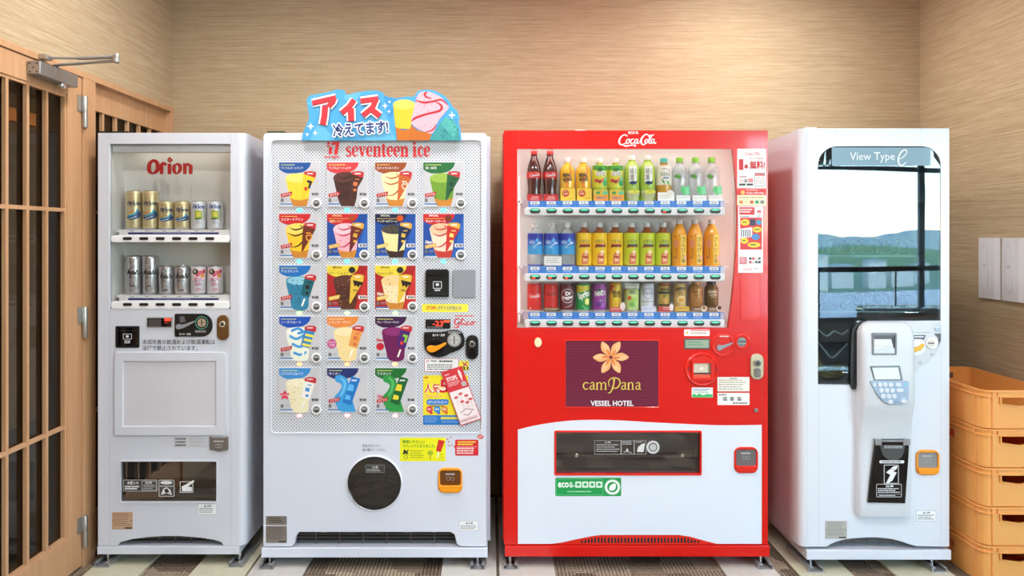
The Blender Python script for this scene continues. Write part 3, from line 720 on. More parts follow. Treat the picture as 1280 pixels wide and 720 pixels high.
desc = {'beer_tall': 'tall gold beer can with blue wave', 'beer_small': 'short gold beer can with blue wave', 'lime': 'short silver can with yellow-green square', 'silver_tall': 'tall silver beer can with black lettering', 'silver_small': 'short silver beer can with black lettering', 'pink': 'short white can with pink fruit print'}
for ys, keys, rn in rows:
    for k, key in enumerate(keys):
        place(key, (CP.X(XS[k]), CP.y, P1.Z(ys)+0.0005), 'beer_can', '%s, %s from left on %s shelf' % (desc[key], NTH[k], rn), 'can', 'cans on the %s shelf of the beer machine' % rn, 0.35)
b = MB(); P1.box(b, 137.3, 180.3, 287.8, 386.3, -0.006, 0.009); b.build('display_glass', 'display_glass', m1)
# control strip
b = MB(); P1.plate(b, rr(145, 407.5, 174.5, 434.5, 1.5), [rr(147.5, 410, 172, 432, 1)], 0.004, 0); o = b.build('note_slot', 'black_plastic', m1)
b = MB(); P1.box(b, 147.4, 410, 172.1, 432, 0.0015, 0); b.build('slot_face', 'black_gloss', o)
p = Print(); p.frame(154, 417, 165, 424, .8, '#c9c9cc').ell(159.5, 420.4, 2, 1.6, '#dcdcde', 12).rr(156, 425.5, 163, 429, .6, '#bdbdc0').lines(157, 426.5, 162, 428, 1, '#2a2a2a', .8, 1); p.rect(149, 413, 171, 413.5, '#3a3a3c'); p.build('note_icon', P1.map(0.002), o)
b = MB(); P1.prism(b, rr(183.5, 396.5, 215.5, 409.5, 1), 0.003, 0); o = b.build('coin_display', 'black_gloss', m1)
p = Print(); p.frame(183.8, 396.8, 215.2, 409.2, .5, '#d7d7da'); p.rect(186, 398.5, 202, 408, '#4a4542'); p.build('display_print', P1.map(0.0032), o)
p = Print(); p.rect(206, 397.8, 214, 400.9, 'led_red' if 'led_red' in MATS else mat('led_red', '#d03020', 0.4, emit='#ff3a24', strength=1.6)); p.lines(206, 402, 213, 405, 1, '#8a2a20', .8, 2); p.build('sold_out_light', P1.map(0.0038), o)
b = MB(); P1.prism(b, rr(219, 392, 266, 420.5, (1.5, 13, 13, 1.5), 8), 0.006, 0); o = b.build('coin_slot_panel', 'black_plastic', m1, smooth=True, bevel=0.001)
b = MB(); P1.disc(b, 253.5, 403, 8.5, 0.011, -0.0065); o2 = b.build('coin_slot', 'black_gloss', o, smooth=True)
p = Print(); p.ring(253.5, 403, 8, 7.3, '#4fae9c').ell(253.5, 403, 5.4, 5.4, 'chrome').rect(252.9, 398.5, 254.1, 407.5, '#2b2b2b').rect(249.5, 402.5, 257.5, 403.4, '#6a6a6a'); p.build('slot_plate', P1.map(0.0112), o2)
p = Print(); p.poly([(225, 395.5), (231, 395), (233, 402), (226, 403)], '#5c5c60'); p.text('おつり・返却', 225, 416, 239, 418.8, '#e4e4e4', .02)
for k in range(5): p.ring(246+k*2.7, 414, 1.4, .9, '#c9c9cc', 10)
p.build('panel_print', P1.map(0.0062), o)['kind'] = 'stuff'
b = MB(); P1.prism(b, smooth_path([(221.5, 407), (224, 404.8), (230, 405.3), (243, 401), (243.5, 402.6), (232, 409), (225, 411), (222, 410)], 3, True), 0.014, -0.006); b.build('return_lever', 'grey_plastic', o, smooth=True)
lock(m1, P1, 272, 393.5, 287, 425, 'bronze')
p = Print(); p.text('未成年者の飲酒および飲酒運転は', 178, 424.2, 269, 430.5, '#2a2a2c', .008); p.text('法律で禁止されています。', 178, 432, 247, 438.2, '#2a2a2c', .008); p.build('notice_lettering', P1.map(), m1, label='black notice lettering')
b = MB(); P1.plate(b, rr(144, 440, 283, 543.5, 4), [rr(154.5, 451, 271, 532.5, .5)], 0.008, 0); b.build('panel_frame', 'white_paint_grey', m1, smooth=True, bevel=0.002)
b = MB(); P1.box(b, 154, 450.5, 271.5, 533, 0.002, -0.0003); b.build('menu_panel', mat('frosted_panel', '#cfccd2', 0.18, coat=0.4), m1)
p = Print(); p.rr(217, 546, 258, 560, 1, '#c9c9ce')
for k in range(3): p.lines(219, 547.5+k*4, 234+(-1 if k < 2 else 1)*1, 550+k*4, 1, '#3a3a3c', .75, k+3); p.lines(237, 548+k*4, 255, 550+k*4, 1, '#b2b2b8', .6, k+13)
p.build('notice_sticker', P1.map(), m1)
b = MB(); P1.prism(b, [(263, 545), (267, 546.5), (282, 546.5), (286, 545), (286, 561.5), (274.5, 563.5), (263, 561.5)], 0.009, 0); o = b.build('coin_return', mat('taupe_plastic', '#6a625c', 0.3, coat=.2), m1, smooth=True, bevel=0.002)
p = Print(); p.lines(268, 550, 281, 552.2, 1, '#c9c5c0', .8, 1).ring(272.5, 556.5, 2.5, 2, '#bdb8b2', 12).ring(276.5, 556.5, 2.5, 2, '#bdb8b2', 12); p.build('return_marking', P1.map(0.0092), o)
b = MB(); P1.plate(b, rr(149, 575, 272.5, 629, 2.5), [rr(150.7, 576.7, 270.8, 627.3, 1.5)], 0.004, 0); b.build('outlet_frame', 'white_paint_grey', m1)
b = MB(); P1.box(b, 150, 576, 272, 628, -0.05, 0.14); b.build('outlet_recess', mat('outlet_grey', '#b0aca7', 0.5), m1)
b = MB(); P1.box(b, 151, 601, 271, 613, -0.03, 0.036); b.build('outlet_bar', 'black_plastic', m1)
b = MB(); P1.box(b, 151, 577, 270.5, 627, -0.008, 0.011); o = b.build('outlet_flap', 'flap_smoke', m1)
p = Print(); p.rr(153, 600.5, 195.5, 615, 1.5, '#d5d5d5').rr(153.5, 601, 195, 614.5, 1.2, '#3b3937'); p.text('お願い!!', 158, 602.5, 172, 606.5, '#f0f0f0', .02); p.lines(155, 608, 174, 613.5, 2, '#e4e4e4', .7, 3); p.frame(176, 602, 194.3, 613.8, .5, '#cfcfcf', .6); p.text('注意', 180, 602.8, 189, 605.6, '#e8e8e8', .02); p.lines(178, 606.5, 193, 613, 3, '#bcbcbc', .5, 4)
p.rr(197.5, 600.5, 217, 621.5, 1.5, '#d8d8d8').rr(198.2, 601.2, 216.3, 620.8, 1, '#4a4744'); p.ell(207, 604, 7.5, 2.2, '#e2e2e2').rect(199, 608, 215.6, 609, '#d0d0d0').poly([(200, 619.5), (203, 612), (207, 609.5), (212, 613), (214, 619.5), (207, 617)], '#dedede').poly([(204, 613), (208, 611), (211, 616), (206, 617)], '#252422')
p.frame(224, 602.5, 240.5, 616.5, .7, '#e0e0e0').poly([(226, 609), (232, 606), (241, 600.5), (242, 603), (234, 609), (239, 609.5), (239, 615), (227, 615)], '#e8e8e8'); p.build('flap_stickers', P1.map(-0.0078), o)
p = Print()
warn_label(m1, P1, 247, 629.5, 271, 643, 5); name_plate(m1, P1, 140, 640, 166, 661.5, mat('plate_tan', '#c9a98c', .4, .3), '#8a6a50', 5)
for px in (131, 297): foot(m1, P1.X(px), y1+0.03, zb)
b = MB(); P1.box(b, 124, 164, 160, 166, 0.0, 0.2); b.build('top_strip', 'dark_steel', m1)

# ================================================================== 2. ICE CREAM MACHINE
P2 = Plane(2.98); y2 = P2.y
m2 = thing('ice_cream_vending_machine', (P2.X(470), 0.35, 0), 'white ice cream vending machine with perforated front and rows of flavour cards', 'vending machine')
zb2 = P2.Z(696.5)
b = MB(); b.box(P2.X(330), P2.X(613), y2+0.09, y2+0.76, zb2+0.03, P2.Z(167)); b.build('cabinet', 'white_paint', m2, bevel=0.003)
sheet = rr(339, 175, 602, 541, 5.5)
arch = [(364, 683.4), (368, 680), (370, 670), (374, 665.2), (563, 665.2), (568, 668), (571, 680), (576, 683.4)]
outl = [(329, 171), (330.5, 167.5), (334, 166.3), (604, 166.3), (607.5, 167.5), (608, 171), (608, 683.4)]+arch[::-1]+[(331, 683.4), (329, 681)]
b = MB(); P2.plate(b, outl, [sheet, ell(468, 604, 33.5, 33.5, 40)], 0, 0.03); b.build('door_front', 'white_paint', m2, smooth=True, bevel=0.002)
b = MB(); P2.box(b, 329, 166.5, 335, 683, -0.0305, 0.088); P2.box(b, 602.5, 166.5, 608, 675, -0.0305, 0.088); P2.box(b, 335, 166.5, 602.5, 172, -0.0305, 0.088); P2.box(b, 335, 640, 602.5, 664, -0.0305, 0.088); b.build('door_rim', 'white_paint', m2)
b = MB(); P2.plate(b, rr(337.6, 173.6, 603.4, 542.4, 6.5), [rr(339.6, 175.6, 601.4, 540.4, 5)], 0.003, 0); b.build('sheet_rim', 'white_bright', m2, smooth=True, bevel=0.001)
b = MB(); P2.prism(b, rr(338.5, 174.5, 602.5, 541.5, 5.5), -0.003, 0.006); b.build('perforated_sheet', 'perforated_sheet', m2)
b = MB(); P2.box(b, 327, 684.6, 609.5, 696.6, 0.004, 0.65); b.build('base_rail', 'white_paint', m2, bevel=0.002)
b = MB()
for y in (667.5, 671.5, 675.5, 679.5): P2.box(b, 366, y, 573, y+0.8, -0.032, 0.036)
for x in range(392, 572, 30): P2.box(b, x, 665, x+1.1, 683, -0.0295, 0.032)
b.build('air_grille', 'grille_dark', m2)
b = MB()
for x in range(398, 570, 35): P2.box(b, x, 668.5, x+7, 672, -0.05, 0.055)
b.build('fan_bracket', 'chrome', m2)
b = MB(); P2.box(b, 360, 664, 580, 684, -0.06, 0.065); b.build('grille_backing', 'dark_inside', m2)
for px in (335, 597): foot(m2, P2.X(px), y2+0.03, zb2)
b = MB(); P2.box(b, 329, 161.5, 350, 165.5, -0.05, 0.12); b.build('top_bracket', mat('olive_dark', '#3f4428', .5), m2)
# lettering
slab = '#d7282f'
p = Print()
def slab_text(p, q, c):
    """condensed slab lettering 'seventeen ice' in a box of 106 x 19 units, x-height 6..18.5"""
    t, b0, w, th = 5.6, 18.6, 3.1, 1.2
    def bar(x0, y0, x1, y1): p.poly([q(x0, y0), q(x1, y0), q(x1, y1), q(x0, y1)], c)
    def st(pts, ws, sm=4): p.stroke([q(*a) for a in pts], [v*q.s for v in ws], c, sm)
    def e(x):
        st([(x+6.3, 11.6), (x+6.0, 7.2), (x+3.7, 5.9), (x+1.7, 8.5), (x+1.7, 14.5), (x+3.9, 18.0), (x+6.6, 15.6)], [1.6, 2.4, 1.2, 2.9, 2.9, 1.6, 1.0]); bar(x+2, 11.0, x+7.2, 12.1)
    def s_(x): st([(x+6.2, 8.4), (x+4.2, 6.0), (x+1.8, 7.8), (x+2.6, 10.8), (x+5.6, 13.2), (x+5.9, 16.4), (x+3.6, 18.2), (x+1.0, 15.9)], [1.6, 1.3, 2.2, 2.7, 2.8, 2.2, 1.3, 1.8])
    def v(x):
        st([(x+1.8, t), (x+4.4, 18.4)], [w, w*.75], 0); st([(x+6.9, t), (x+4.6, 18.2)], [1.3, 1.4], 0); bar(x, t, x+4.2, t+th); bar(x+5.2, t, x+8.4, t+th)
    def n(x):
        bar(x+1, t, x+4, b0); bar(x, t, x+2, t+th); bar(x, b0-th, x+4.9, b0); st([(x+3.8, 8.0), (x+5.6, 6.2), (x+7.5, 7.8), (x+7.5, 18.6)], [1.2, 1.8, 3.0, 3.0], 3); bar(x+5.3, b0-th, x+9.6, b0)
    def t_(x): st([(x+2.6, 2.4), (x+2.6, 15.4), (x+3.6, 18.0), (x+5.6, 17.0)], [2.6, 3.0, 2.2, 1.0], 3); bar(x, t, x+5.6, t+th)
    def i_(x): bar(x+1, t, x+4, b0); bar(x, t, x+2, t+th); bar(x, b0-th, x+5.2, b0); p.poly([q(*a) for a in ell(x+2.4, 1.8, 1.9, 1.9, 12)], c)
    def c_(x):
        st([(x+6.0, 8.6), (x+4.2, 6.0), (x+1.9, 8.5), (x+1.9, 14.8), (x+4.0, 18.0), (x+6.4, 15.4)], [2.4, 1.3, 2.9, 2.9, 1.6, 1.0])
    x = 0
    for ch in 'seventeen ice':
        if ch == ' ': x += 4.5; continue
        fn, adv = {'s': (s_, 7.6), 'e': (e, 8.0), 'v': (v, 8.7), 'n': (n, 10.0), 't': (t_, 6.2), 'i': (i_, 5.8), 'c': (c_, 7.4)}[ch]
        fn(x); x += adv
    return x
wid = 0
class Q2(Q):
    def __init__(s, x, y, k, kx): s.x, s.y, s.s, s.kx = x, y, k, kx
    def __call__(s, a, b): return (s.x+a*s.kx, s.y+b*s.s)
slab_text(p, Q2(431.5, 177.3, 1.0, 1.065), slab)
p.poly([(409.5, 177), (412.5, 177), (412, 180.2), (409, 180.2)], slab).poly([(411.5, 183.5), (415.2, 183.5), (414.6, 192.6), (410.9, 192.6)], slab)
p.poly([(415, 177), (424.5, 177), (423.9, 181), (421.5, 193), (417.2, 193), (419.8, 181), (414.4, 181)], slab); p.rr(408.6, 181.2, 412.5, 183, .6, slab); p.lines(405.5, 195.4, 425.5, 197.6, 1, slab, .7, 3); p.ell(418, 197, 1.1, 1.3, slab, 8)
p.build('logo_lettering', P2.map(-0.0028), m2, label='red lettering')
# flavour cards
def pack(p, q, kind, c1, c2, lid, deco):
    """wrapped ice next to the picture: cone or stick wrapper, tilted"""
    q0 = q; q = lambda a, b: q0(a+2.6, b)
    if kind == 'cone':
        p.poly([q(*a) for a in ((27.5, 14), (43.5, 19), (27, 47.5), (25.5, 47))], c1); p.poly([q(*a) for a in ell(36.8, 13.6, 7.4, 2.7, 16)], lid)
        p.poly([q(*a) for a in ((29.6, 11.0), (44.1, 15.4), (42.6, 19.2), (28.6, 14.8))], lid)
    else:
        p.poly([q(*a) for a in ((30, 13), (43, 16), (35.5, 40), (24.5, 36.5))], c1); p.poly([q(*a) for a in ((28.5, 41), (30.5, 41.6), (27, 51), (25, 50.5))], '#f2efe6'); p.poly([q(*a) for a in ell(37.2, 14, 7.2, 2.9, 16)], lid)
        p.poly([q(*a) for a in ((30, 12.4), (44.3, 15.6), (43, 19.4), (29.2, 16.0))], lid)
    p.lines(*q(32.5, 13.2), *q(40.5, 15.6), 1, '#f3e6e0', .7, 4)
    if deco == 'seven': p.poly([q(*a) for a in ((33, 22), (39, 23.6), (36, 33), (33.5, 32.4), (35.6, 26), (32.4, 25))], c2); p.poly([q(*a) for a in ell(31, 33, 2, 2.6, 10)], '#d8322c')
    elif deco == 'swirl': p.stroke([q(*a) for a in ((36, 28), (33, 26.5), (31.5, 30), (34.5, 33.5), (38, 30), (36.5, 24.5), (31, 24))], 1.4, c2, 4)
    elif deco == 'bands':
        for k in range(3): p.poly([q(*a) for a in ((31-k*1.9, 21+k*6), (41.5-k*1.9, 23.6+k*6), (40.6-k*1.9, 26.6+k*6), (30-k*1.9, 24+k*6))], c2)
    elif deco == 'drip': p.poly([q(*a) for a in ((30, 18), (43, 21), (41, 26), (39, 24), (37, 28), (34.5, 24.5), (32, 26.5))], c2); p.lines(*q(30, 30), *q(37, 33), 2, c2, .5, 2)
    else: p.poly([q(*a) for a in ((31, 24), (36, 25.4), (35, 30), (30, 28.6))], c2); p.lines(*q(33, 20.5), *q(40, 22.6), 1, c2, .7, 2); p.poly([q(*a) for a in ell(32.5, 34.5, 2.2, 1.8, 10)], c2)
def card_art(i, x0, y0, x1, y1, c):
    p = Print(); rd = random.Random(i*7+1); sx, sy = (x1-x0)/51, (y1-y0)/55
    class S:
        s = sx
        def __call__(s_, a, b): return (x0+a*sx, y0+b*sy)
    q = S()
    special = c.get('bg') is not None
    p.rect(x0, y0, x1, y1, c.get('bg', '#c8c6cb'))
    if special: p.poly([q(51, 0), q(51, 55), q(36, 55), q(46, 20)], c['bg2'])
    bn = c['bn']
    p.poly([q(*a) for a in [(0, 0), (40, 0), (38.5, 5), (35, 9), (30, 12), (22, 13.6), (10, 13.8), (4, 11.5), (0, 8.5)]], bn)
    ice, cone = c['ice'], c.get('cone', '#c9822f'); t = c['t']
    if t == 'cone':
        p.poly([q(*a) for a in ((8, 20), (40, 20), (37, 46), (34.5, 55), (17, 55), (14, 46))], ice)
        p.poly([q(*a) for a in ((13.8, 44), (18, 46.5), (27, 47.5), (37.2, 45), (34.5, 55), (17, 55))], cone)
        if c.get('top') == 'dome': p.poly([q(*a) for a in smooth_path([(8, 21), (10.5, 15), (20, 12), (32, 13), (40, 20), (30, 24.5), (16, 25)], 4, True)], c.get('ice2', ice))
        else: p.poly([q(*a) for a in ell(24, 19.5, 16.1, 6, 24)], c.get('ice2', ice))
        sw = c.get('swirl')
        if sw:
            for pts in (((11, 24), (20, 27.5), (30, 24), (34, 19)), ((13, 17), (20, 20), (29, 17.5), (26, 14)), ((15, 42), (24, 40), (33, 31))): p.stroke([q(*a) for a in pts], [.4*sx, 1.7*sx, 1.7*sx, .5*sx][:len(pts)], sw, 4)
    elif t == 'cup':
        p.poly([q(*a) for a in smooth_path([(8.5, 20), (13.5, 14.6), (25, 13), (36, 16), (40, 22), (37.5, 40), (35, 54.8), (17.5, 54.8), (14, 44)], 3, True)], ice); p.poly([q(*a) for a in ell(23.5, 19, 13.5, 5.2, 20)], c.get('ice2', ice))
        if c.get('bandc'):
            for pts in (((13, 24), (22, 28), (33, 22)), ((16, 34), (26, 38), (34, 33)), ((18, 45), (27, 48), (34, 44)), ((15, 18), (24, 15), (30, 19), (23, 21))): p.stroke([q(*a) for a in pts], 3.2*sx, c['bandc'], 4)
    else:                                       # stick ice: a bent popsicle
        p.poly([q(*a) for a in smooth_path([(9.5, 13.5), (11, 10), (15, 8.6), (20, 9.6), (25.5, 14), (27.6, 20), (26.4, 26), (29, 36)], 4)+[(33, 43), (36.5, 55), (15, 55)]+smooth_path([(12, 47), (9, 40), (10, 35), (15, 29.5), (18.4, 23), (16.6, 19.4), (11.6, 17.4)], 4)], ice)
        p.stroke([q(*a) for a in ((17, 12), (22, 17), (21.5, 26), (17, 35))], [1.5*sx, 3*sx, 3*sx, 2*sx], c['ice2'], 5)
    if c.get('specks'):
        v = []; f = []
        for k in range(c.get('ns', 34)):
            a, bb = rd.uniform(13, 31), rd.uniform(*c.get('sr', (17, 50))); r = rd.uniform(.4, .95)
            n0 = len(v); v += [q(a-r, bb), q(a, bb-r*.8), q(a+r, bb+.1), q(a+.1, bb+r*.8)]; f.append((n0, n0+1, n0+2, n0+3))
        p.raw(v, f, c['specks'])
    if t == 'stick':
        p.poly([q(*a) for a in ((31, 10), (42, 13.5), (30, 47), (19, 43))], c['pk']); p.poly([q(*a) for a in ((28, 20), (34, 21), (33, 29), (25, 28))], c['pk2']); p.poly([q(*a) for a in ((24, 33), (30, 35), (29, 40), (22, 39))], c['pk2']); p.lines(*q(31, 14.5), *q(38, 17.5), 1, '#eef2f4', .6, 3)
    else: pack(p, q, 'cone' if t == 'cone' else 'stickpack', c['pk'], c['pk2'], c.get('lid', '#c22b33'), c.get('deco', ''))
    # type
    tc = c.get('tc', '#f4f4f2')
    if special: p.text('SPECIAL', *q(7, 1.2), *q(19, 3.2), tc, .03); p.rect(*q(2, 5.6), *q(27, 6.2), '#e0b84a'); p.poly([q(*a) for a in ell(31.5, 5.5, 4.3, 4.0, 16)], c.get('seal', '#a8401c')); p.text(c['n'], *q(3, 7.6), *q(min(28, 3+len(c['n'])*3.4), 11), tc, .006)
    else: p.lines(*q(2.5, 2.6), *q(24, 4), 1, c.get('tc2', '#d8e07a'), .7, i); p.text(c['n'], *q(2.5, 5.2), *q(min(30, 2.5+len(c['n'])*3.6), 8.6), tc, .006)
    rib = c.get('rib', '#b9202c')
    if c.get('badge') == 'star':
        s10 = [(7+(7 if k % 2 == 0 else 3.4)*math.sin(k*PI/5), 34-(7 if k % 2 == 0 else 3.4)*math.cos(k*PI/5)) for k in range(10)]; p.poly([q(*a) for a in s10], '#d8304c'); p.text('大人気', *q(3, 32.3), *q(11, 35), '#f6e4e4', .01)
    elif c.get('badge') == 'round': p.poly([q(*a) for a in ell(6.2, 34, 6, 6, 18)], '#c25a8e'); p.text('ぷちぷち', *q(1.6, 31), *q(10.8, 33.4), '#f6e4ee', .01); p.text('食感', *q(3, 34.6), *q(9.4, 37), '#f6e4ee', .01)
    elif c.get('badge') == 'berry': p.poly([q(*a) for a in ell(6.5, 37.5, 5, 4.6, 14)], '#c01d30'); p.text('New', *q(1.6, 27), *q(11, 31.5), '#d0203c', .02, shear=.2)
    else:
        p.poly([q(*a) for a in ((2, 39.5), (16.4, 36.4), (16.0, 39.6), (15.2, 41.6), (2.6, 44))], rib); p.text(c.get('rt', 'おすすめ'), *q(4, 38.6), *q(14.5, 42), '#f2d9d4', .01, rot=-.2)
        if c.get('new'): p.text('New', *q(2.5, 33), *q(11, 37.6), '#d0203c' if not special else '#f6f2e4', .02, shear=.2)
    p.rr(*q(2, 45.5), *q(5.6, 49.6), .3, '#6e6e72'); p.lines(*q(7.5, 45.8), *q(14, 49), 3, '#a2a2a6', .4, i+3)
    p.rect(*q(1.6, 51.6), *q(17.5, 53.0), '#3c74b4'); p.rect(*q(1.6, 53.4), *q(17.5, 54.6), '#e8ecf2')
    pc = '#26262a'
    if special: p.rect(*q(39.5, 37.4), *q(50, 42), '#e4e4e8' if c['bg'].startswith('#1') else '#f0e6e0')
    p.text('¥'+c['price'], *q(41, 38), *q(49.4, 41.4), pc, .035)
    if not special: p.frame(*q(41, 7.6), *q(47.5, 10.4), .3, '#a8b2c4', 1.3)
    return p
G = '#d9d8dc'
cards = [
 dict(n='ワッフルコーンバニラ', bn='#17509a', ice='#f2cf3a', ice2='#f4dc72', t='cone', pk='#efc62a', pk2='#1c1c3c', deco='seven', price='150'),
 dict(n='ワッフルコーンショコラ', bn='#d33c40', ice='#452520', ice2='#5a332c', cone='#4a2b22', t='cone', top='dome', pk='#4c2a22', pk2='#e0784a', price='150', swirl='#33191a'),
 dict(n='生キャラメルリボン', bn='#9c4a20', ice='#f0dcaa', t='cone', top='dome', swirl='#b86a2c', pk='#c8602c', pk2='#f4dcc0', deco='swirl', price='150', tc2='#e8c070'),
 dict(n='濃い抹茶', bn='#1f6a34', ice='#6f9a30', ice2='#9ab84a', t='cone', specks='#3c6420', pk='#1d5c34', pk2='#16402a', price='150', ns=18),
 dict(n='カスタードプリン', bn='#c8232c', ice='#f0bf2c', ice2='#f4d364', t='cone', top='dome', swirl='#2c1a12', pk='#6a2c1c', pk2='#f0a03a', deco='swirl', price='150', tc2='#f0c060'),
 dict(n='濃厚いちご', bn='#c8232c', bg='#17479a', bg2='#2a62b4', ice='#f0aebc', ice2='#f4c2cc', t='cone', top='dome', swirl='#c0283c', specks='#c0506a', ns=16, pk='#6a2420', pk2='#d8a83a', lid='#d8a63c', price='180', rib='#d8a83a', tc='#f0dca0'),
 dict(n='クッキー&クリーム', bn='#141c44', bg='#17479a', bg2='#2a5cb0', ice='#ecdc9c', ice2='#4a443c', t='cone', specks='#1e1a18', ns=30, sr=(15, 24), cone='#3a2420', pk='#14224c', pk2='#d8b44a', lid='#d8a63c', price='180', rib='#d8c04a', tc='#e8e4c8', seal='#c85020'),
 dict(n='苺のチーズケーキ', bn='#c8232c', bg='#17479a', bg2='#2a62b4', ice='#f4d6bc', ice2='#eac09a', t='cone', top='dome', swirl='#c42c34', specks='#d08a50', ns=22, sr=(14, 24), cone='#c0382c', pk='#c42c28', pk2='#f0d070', lid='#d8a63c', price='180', rib='#d8a83a', new=1, seal='#7a3018'),
 dict(n='チョコミント', bn='#1c6cb8', ice='#2f7fa2', ice2='#8cc6da', t='cup', specks='#12303e', ns=60, pk='#14606c', pk2='#241a18', price='150'),
 dict(n='ガトーショコラ', bn='#e8d040', bg='#a81c20', bg2='#c03028', ice='#4c261e', ice2='#5c3226', t='cone', top='dome', specks='#c89060', ns=18, cone='#5a3020', pk='#e0b83c', pk2='#2c1a14', lid='#e0b83c', deco='drip', price='200', tc='#3a2a14', rib='#e0c040', seal='#2a2220'),
 dict(n='ラムレーズン', bn='#e8d040', bg='#a81c20', bg2='#c8342c', ice='#f0d8ac', ice2='#ecc88c', t='cone', top='dome', specks='#6a3a2c', ns=20, pk='#e0b83c', pk2='#2c1a14', lid='#e0b83c', deco='drip', price='200', tc='#3a2a14', rib='#e0c040', new=1, seal='#2a2220'),
 dict(n='ソーダフロート', bn='#1c50b4', ice='#e8ead8', ice2='#f2f2e8', bandc='#3f9ad8', t='cup', pk='#3c86c4', pk2='#e8e050', deco='bands', price='150'),
 dict(n='いちごヨーグルト', bn='#e8883c', ice='#f0d698', ice2='#f4e0b0', specks='#f0bc64', t='cup', pk='#e89a50', pk2='#d86a3c', price='150', badge='round', tc2='#f4e0b0'),
 dict(n='グレープシャーベット', bn='#3c1444', ice='#6a1450', ice2='#8a2a6c', t='cup', pk='#4c1a6a', pk2='#8cc83c', deco='seven', price='150', badge='berry'),
 dict(n='カラフルチョコ&バニラ', bn='#3c8ed0', ice='#ece2bc', ice2='#f2eacc', t='cup', specks='#c86a4a', pk='#f0ece4', pk2='#3c8ed0', price='150', badge='star', ns=26),
 dict(n='サイダー', bn='#24306c', ice='#3c9cd8', ice2='#6cbcec', t='stick', pk='#1c74c4', pk2='#5cb4ec', price='140'),
 dict(n='マスカット', bn='#14682c', ice='#2c9444', ice2='#58b464', t='stick', pk='#146030', pk2='#e8d034', price='140', new=1)]
colx = (349.3, 409, 469, 529.2); rowy = (203.2, 267.4, 332, 395.7, 460)
leds = ['#58e8ff', '#5cf5c8', '#9cf58c', '#ff9a6c', '#ff9a9a']
for k, c in enumerate(leds): mat('indicator_%d' % k, c, 0.4, emit=c, strength=1.5)
PS = Plane(2.98+0.003)
k = 0
for r in range(5):
    for cidx in range(4 if r < 2 else 3):
        x0, yy = colx[cidx], rowy[r]; c = cards[k]
        b = MB(); PS.box(b, x0-.8, yy-.8, x0+51.6, yy+55.6, 0.003, 0); o = b.build('flavour_card', 'lightgrey_plastic', m2)
        card_art(k, x0, yy, x0+50.6, yy+54.6, c).build('card_print', PS.map(0.0032), o)
        b = MB(); PS.disc(b, x0+47, yy+51, 6.4, 0.012, -0.0095, 24); o2 = b.build('select_button', 'white_plastic', m2, smooth=True, bevel=0.002)
        b = MB(); PS.disc(b, x0+47, yy+51, 4.2, 0.0128, -0.0121, 20); b.build('button_window', mat('button_grey', '#7c7c7c', .3), o2)
        p = Print(); p.poly([(x0+43.3, yy+51.5), (x0+50.7, yy+51.5), (x0+49.8, yy+53.6), (x0+47, yy+55), (x0+44.2, yy+53.6)], '#4a4a4a'); p.lines(x0+44.5, yy+49.6, x0+49.8, yy+51, 1, '#c8c8c8', .8, k); p.build('button_print', PS.map(0.0129), o2)
        b = MB(); PS.prism(b, ell(x0+25, yy+59.4, 3.4, 2.3, 14), 0.002, 0); b.build('indicator_light', 'indicator_%d' % r, m2)
        k += 1
# controls on the right of the sheet
b = MB(); PS.prism(b, [(532, 339), (534, 336.5), (559.5, 336.5), (561.5, 339), (561.5, 371), (532, 371)], 0.012, 0); o = b.build('note_acceptor', 'black_plastic', m2, bevel=0.002)
b = MB(); PS.box(b, 534.5, 340.5, 559, 344, 0.018, -0.0115); b.build('slot_lip', 'black_gloss', o, bevel=0.001)
p = Print(); p.frame(541.5, 351.5, 552.5, 360.5, .8, '#d4d4d6', .8).ell(547, 355.5, 2.2, 1.8, '#e0e0e2', 12).rr(543.5, 361.5, 550.5, 363.5, .5, '#c4c4c8'); p.rect(533.5, 366.5, 560, 367.1, '#3c3c3e'); p.build('note_icon', PS.map(0.0122), o)
b = MB(); PS.prism(b, rr(566, 337, 594.5, 372, 1.5), 0.006, 0); b.build('blank_cover', 'grey_plastic', m2, bevel=0.002)
p = Print(); p.rect(528.5, 380, 585, 390, '#f3e640').rect(527.5, 380.4, 530, 389.6, '#f3e640'); p.text('STOPS', 533, 382.8, 545, 387, '#d8322c', .03); p.text('17アイスが当たる!', 547, 382.3, 577, 387.6, '#5a4a9a', .02); p.build('winner_sticker', PS.map(), m2)
b = MB(); PS.prism(b, rr(532, 399, 563, 410.5, .8), 0.005, 0); o = b.build('temperature_display', 'black_gloss', m2)
p = Print(); p.text('-23', 541, 400.8, 554, 407.4, 'led_red', .01); p.rect(554.5, 399.8, 562.4, 403.2, '#e8603c'); p.lines(534, 408.2, 560, 409.6, 1, '#8a8a8c', .7, 2); p.build('display_digits', PS.map(0.0052), o)
gl = '#d8202c'; p = Print()
p.stroke([(574.5, 399.2), (571, 398.6), (568, 402.5), (570, 406), (573.5, 403.5), (574.2, 401.8), (573, 408), (569, 410), (567.3, 408.5)], [1.0, 1.3, 1.7, 1.3, 1.0, 1.3, 1.4, 1.2, .6], gl, 5)
p.stroke([(575, 405), (578.6, 399.4), (577.6, 398.2), (576.4, 403), (577.4, 406), (580, 403.4), (580.2, 405.8), (582, 405.4)], [.8, 1, 1, 1.4, 1.2, .9, 1.2, .7], gl, 5); p.ell(580.6, 400.9, .75, .75, gl, 8)
p.stroke([(586.3, 403), (584.2, 402.3), (582.8, 404.8), (584.8, 406.3), (587.4, 404.3)], [1.1, 1, 1.4, 1.2, .8], gl, 5); p.stroke([(590.6, 402.3), (588.2, 404), (589.4, 406.3), (591.8, 404.5), (590.6, 402.3), (596.4, 403)], [1, 1.3, 1.2, 1.2, 1, .6], gl, 5)
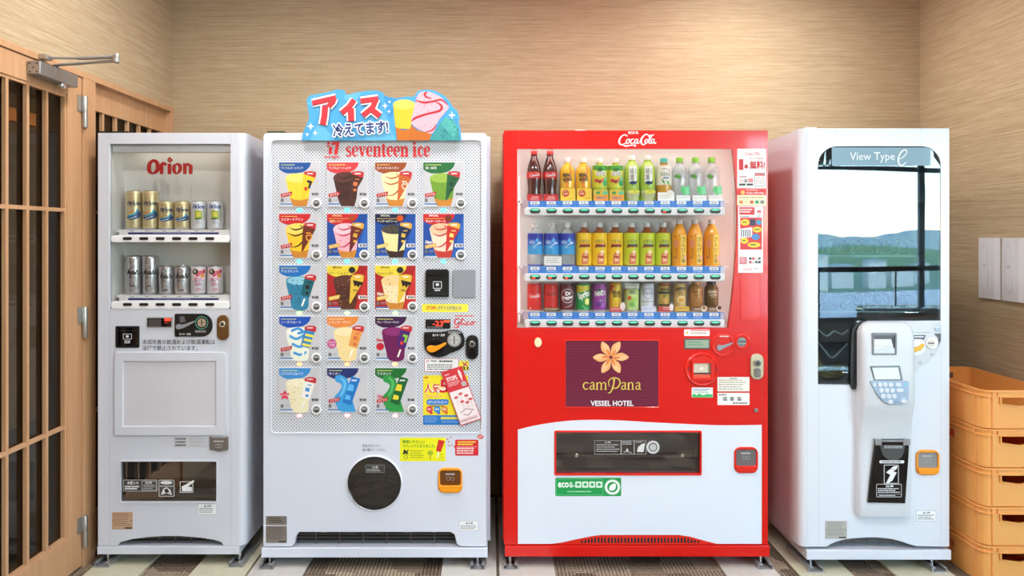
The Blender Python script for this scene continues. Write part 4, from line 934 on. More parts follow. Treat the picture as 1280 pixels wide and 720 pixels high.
p.lines(569, 394.2, 593.5, 396, 1, gl, .7, 3); p.build('maker_lettering', PS.map(), m2, label='red script lettering')
b = MB(); PS.prism(b, smooth_path([(530.5, 417), (533, 414.8), (552, 414.6), (562, 412.6), (571, 412.2), (577.5, 415), (580.6, 422), (580, 431), (574, 437), (563, 441), (555, 445), (544, 445.6), (534, 440), (530.6, 432)], 4, True), 0.010, 0); o = b.build('coin_slot_panel', 'black_plastic', m2, smooth=True, bevel=0.003)
b = MB(); PS.disc(b, 544.5, 433, 10.5, 0.013, -0.0095); b.build('return_dial', 'black_gloss', o, smooth=True, bevel=0.0015)
b = MB(); PS.prism(b, smooth_path([(534, 433.5), (538, 431), (546, 431.5), (556.5, 427.5), (558, 429.5), (549, 436), (541, 439.5), (535.5, 438)], 3, True), 0.021, -0.0125); b.build('return_lever', 'amber', o, smooth=True, bevel=0.001)
b = MB(); PS.disc(b, 568, 424.5, 8.6, 0.014, -0.0095); o2 = b.build('coin_slot', 'steel', o, smooth=True, bevel=0.001)
p = Print(); p.ell(568, 424.5, 6, 6, '#c4c2be').rect(567.3, 419.5, 568.7, 429.5, '#3c3a38').rect(563, 424, 573, 425, '#8c8a86'); p.build('slot_plate', PS.map(0.0143), o2)
p = Print(); p.text('おつり・返却', 541, 417, 556, 420, '#f0f0f0', .03)
for k in range(6): p.ring(561.5+k*2.6, 415.2-0.5*math.sin(k*.7), 1.2, .7, '#c4c4c4', 10)
p.build('panel_print', PS.map(0.0102), o)['kind'] = 'stuff'
lock(m2, PS, 582.5, 418.5, 598, 449, 'black_plastic', 'black_gloss')
p = Print(); p.rr(530.5, 448, 573.5, 464.5, .8, '#c2303a').rr(531, 448.5, 573, 464, .6, '#f0eeee'); p.text('i7', 533, 450, 536.5, 453, '#d0303a', .02); p.lines(538.5, 450.5, 546, 453, 1, '#5a5a5e', .6, 1); p.lines(549, 450.5, 571, 453, 1, '#3a3a3e', .8, 2); p.lines(534, 455.5, 571, 463.5, 3, '#56565c', .45, 5); p.build('service_sticker', PS.map(), m2)
p = Print(); p.rr(574, 451, 586, 463, .8, '#e8dc38'); p.stroke([(578, 453), (584.5, 458)], 1.4, '#c02a6a').stroke([(584, 452.5), (578.5, 458.6)], 1.4, '#c02a6a'); p.text('21', 577.5, 458.5, 585.4, 462.4, '#1c1c1c', .04); p.build('age_sticker', PS.map(), m2)
p = Print(); p.rect(529, 469, 585, 531, '#f0dc2c').rect(529, 518.5, 585, 531, '#1c74c4').poly([(529, 512), (585, 517), (585, 519), (529, 519)], '#f0dc2c')
for c, bo in (('#ffffff', .07), ('#d8202c', .02)): p.text('人気', 530.5, 479, 550, 491.5, c, bo); p.text('5', 549.5, 474.5, 561.5, 491, c, bo); p.text('フレーバー', 531, 492.5, 552, 497.5, c, bo*.6)
p.rr(533, 499, 561, 506, 3, '#2a78c8'); p.text('17アイスプレゼント', 535, 500.8, 559, 504.4, '#f4f4f4', .02); p.lines(538, 506.8, 556, 508.6, 1, '#3a3a3e', .8, 3); p.lines(530.5, 471, 537, 473, 1, '#c8302c', .8, 2)
for k, c in enumerate(('#d8484c', '#3c88cc', '#e08a3c')): p.ell(537+k*9.5, 511.5, 4.2, 4.2, c); p.lines(534.5+k*9.5, 510.6, 539.5+k*9.5, 512.4, 1, '#f4ecec', .8, k); p.ell(539+k*9.5, 515.8, 2, 2, ['#c83a3c', '#2a68b4', '#d8642c'][k], 10)
p.rect(551, 521, 585, 524, '#d8cc50'); p.lines(531, 521, 549, 529, 4, '#8cbce8', .4, 6); p.lines(552, 526, 583, 529, 2, '#8cbce8', .4, 7); p.build('campaign_poster', PS.map(0.0004), m2)
p = Print(); A, B, C_, D_ = (551.5, 465), (577, 457), (602.2, 523), (576, 531.8)
def leaf(u, v):
    tx = A[0]+(B[0]-A[0])*u, A[1]+(B[1]-A[1])*u; bx = D_[0]+(C_[0]-D_[0])*u, D_[1]+(C_[1]-D_[1])*u
    return (tx[0]+(bx[0]-tx[0])*v, tx[1]+(bx[1]-tx[1])*v)
p.map2 = leaf
p.rect(0, 0, 1, 1, '#c8303a').rect(.03, .01, .97, .985, '#f0e4e4').rect(.0, 0, 1, .385, '#d3343c'); p.text('STOPS', .12, .12, .62, .20, '#f6eaea', .03); p.lines(.1, .22, .7, .30, 3, '#f0c8c8', .4, 4); p.lines(.1, .06, .4, .09, 1, '#f0c8c8', .7, 2); p.stroke([(.78, .05), (.84, .12), (.80, .22), (.76, .12), (.78, .05)], .05, '#f6eaea'); p.rect(.70, .27, .92, .35, '#b8b0b0')
for (u, v) in ((.25, .50), (.5, .46), (.72, .52), (.45, .60), (.66, .64), (.85, .60)): p.ell(u, v, .10, .022, '#d4525a', 12); p.stroke([(u, v+.02), (u-.03, v+.14)], .012, '#c88a8e')
p.stroke([(.2, .78), (.5, .74), (.85, .80)], .012, '#a06a6e'); p.stroke([(.3, .82), (.5, .86), (.75, .80)], .014, '#a06a6e'); p.rect(.05, .90, .95, .905, '#c8303a'); p.lines(.08, .92, .9, .96, 1, '#c88a8e', .6, 3)
p.map2 = None; p.build('leaflet', PS.map(0.0085), m2)
# lower door
p = Print(); p.text('商品が出てから', 453, 555.2, 475, 559, '#55555a', .004); p.text('扉を開けてください', 453, 560.3, 482, 564.2, '#55555a', .004); p.build('notice_lettering', P2.map(), m2)
b = MB(); b.lathe([(35.2*P2.k, y2), (35.2*P2.k, y2-0.004), (33.8*P2.k, y2-0.006), (33.4*P2.k, y2-0.002), (33.4*P2.k, y2+0.02)], (P2.X(468), 0, P2.Z(604)), 48, 'y', cap=False); o = b.build('outlet_ring', 'white_bright', m2, smooth=True)
b = MB(); b.lathe([(33.3*P2.k, y2+0.004), (33.3*P2.k, y2-0.002), (32*P2.k, y2-0.004)], (P2.X(468), 0, P2.Z(604)), 48, 'y'); o = b.build('outlet_door', mat('smoke_mirror', '#3a3938', 0.06, 0.55, coat=.8), m2, smooth=True)
p = Print(); p.rr(457, 580.5, 481, 590.5, 1, '#8c8c8c').rr(457.5, 581, 480.5, 590, .8, '#3a3938'); p.text('注意', 465, 582, 473, 585, '#cccccc', .01); p.lines(459, 586, 479, 589.5, 2, '#b4b4b4', .5, 2); p.ring(468, 604, 32.4, 31.6, '#181818', 40); p.stroke([(437.5, 612), (442, 624), (450, 632)], [.4, 1.4, .4], '#8a8a8c', 5); p.build('door_sticker', P2.map(0.0045), o)
p = Print(); p.rect(500, 547, 557, 576.5, '#ece81c'); p.text('環境にやさしい', 503, 550, 531, 554.3, '#2a8a34', .02); p.text('スティックになりました。', 503, 555.3, 544, 559.6, '#2a8a34', .02); p.poly([(505, 561), (508, 564), (511, 561), (509.5, 566), (511, 569), (507, 567), (503.5, 568.5)], '#2c3a24').ring(507.5, 571.5, 2.6, 1.7, '#8a9a2c', 12)
p.lines(512.5, 563, 530, 574, 4, '#9aa41c', .4, 3); p.poly([(548, 549.5), (556, 551), (551, 565), (545, 563.5)], '#d8302c'); p.poly([(547.5, 565), (549.3, 565.4), (547.6, 572.5), (546, 572)], '#f2f0dc'); p.stroke([(538, 574), (538, 567)], .9, '#b06a2c').ell(538, 566, 3.6, 3, '#a8b82c', 12); p.stroke([(550, 569), (552.5, 567.5)], .5, '#4a6a24').stroke([(551, 572), (554, 572)], .5, '#4a6a24'); p.build('ecology_sticker', P2.map(), m2)
p = Print(); p.rr(569, 549.5, 598, 569.5, 1.5, '#d8222c'); p.poly([(569.5, 556), (566.5, 558.6), (570, 560)], '#d8222c'); p.lines(572, 551.5, 596, 557.5, 2, '#f0dc50', .6, 3); p.lines(571, 559.5, 596, 568.5, 3, '#f6e0e0', .55, 5); p.rect(570.5, 558.2, 596.5, 558.7, '#f0b0b0'); p.ell(600.5, 546, 3.9, 2.8, '#d84434'); p.text('NEW', 598, 544.8, 603, 547.2, '#f6e4d4', .02, rot=-.3)
for (a, bq) in ((559.5, 549), (563.5, 546.5), (560.8, 552)): p.ell(a, bq, .9, .9, '#c83a4c', 10)
p.stroke([(560, 556), (562.5, 557.4), (566, 554.5)], .8, '#c83a4c', 4); p.build('campaign_sticker', P2.map(), m2)
coin_return(m2, P2, 548, 584.5, 578, 615.5, 'amber', 'amber', mat('amber_smoke', '#6a3c12', .15, coat=.4), 7)
warn_label(m2, P2, 574, 651, 598, 663.5, 8)
b = MB(); P2.box(b, 332.5, 645, 358.5, 656, 0.001, 0); o = b.build('maker_plate', mat('plate_grey', '#98908a', .35, .6), m2); p = Print(); p.lines(336, 647, 355, 654.5, 3, '#4a4642', .5, 2); p.build('plate_print', P2.map(0.0012), o)
name_plate(m2, P2, 332.5, 657.5, 358.5, 678.5, 'plate_grey', '#5c5650', 9)
# header sign standing on the front edge
sg = [(378, 176), (380, 166), (384, 156), (387.5, 148), (385.5, 135), (384, 125), (388, 120), (396, 118.5), (410, 116), (422, 112.5), (430, 113), (434.5, 119.5), (446, 116), (460, 114.2), (472, 113.6), (479.5, 116.5), (482, 123), (490, 122.2), (496, 123.6), (507, 121.5), (518, 121.5), (522, 115), (531, 112.4), (544, 114), (556, 120.5), (562, 127), (566, 134), (572, 139), (574.5, 147), (573.5, 154), (576, 163), (576.6, 176)]
sgn = thing('ice_cream_sign', (P2.X(477), y2-0.004, P2.Z(176)), 'blue cut-out sign with ice cream cones on top of the ice cream machine', 'sign')
b = MB(); P2.prism(b, smooth_path(sg, 3, True)[:-2] if False else sg, 0.012, -0.0045); b.build('board', mat('sign_blue', '#4aa3d6', .4), sgn, smooth=True)
p = Print()
for t in (((388, 176), (400, 150), (420, 176)), ((384, 130), (396, 120), (400, 140)), ((430, 120), (452, 116), (440, 140)), ((455, 176), (480, 140), (496, 176)), ((480, 120), (500, 126), (488, 150)), ((540, 116), (560, 128), (548, 140))): p.poly(t, '#62b4e0' if t[0][0] % 20 else '#3b92cc')
for (a, bq, r) in ((389.3, 158.5, 5), (384.8, 168.6, 3), (395, 166.6, 3.4), (482, 133, 4), (487.3, 128, 2.2), (486.8, 140, 2.6), (565, 144.6, 5), (572, 172, 2)):
    p.poly([(a+(r if kk % 2 == 0 else r*.32)*math.sin(kk*PI/4), bq-(r if kk % 2 == 0 else r*.32)*math.cos(kk*PI/4)) for kk in range(8)], '#f2f6f8')
# cones
p.poly([(537, 176), (547, 160), (556, 147.5), (566, 150), (573, 160), (575, 176)], '#3c9a9a'); p.poly([(552, 156), (557, 147), (568, 152), (574, 166), (566, 172)], '#52b0aa')
rd = random.Random(5); v = []; f = []
for kk in range(90):
    a, bq = rd.uniform(548, 573), rd.uniform(150, 174)
    if bq < 190-(a-530)*.95+0 and a < 553: continue
    r = rd.uniform(.3, .8); n0 = len(v); v += [(a-r, bq), (a, bq-r), (a+r, bq), (a, bq+r)]; f.append((n0, n0+1, n0+2, n0+3))
p.raw(v, f, '#14403c')
p.poly([(492, 132), (519, 132), (513.5, 162), (495, 161)], '#f2c22c').poly([(495, 159), (504, 163.5), (513.6, 162), (512, 176), (497, 176)], '#c8701c').ell(505.6, 131.4, 13.8, 6.2, '#f6d45c')
p.poly([(514, 157), (522, 163.5), (540, 168), (537, 176), (510, 176)], '#c46a1c')
p.poly(smooth_path([(521, 124), (525, 117), (531, 115.4), (540, 116.5), (552, 123), (561, 134), (556, 142), (548, 152), (541, 167), (530, 165), (520, 160), (514.4, 153), (517, 140)], 4, True), '#f2b4c0')
for pts, ws in ((((520, 126), (530, 129), (542, 127.5), (552, 125.6), (560, 132)), (1, 2.6, 2.4, 2.2, 1)), (((534, 116), (531, 119), (534, 122.5), (540, 124)), (2.4, 2.6, 2, 1)), (((545, 128), (552, 133), (550, 139), (535, 143), (520, 148), (515, 152)), (1, 2.6, 3, 2.6, 3, 1.4)), (((532, 166), (541, 163), (546, 156)), (1, 2, 1))): p.stroke(pts, ws, '#c41c2c', 5)
v = []; f = []
for kk in range(40):
    a, bq = rd.uniform(519, 546), rd.uniform(120, 160); r = rd.uniform(.3, .7); n0 = len(v); v += [(a-r, bq), (a, bq-r), (a+r, bq), (a, bq+r)]; f.append((n0, n0+1, n0+2, n0+3))
p.raw(v, f, '#c0405a')
# katakana lettering: white outline then red
KA = [[(391.5, 129.6), (421, 122.8)], [(418.8, 123.6), (417, 128), (411.5, 134)], [(407.5, 133), (406.5, 146), (404.5, 156.5)], [(443.5, 125.5), (437.5, 134), (428, 142)], [(439.5, 136), (440, 152)], [(451.5, 127), (473.5, 124)], [(471, 124.5), (466.5, 135), (454.5, 145)], [(464, 136.5), (475.5, 145.5)]]
KW = [5.6, 5.6, 6.4, 5.8, 6.4, 5.6, 5.6, 6.2]
for s_, w_ in zip(KA, KW): p.stroke(s_, w_+6.4, '#2a6aa4'); 
for s_, w_ in zip(KA, KW): p.stroke(s_, w_+5.2, '#f4f0ec')
for s_, w_ in zip(KA, KW): p.stroke([(a, bq+.4) for a, bq in s_], w_+1.2, '#a81822')
for s_, w_ in zip(KA, KW): p.stroke(s_, w_, '#d92c38')
for kk in range(8):
    dx, dy = 1.5*math.cos(kk*PI/4), 1.5*math.sin(kk*PI/4); p.text('冷えてます!', 417+dx, 153+dy, 486+dx, 170+dy, '#f4f2ee', .03, rot=-.075)
p.text('冷えてます!', 417, 153, 486, 170, '#1c3c80', .03, rot=-.075)
p.build('sign_print', P2.map(0.0122), sgn)

# ================================================================== 3. RED DRINKS MACHINE
P3 = Plane(2.98); y3 = P3.y
m3 = thing('drinks_vending_machine', (P3.X(796), 0.35, 0), 'red soft drink vending machine with three lit shelves of bottles and cans', 'vending machine')
zb3 = P3.Z(695.4)
shell(P3.X(629), P3.X(961), y3+0.071, y3+0.17, y3+0.72, zb3+0.04, P3.Z(164)).build('cabinet', 'red_paint', m3)
glass_out = [(646.5, 186), (916, 186), (918.5, 210), (921, 240), (922, 270), (921, 305), (918.5, 340), (915, 375), (910.5, 410), (646.5, 410)]
take = rr(694.5, 539.5, 875.5, 592.5, 1.5)
vent = [(647, 680), (690, 679.6), (702, 678), (720, 674), (740, 670), (752, 668.5), (848, 668.5), (862, 670.5), (880, 675.5), (896, 679.6), (952, 680)]
b = MB(); P3.plate(b, rr(630, 163, 959.8, 680.6, 1.2), [glass_out, take], 0, 0.02); b.build('door_front', 'red_paint', m3, smooth=True, bevel=0.002)
b = MB(); P3.box(b, 630, 163, 636, 680.6, -0.0205, 0.07); P3.box(b, 954, 163, 959.8, 680.6, -0.0205, 0.07); P3.box(b, 636, 163, 954, 170, -0.0205, 0.07); P3.box(b, 636, 650, 954, 680, -0.0205, 0.07); b.build('door_rim', 'red_paint', m3)
p = Print()
for x in (648.6, 909.5): p.rect(x-.25, 163.6, x+.25, 185.5, '#b81410')
p.rect(647, 411.6, 952, 412.1, '#b81410').rect(952.2, 412, 952.7, 680, '#b81410').rect(646.6, 410, 647.1, 680, '#b81410'); p.build('door_seam', P3.map(0.0002), m3)['kind'] = 'stuff'
# white lower panel with the wave
wave = smooth_path([(647.4, 537), (665, 532.6), (688, 528.6), (708, 526.2), (729, 525), (756, 524.9), (784, 526), (817, 528), (850, 529.6), (877, 530.8), (910, 531.6), (952, 531)], 3)
b = MB(); P3.plate(b, wave+[(952, 679.6)]+vent[::-1][1:-1]+[(647.4, 679.6)], [rr(692.8, 538, 877, 594, 2)], 0.0012, -0.0001); b.build('white_panel', mat('panel_white', '#dfe4ee', .35, coat=.1), m3)
b = MB(); P3.plate(b, rr(692.8, 538, 877, 594, 2), [rr(695.2, 540.2, 875, 592, 1.5)], 0.005, 0); b.build('outlet_frame', 'red_plastic', m3, bevel=0.001)
b = MB(); P3.prism(b, [(a, c+.6) for a, c in vent[1:-1]]+[(896, 680.6), (690, 680.6)], 0.0005, -0.0001); o = b.build('vent_panel', 'red_plastic', m3)
for k in range(40):
    x = 715+k*4.15; top = 671.8 if 744 < x < 856 else (671.8+(744-x)*.21 if x < 744 else 671.8+(x-856)*.23)
    if top > 676: continue
    b = MB(); P3.prism(b, rr(x-1.15, top, x+1.15, 678.8, 1.0, 3), 0.0012, -0.0004); b.build('vent_slot', 'dark_inside', o)
b = MB(); P3.box(b, 631, 681.6, 961.8, 695.4, 0.004, 0.62); b.build('base_rail', 'red_paint', m3, bevel=0.0025)
for px in (638, 954): foot(m3, P3.X(px), y3+0.03, zb3)
b = MB(); P3.prism(b, rr(722, 157.8, 736.5, 163, 1.2), -0.1, 0.16); b.build('top_hinge_cover', 'white_plastic', m3, bevel=0.002)
# header script
def cola(p, q, c):
    def st(pts, ws, sm=5): p.stroke([q(*a) for a in pts], [w*q.s for w in ws], c, sm)
    # units: 47 wide, 17 high
    st([(11.5, 3.2), (8.5, 1.2), (4.2, 3.4), (1.4, 8.5), (2.2, 12.6), (5.6, 13.6), (9.2, 11.6)], [1.2, 1.2, 1.6, 2.2, 2.0, 1.4, .9])
    st([(12.8, 6.6), (10.4, 8.8), (10.8, 12.2), (13.0, 11.4), (14.4, 8.4), (12.8, 6.6), (15.6, 7.2)], [1.0, 1.5, 1.5, 1.2, 1.4, 1.0, .7])
    st([(19.6, 7.2), (17.8, 6.6), (15.8, 9.0), (16.2, 12.2), (18.6, 11.8), (20.4, 9.8)], [1.3, 1.0, 1.5, 1.5, 1.1, .7])
    st([(24.0, 7.0), (22.0, 7.0), (20.6, 9.8), (21.2, 12.2), (23.0, 11.0), (24.6, 7.0), (24.0, 11.2), (25.4, 12.2), (27.0, 10.6)], [1.2, 1.0, 1.5, 1.4, 1.0, 1.3, 1.5, 1.2, .7])
    st([(26.4, 9.6), (28.6, 9.0)], [1.1, 1.1], 0)
    st([(38.6, 3.6), (36.6, .8), (32.6, 2.0), (29.0, 7.0), (29.2, 12.0), (32.2, 13.6), (35.4, 11.2)], [1.3, 1.2, 1.6, 2.3, 2.1, 1.4, .9])
    st([(38.4, 3.0), (42.0, 2.6), (45.2, .6)], [1.6, 1.1, .5])
    st([(35.6, 6.8), (33.6, 9.0), (34.2, 12.0), (36.2, 11.0), (37.2, 8.2), (35.6, 6.8)], [1.0, 1.5, 1.4, 1.2, 1.3, 1.0])
    st([(38.4, 10.0), (41.6, 3.0), (40.6, 1.8), (38.8, 7.0), (38.6, 11.6), (40.4, 11.8)], [.9, 1.2, 1.2, 1.5, 1.5, .8])
    st([(44.6, 6.8), (42.6, 6.8), (41.2, 9.6), (41.8, 12.0), (43.6, 10.8), (45.2, 6.8), (44.6, 11.0), (46.2, 12.0), (47.6, 10.4)], [1.2, 1.0, 1.5, 1.4, 1.0, 1.3, 1.5, 1.2, .7])
    st([(5.0, 13.4), (9.5, 15.4), (16, 14.4), (22, 14.6), (20, 16.4)], [.9, 1.8, 1.2, 1.4, .5])
p = Print(); cola(p, Q(772.6, 167.2, 1.0), '#f4f0f0'); p.text('eco', 785, 164.2, 793.6, 167.6, '#f4e0e0', .02); p.text('る', 793.8, 164.2, 798, 167.6, '#f4e0e0', .02); p.build('logo_lettering', P3.map(0.0006), m3, label='white script lettering')
# show case
dep = 0.15; b = MB()
P3.box(b, 634, 172, 638, 415, -0.0205, dep); P3.box(b, 932, 172, 936, 415, -0.0205, dep); P3.box(b, 634, 170, 936, 175, -0.0205, dep); P3.box(b, 634, 410, 936, 415, -0.0205, dep); P3.box(b, 634, 170, 936, 415, -dep, dep+0.01); b.build('show_case', mat('case_white', '#e6e4e0', .4), m3)
b = MB(); P3.box(b, 650, 178, 916, 182, -0.022, 0.034); b.build('lamp_tube', 'tube_lamp', m3)
for xa in (640, 926): b = MB(); P3.box(b, xa, 190, xa+2.5, 405, -0.024, 0.032); b.build('lamp_tube', 'tube_lamp', m3)
b = MB(); P3.box(b, 647.6, 192, 651, 214, -0.03, 0.05); P3.box(b, 648.4, 218, 650.4, 404, -0.04, 0.045); b.build('side_rail', 'white_plastic', m3)
BX = [669.2+20.53*k for k in range(12)]
mat('blue_strip', '#3b7fd0', .35); mat('teal_led', '#5fd0ae', .3, emit='#58e0b4', strength=.55); mat('blue_pale', '#a9b6dc', .35)
for r, ys in enumerate((250.5, 333.5, 391.5)):
    b = MB(); P3.box(b, 648, ys, 916, ys+2.4, -0.04, 0.145); b.build('shelf', 'white_plastic', m3)
    b = MB(); P3.box(b, 654, ys, 908, ys+9.5, -0.03, 0.042); o = b.build('price_rail', 'blue_strip', m3)
    p = Print(); p.rect(654, ys, 661, ys+9, '#b9a5ad')
    for k, x in enumerate(BX):
        p.rr(x-5.8, ys+.6, x+5.8, ys+4.4, .5, '#f4f4f6'); p.text('¥'+('160' if r < 2 else '130'), x-3.4, ys+1.5, x+3.4, ys+3.7, '#3a3a44', .02); p.lines(x-6, ys+5.6, x+8, ys+7.8, 1, '#9cc0ee', .6, k+20*r)
        p.rect(x+9.9, ys+1, x+10.3, ys+8.6, '#6aa0e0')
    p.rect(903, ys+.5, 908, ys+9, '#c3c8dc'); p.build('price_strip', P3.map(-0.0295), o)
    b = MB(); P3.prism(b, rr(656, ys+8.6, 907.5, ys+18.6, 2.5), -0.012, 0.045); o = b.build('button_rail', 'white_plastic', m3, smooth=True, bevel=0.003)
    for k, x in enumerate(BX):
        b = MB(); P3.prism(b, rr(x-6.6, ys+10.0, x+6.6, ys+16, 2.9), -0.0085, 0.0118); o2 = b.build('select_button', mat('button_dark', '#3c3c38', .25, coat=.3), o, smooth=True)
        p = Print(); p.poly([(x-5.6, ys+12.3), (x-4.6, ys+11), (x, ys+10.5), (x+4.6, ys+11), (x+5.6, ys+12.3), (x, ys+12.9)], 'teal_led')
        if (r == 1 and k < 3) or (r == 0 and k == 8): p.rect(x-4, ys+13.4, x, ys+15, 'led_red')
        p.build('button_light', P3.map(-0.0082), o2)
# ---- drinks
mat('cola_brown', '#4a1d12', .12, coat=.6); mat('tea_brown', '#8f4a20', .15, coat=.6); mat('orange_drink', '#f2a11e', .15, coat=.6); mat('yellow_drink', '#f0bd2c', .15, coat=.6); mat('green_tea', '#a8c74a', .15, coat=.6); mat('barley', '#d09a3c', .2, coat=.5)
mat('cap_white', '#eceae6', .35); mat('cap_red', '#c8201c', .35); mat('cap_teal', '#49b9ad', .35); mat('cap_green', '#7fbf2c', .35)
def std(H, R, shoulder=.66, neck=.86, base=.94): return [(R*.86, 0), (R*base, .003), (R, .010), (R, H*shoulder), (R*.98, H*(shoulder+.03)), (R*.86, H*(shoulder+.10)), (R*.62, H*(neck-.06)), (R*.42, H*(neck-.01)), (R*.36, H*neck), (R*.36, H*.895)]
R_, H_ = 0.0325, 0.195
def sleeve(p, y0, y1, c, w=60): p.rect(-w, -y1, w, -y0, c)
# contour cola bottle
cp = [(R_*.82, 0), (R_*.88, .004), (R_*.90, .02), (R_*.84, .045), (R_*.85, .06), (R_*.93, .085), (R_*.95, .095), (R_*.95, .125), (R_*.93, .13), (R_*.82, .15), (R_*.60, .172), (R_*.42, .187), (R_*.38, .195), (R_*.38, .200)]
p = Print(); cola(p, Q(-22, -118, 0.98), '#f2eeee')
root = bottle(cp, 'cola_brown', 'cap_red', .014, R_*.43, p, R_*.955, (R_*.952, .096, .124), '#c8241f', 'cola_brown')
promo(root, -.031, .031, .0, .028, -.0345, '#c8241f', lambda p: (p.text('LARGE', -12, -19, 16, -13, '#f6e8e8', .02), p.lines(-18, -9, 20, -3, 1, '#f0c8c4', .5, 3)))
PROTO['cola'] = (root, False)
p = Print(); p.stroke([(6, -150), (14, -120), (-4, -80), (8, -30)], [3, 9, 12, 3], '#f08a2c', 4)
for c, bo in (('#3a2a1c', .06),): p.text('REAL', -22, -118, 14, -102, c, bo, rot=-.05); p.text('GOLD', -22, -100, 18, -84, c, bo, rot=-.05)
p.lines(-18, -80, 14, -76, 1, '#3a2a1c', .6, 2)
root = bottle(std(.186, R_), 'yellow_drink', 'cap_white', .018, R_*.42, p, R_)
promo(root, -.031, .031, 0, .052, -.0345, '#f2cc3c', lambda p: (p.ell(-10, -32, 15, 15, '#c8481c'), p.text('160', -19, -35, -1, -27, '#f6d8b8', .03), p.lines(-16, -42, -4, -38, 1, '#f6d8b8', .6, 2), p.lines(2, -14, 26, -5, 2, '#c89a2c', .5, 4)))
PROTO['gold'] = (root, False)
p = Print(); sleeve(p, 58, 150, '#d9d83a'); p.poly([(-40, -150), (40, -150), (40, -132), (0, -126), (-40, -134)], '#4aa43c'); p.ell(-2, -132, 13, 9, '#2c7a2c')
for c, bo in (('#1c2c4c', .11), ('#f6f4ee', .04)): p.text('FANTA', -22, -126, 24, -106, c, bo, rot=-.06)
p.ell(-18, -86, 9, 8, '#c8443a').ell(-4, -82, 9, 8, '#a83a2c').ell(8, -88, 8, 8, '#d8643a').ell(20, -76, 13, 14, '#3ca860').ell(22, -94, 9, 9, '#7ad0a0')
root = bottle(std(.184, R_), mat('lime_body', '#b5c93a', .15, coat=.6), 'cap_white', .018, R_*.42, p, R_)
promo(root, -.031, .031, 0, .046, -.0345, '#e89a2c', lambda p: (p.rect(-31, -46, 31, -24, '#d8b83c'), p.ell(-12, -34, 9, 7, '#3c9a3c'), p.ell(18, -34, 12, 8, '#5cc08a'), p.text('まるごと', -18, -18, 20, -9, '#4a5ab0', .05)))
PROTO['fruit'] = (root, False)
p = Print(); p.rr(-18, -148, 16, -80, 3, '#eef0e6'); p.text('綾', -14, -140, 3, -114, '#2a3c2c', 0); p.text('鷹', -14, -112, 3, -88, '#2a3c2c', 0); p.lines(7, -138, 13, -110, 6, '#7a8a78', .5, 3); p.poly([(-16, -80), (-4, -86), (10, -82), (20, -90), (12, -72), (-4, -68), (-14, -74)], '#1c3c6a')
root = bottle([(R_*.9, 0), (R_, .006), (R_, .138), (R_*.92, .15), (R_*.55, .165), (R_*.4, .172), (R_*.36, .178)], 'green_tea', 'cap_white', .017, R_*.43, p, R_)
b = MB(); b.lathe([(.014, .0), (.019, .002), (.028, .024), (.031, .040), (.030, .044), (.028, .040)], (0, -.017, 0), 20); o = b.build('tea_cup_card', mat('cup_cream', '#c9cf9a', .4), root, smooth=True)
p = Print(); p.ell(0, -38, 24, 8, '#dcd84a'); p.poly([(0, -46), (8, -38), (-4, -34)], '#b8b42c'); p.build('tea_print', lambda u, v, n: (u*.001, -.0485-n*EPS, -v*.001), o)
PROTO['green'] = (root, False)
p = Print(); sleeve(p, 68, 150, '#e9e6da'); p.text('爽健美茶', -22, -122, 22, -104, '#3c6a3c', 0); p.lines(-16, -138, 16, -130, 1, '#8a9a7a', .5, 2); p.rect(-10, -100, 14, -95, '#3c64a8'); p.poly([(-18, -96), (-8, -88), (0, -70), (-12, -78)], '#4a9a3c').poly([(2, -86), (14, -82), (20, -66), (8, -72)], '#6ab04a'); p.ell(14, -130, 5, 4, '#d8a0a0')
root = bottle(std(.184, R_), 'barley', 'cap_teal', .019, R_*.47, p, R_)
promo(root, -.034, .036, 0, .036, -.0345, '#efeeea', lambda p: (p.lines(-28, -26, 26, -8, 3, '#c8b48a', .35, 4), p.ell(18, -36, 14, 10, '#e8e2d2')))
PROTO['blend'] = (root, False)
def starp(p, cx, cy, r, c):
    p.poly([(cx+(r if k % 2 == 0 else r*.42)*math.sin(k*PI/6+.3), cy-(r if k % 2 == 0 else r*.42)*math.cos(k*PI/6+.3)) for k in range(12)], c)
p = Print(); starp(p, -16, -104, 15, '#3f8a2c'); starp(p, -15, -104, 10, '#5aa83a'); p.lines(2, -114, 24, -100, 3, '#a9b2b0', .5, 5)
root = bottle(std(.186, R_*.98), 'clear_pet', 'cap_green', .02, R_*.45, p, R_*.985)
promo(root, -.022, .036, 0, .024, -.0345, '#e9ebe8', lambda p: (p.lines(-18, -18, 28, -6, 3, '#c8c8b0', .35, 4),))
p = Print(); p.poly([(-10, -44), (0, -54), (4, -66), (14, -58), (32, -66), (34, -28), (14, -28), (2, -30), (4, -40)], '#4fc86a'); p.poly([(14, -58), (32, -66), (34, -28), (16, -28)], '#7ae0a0'); p.build('leaf_card', lambda u, v, n: (u*.001, -.0338-n*EPS, -v*.001), root)
PROTO['water'] = (root, False)
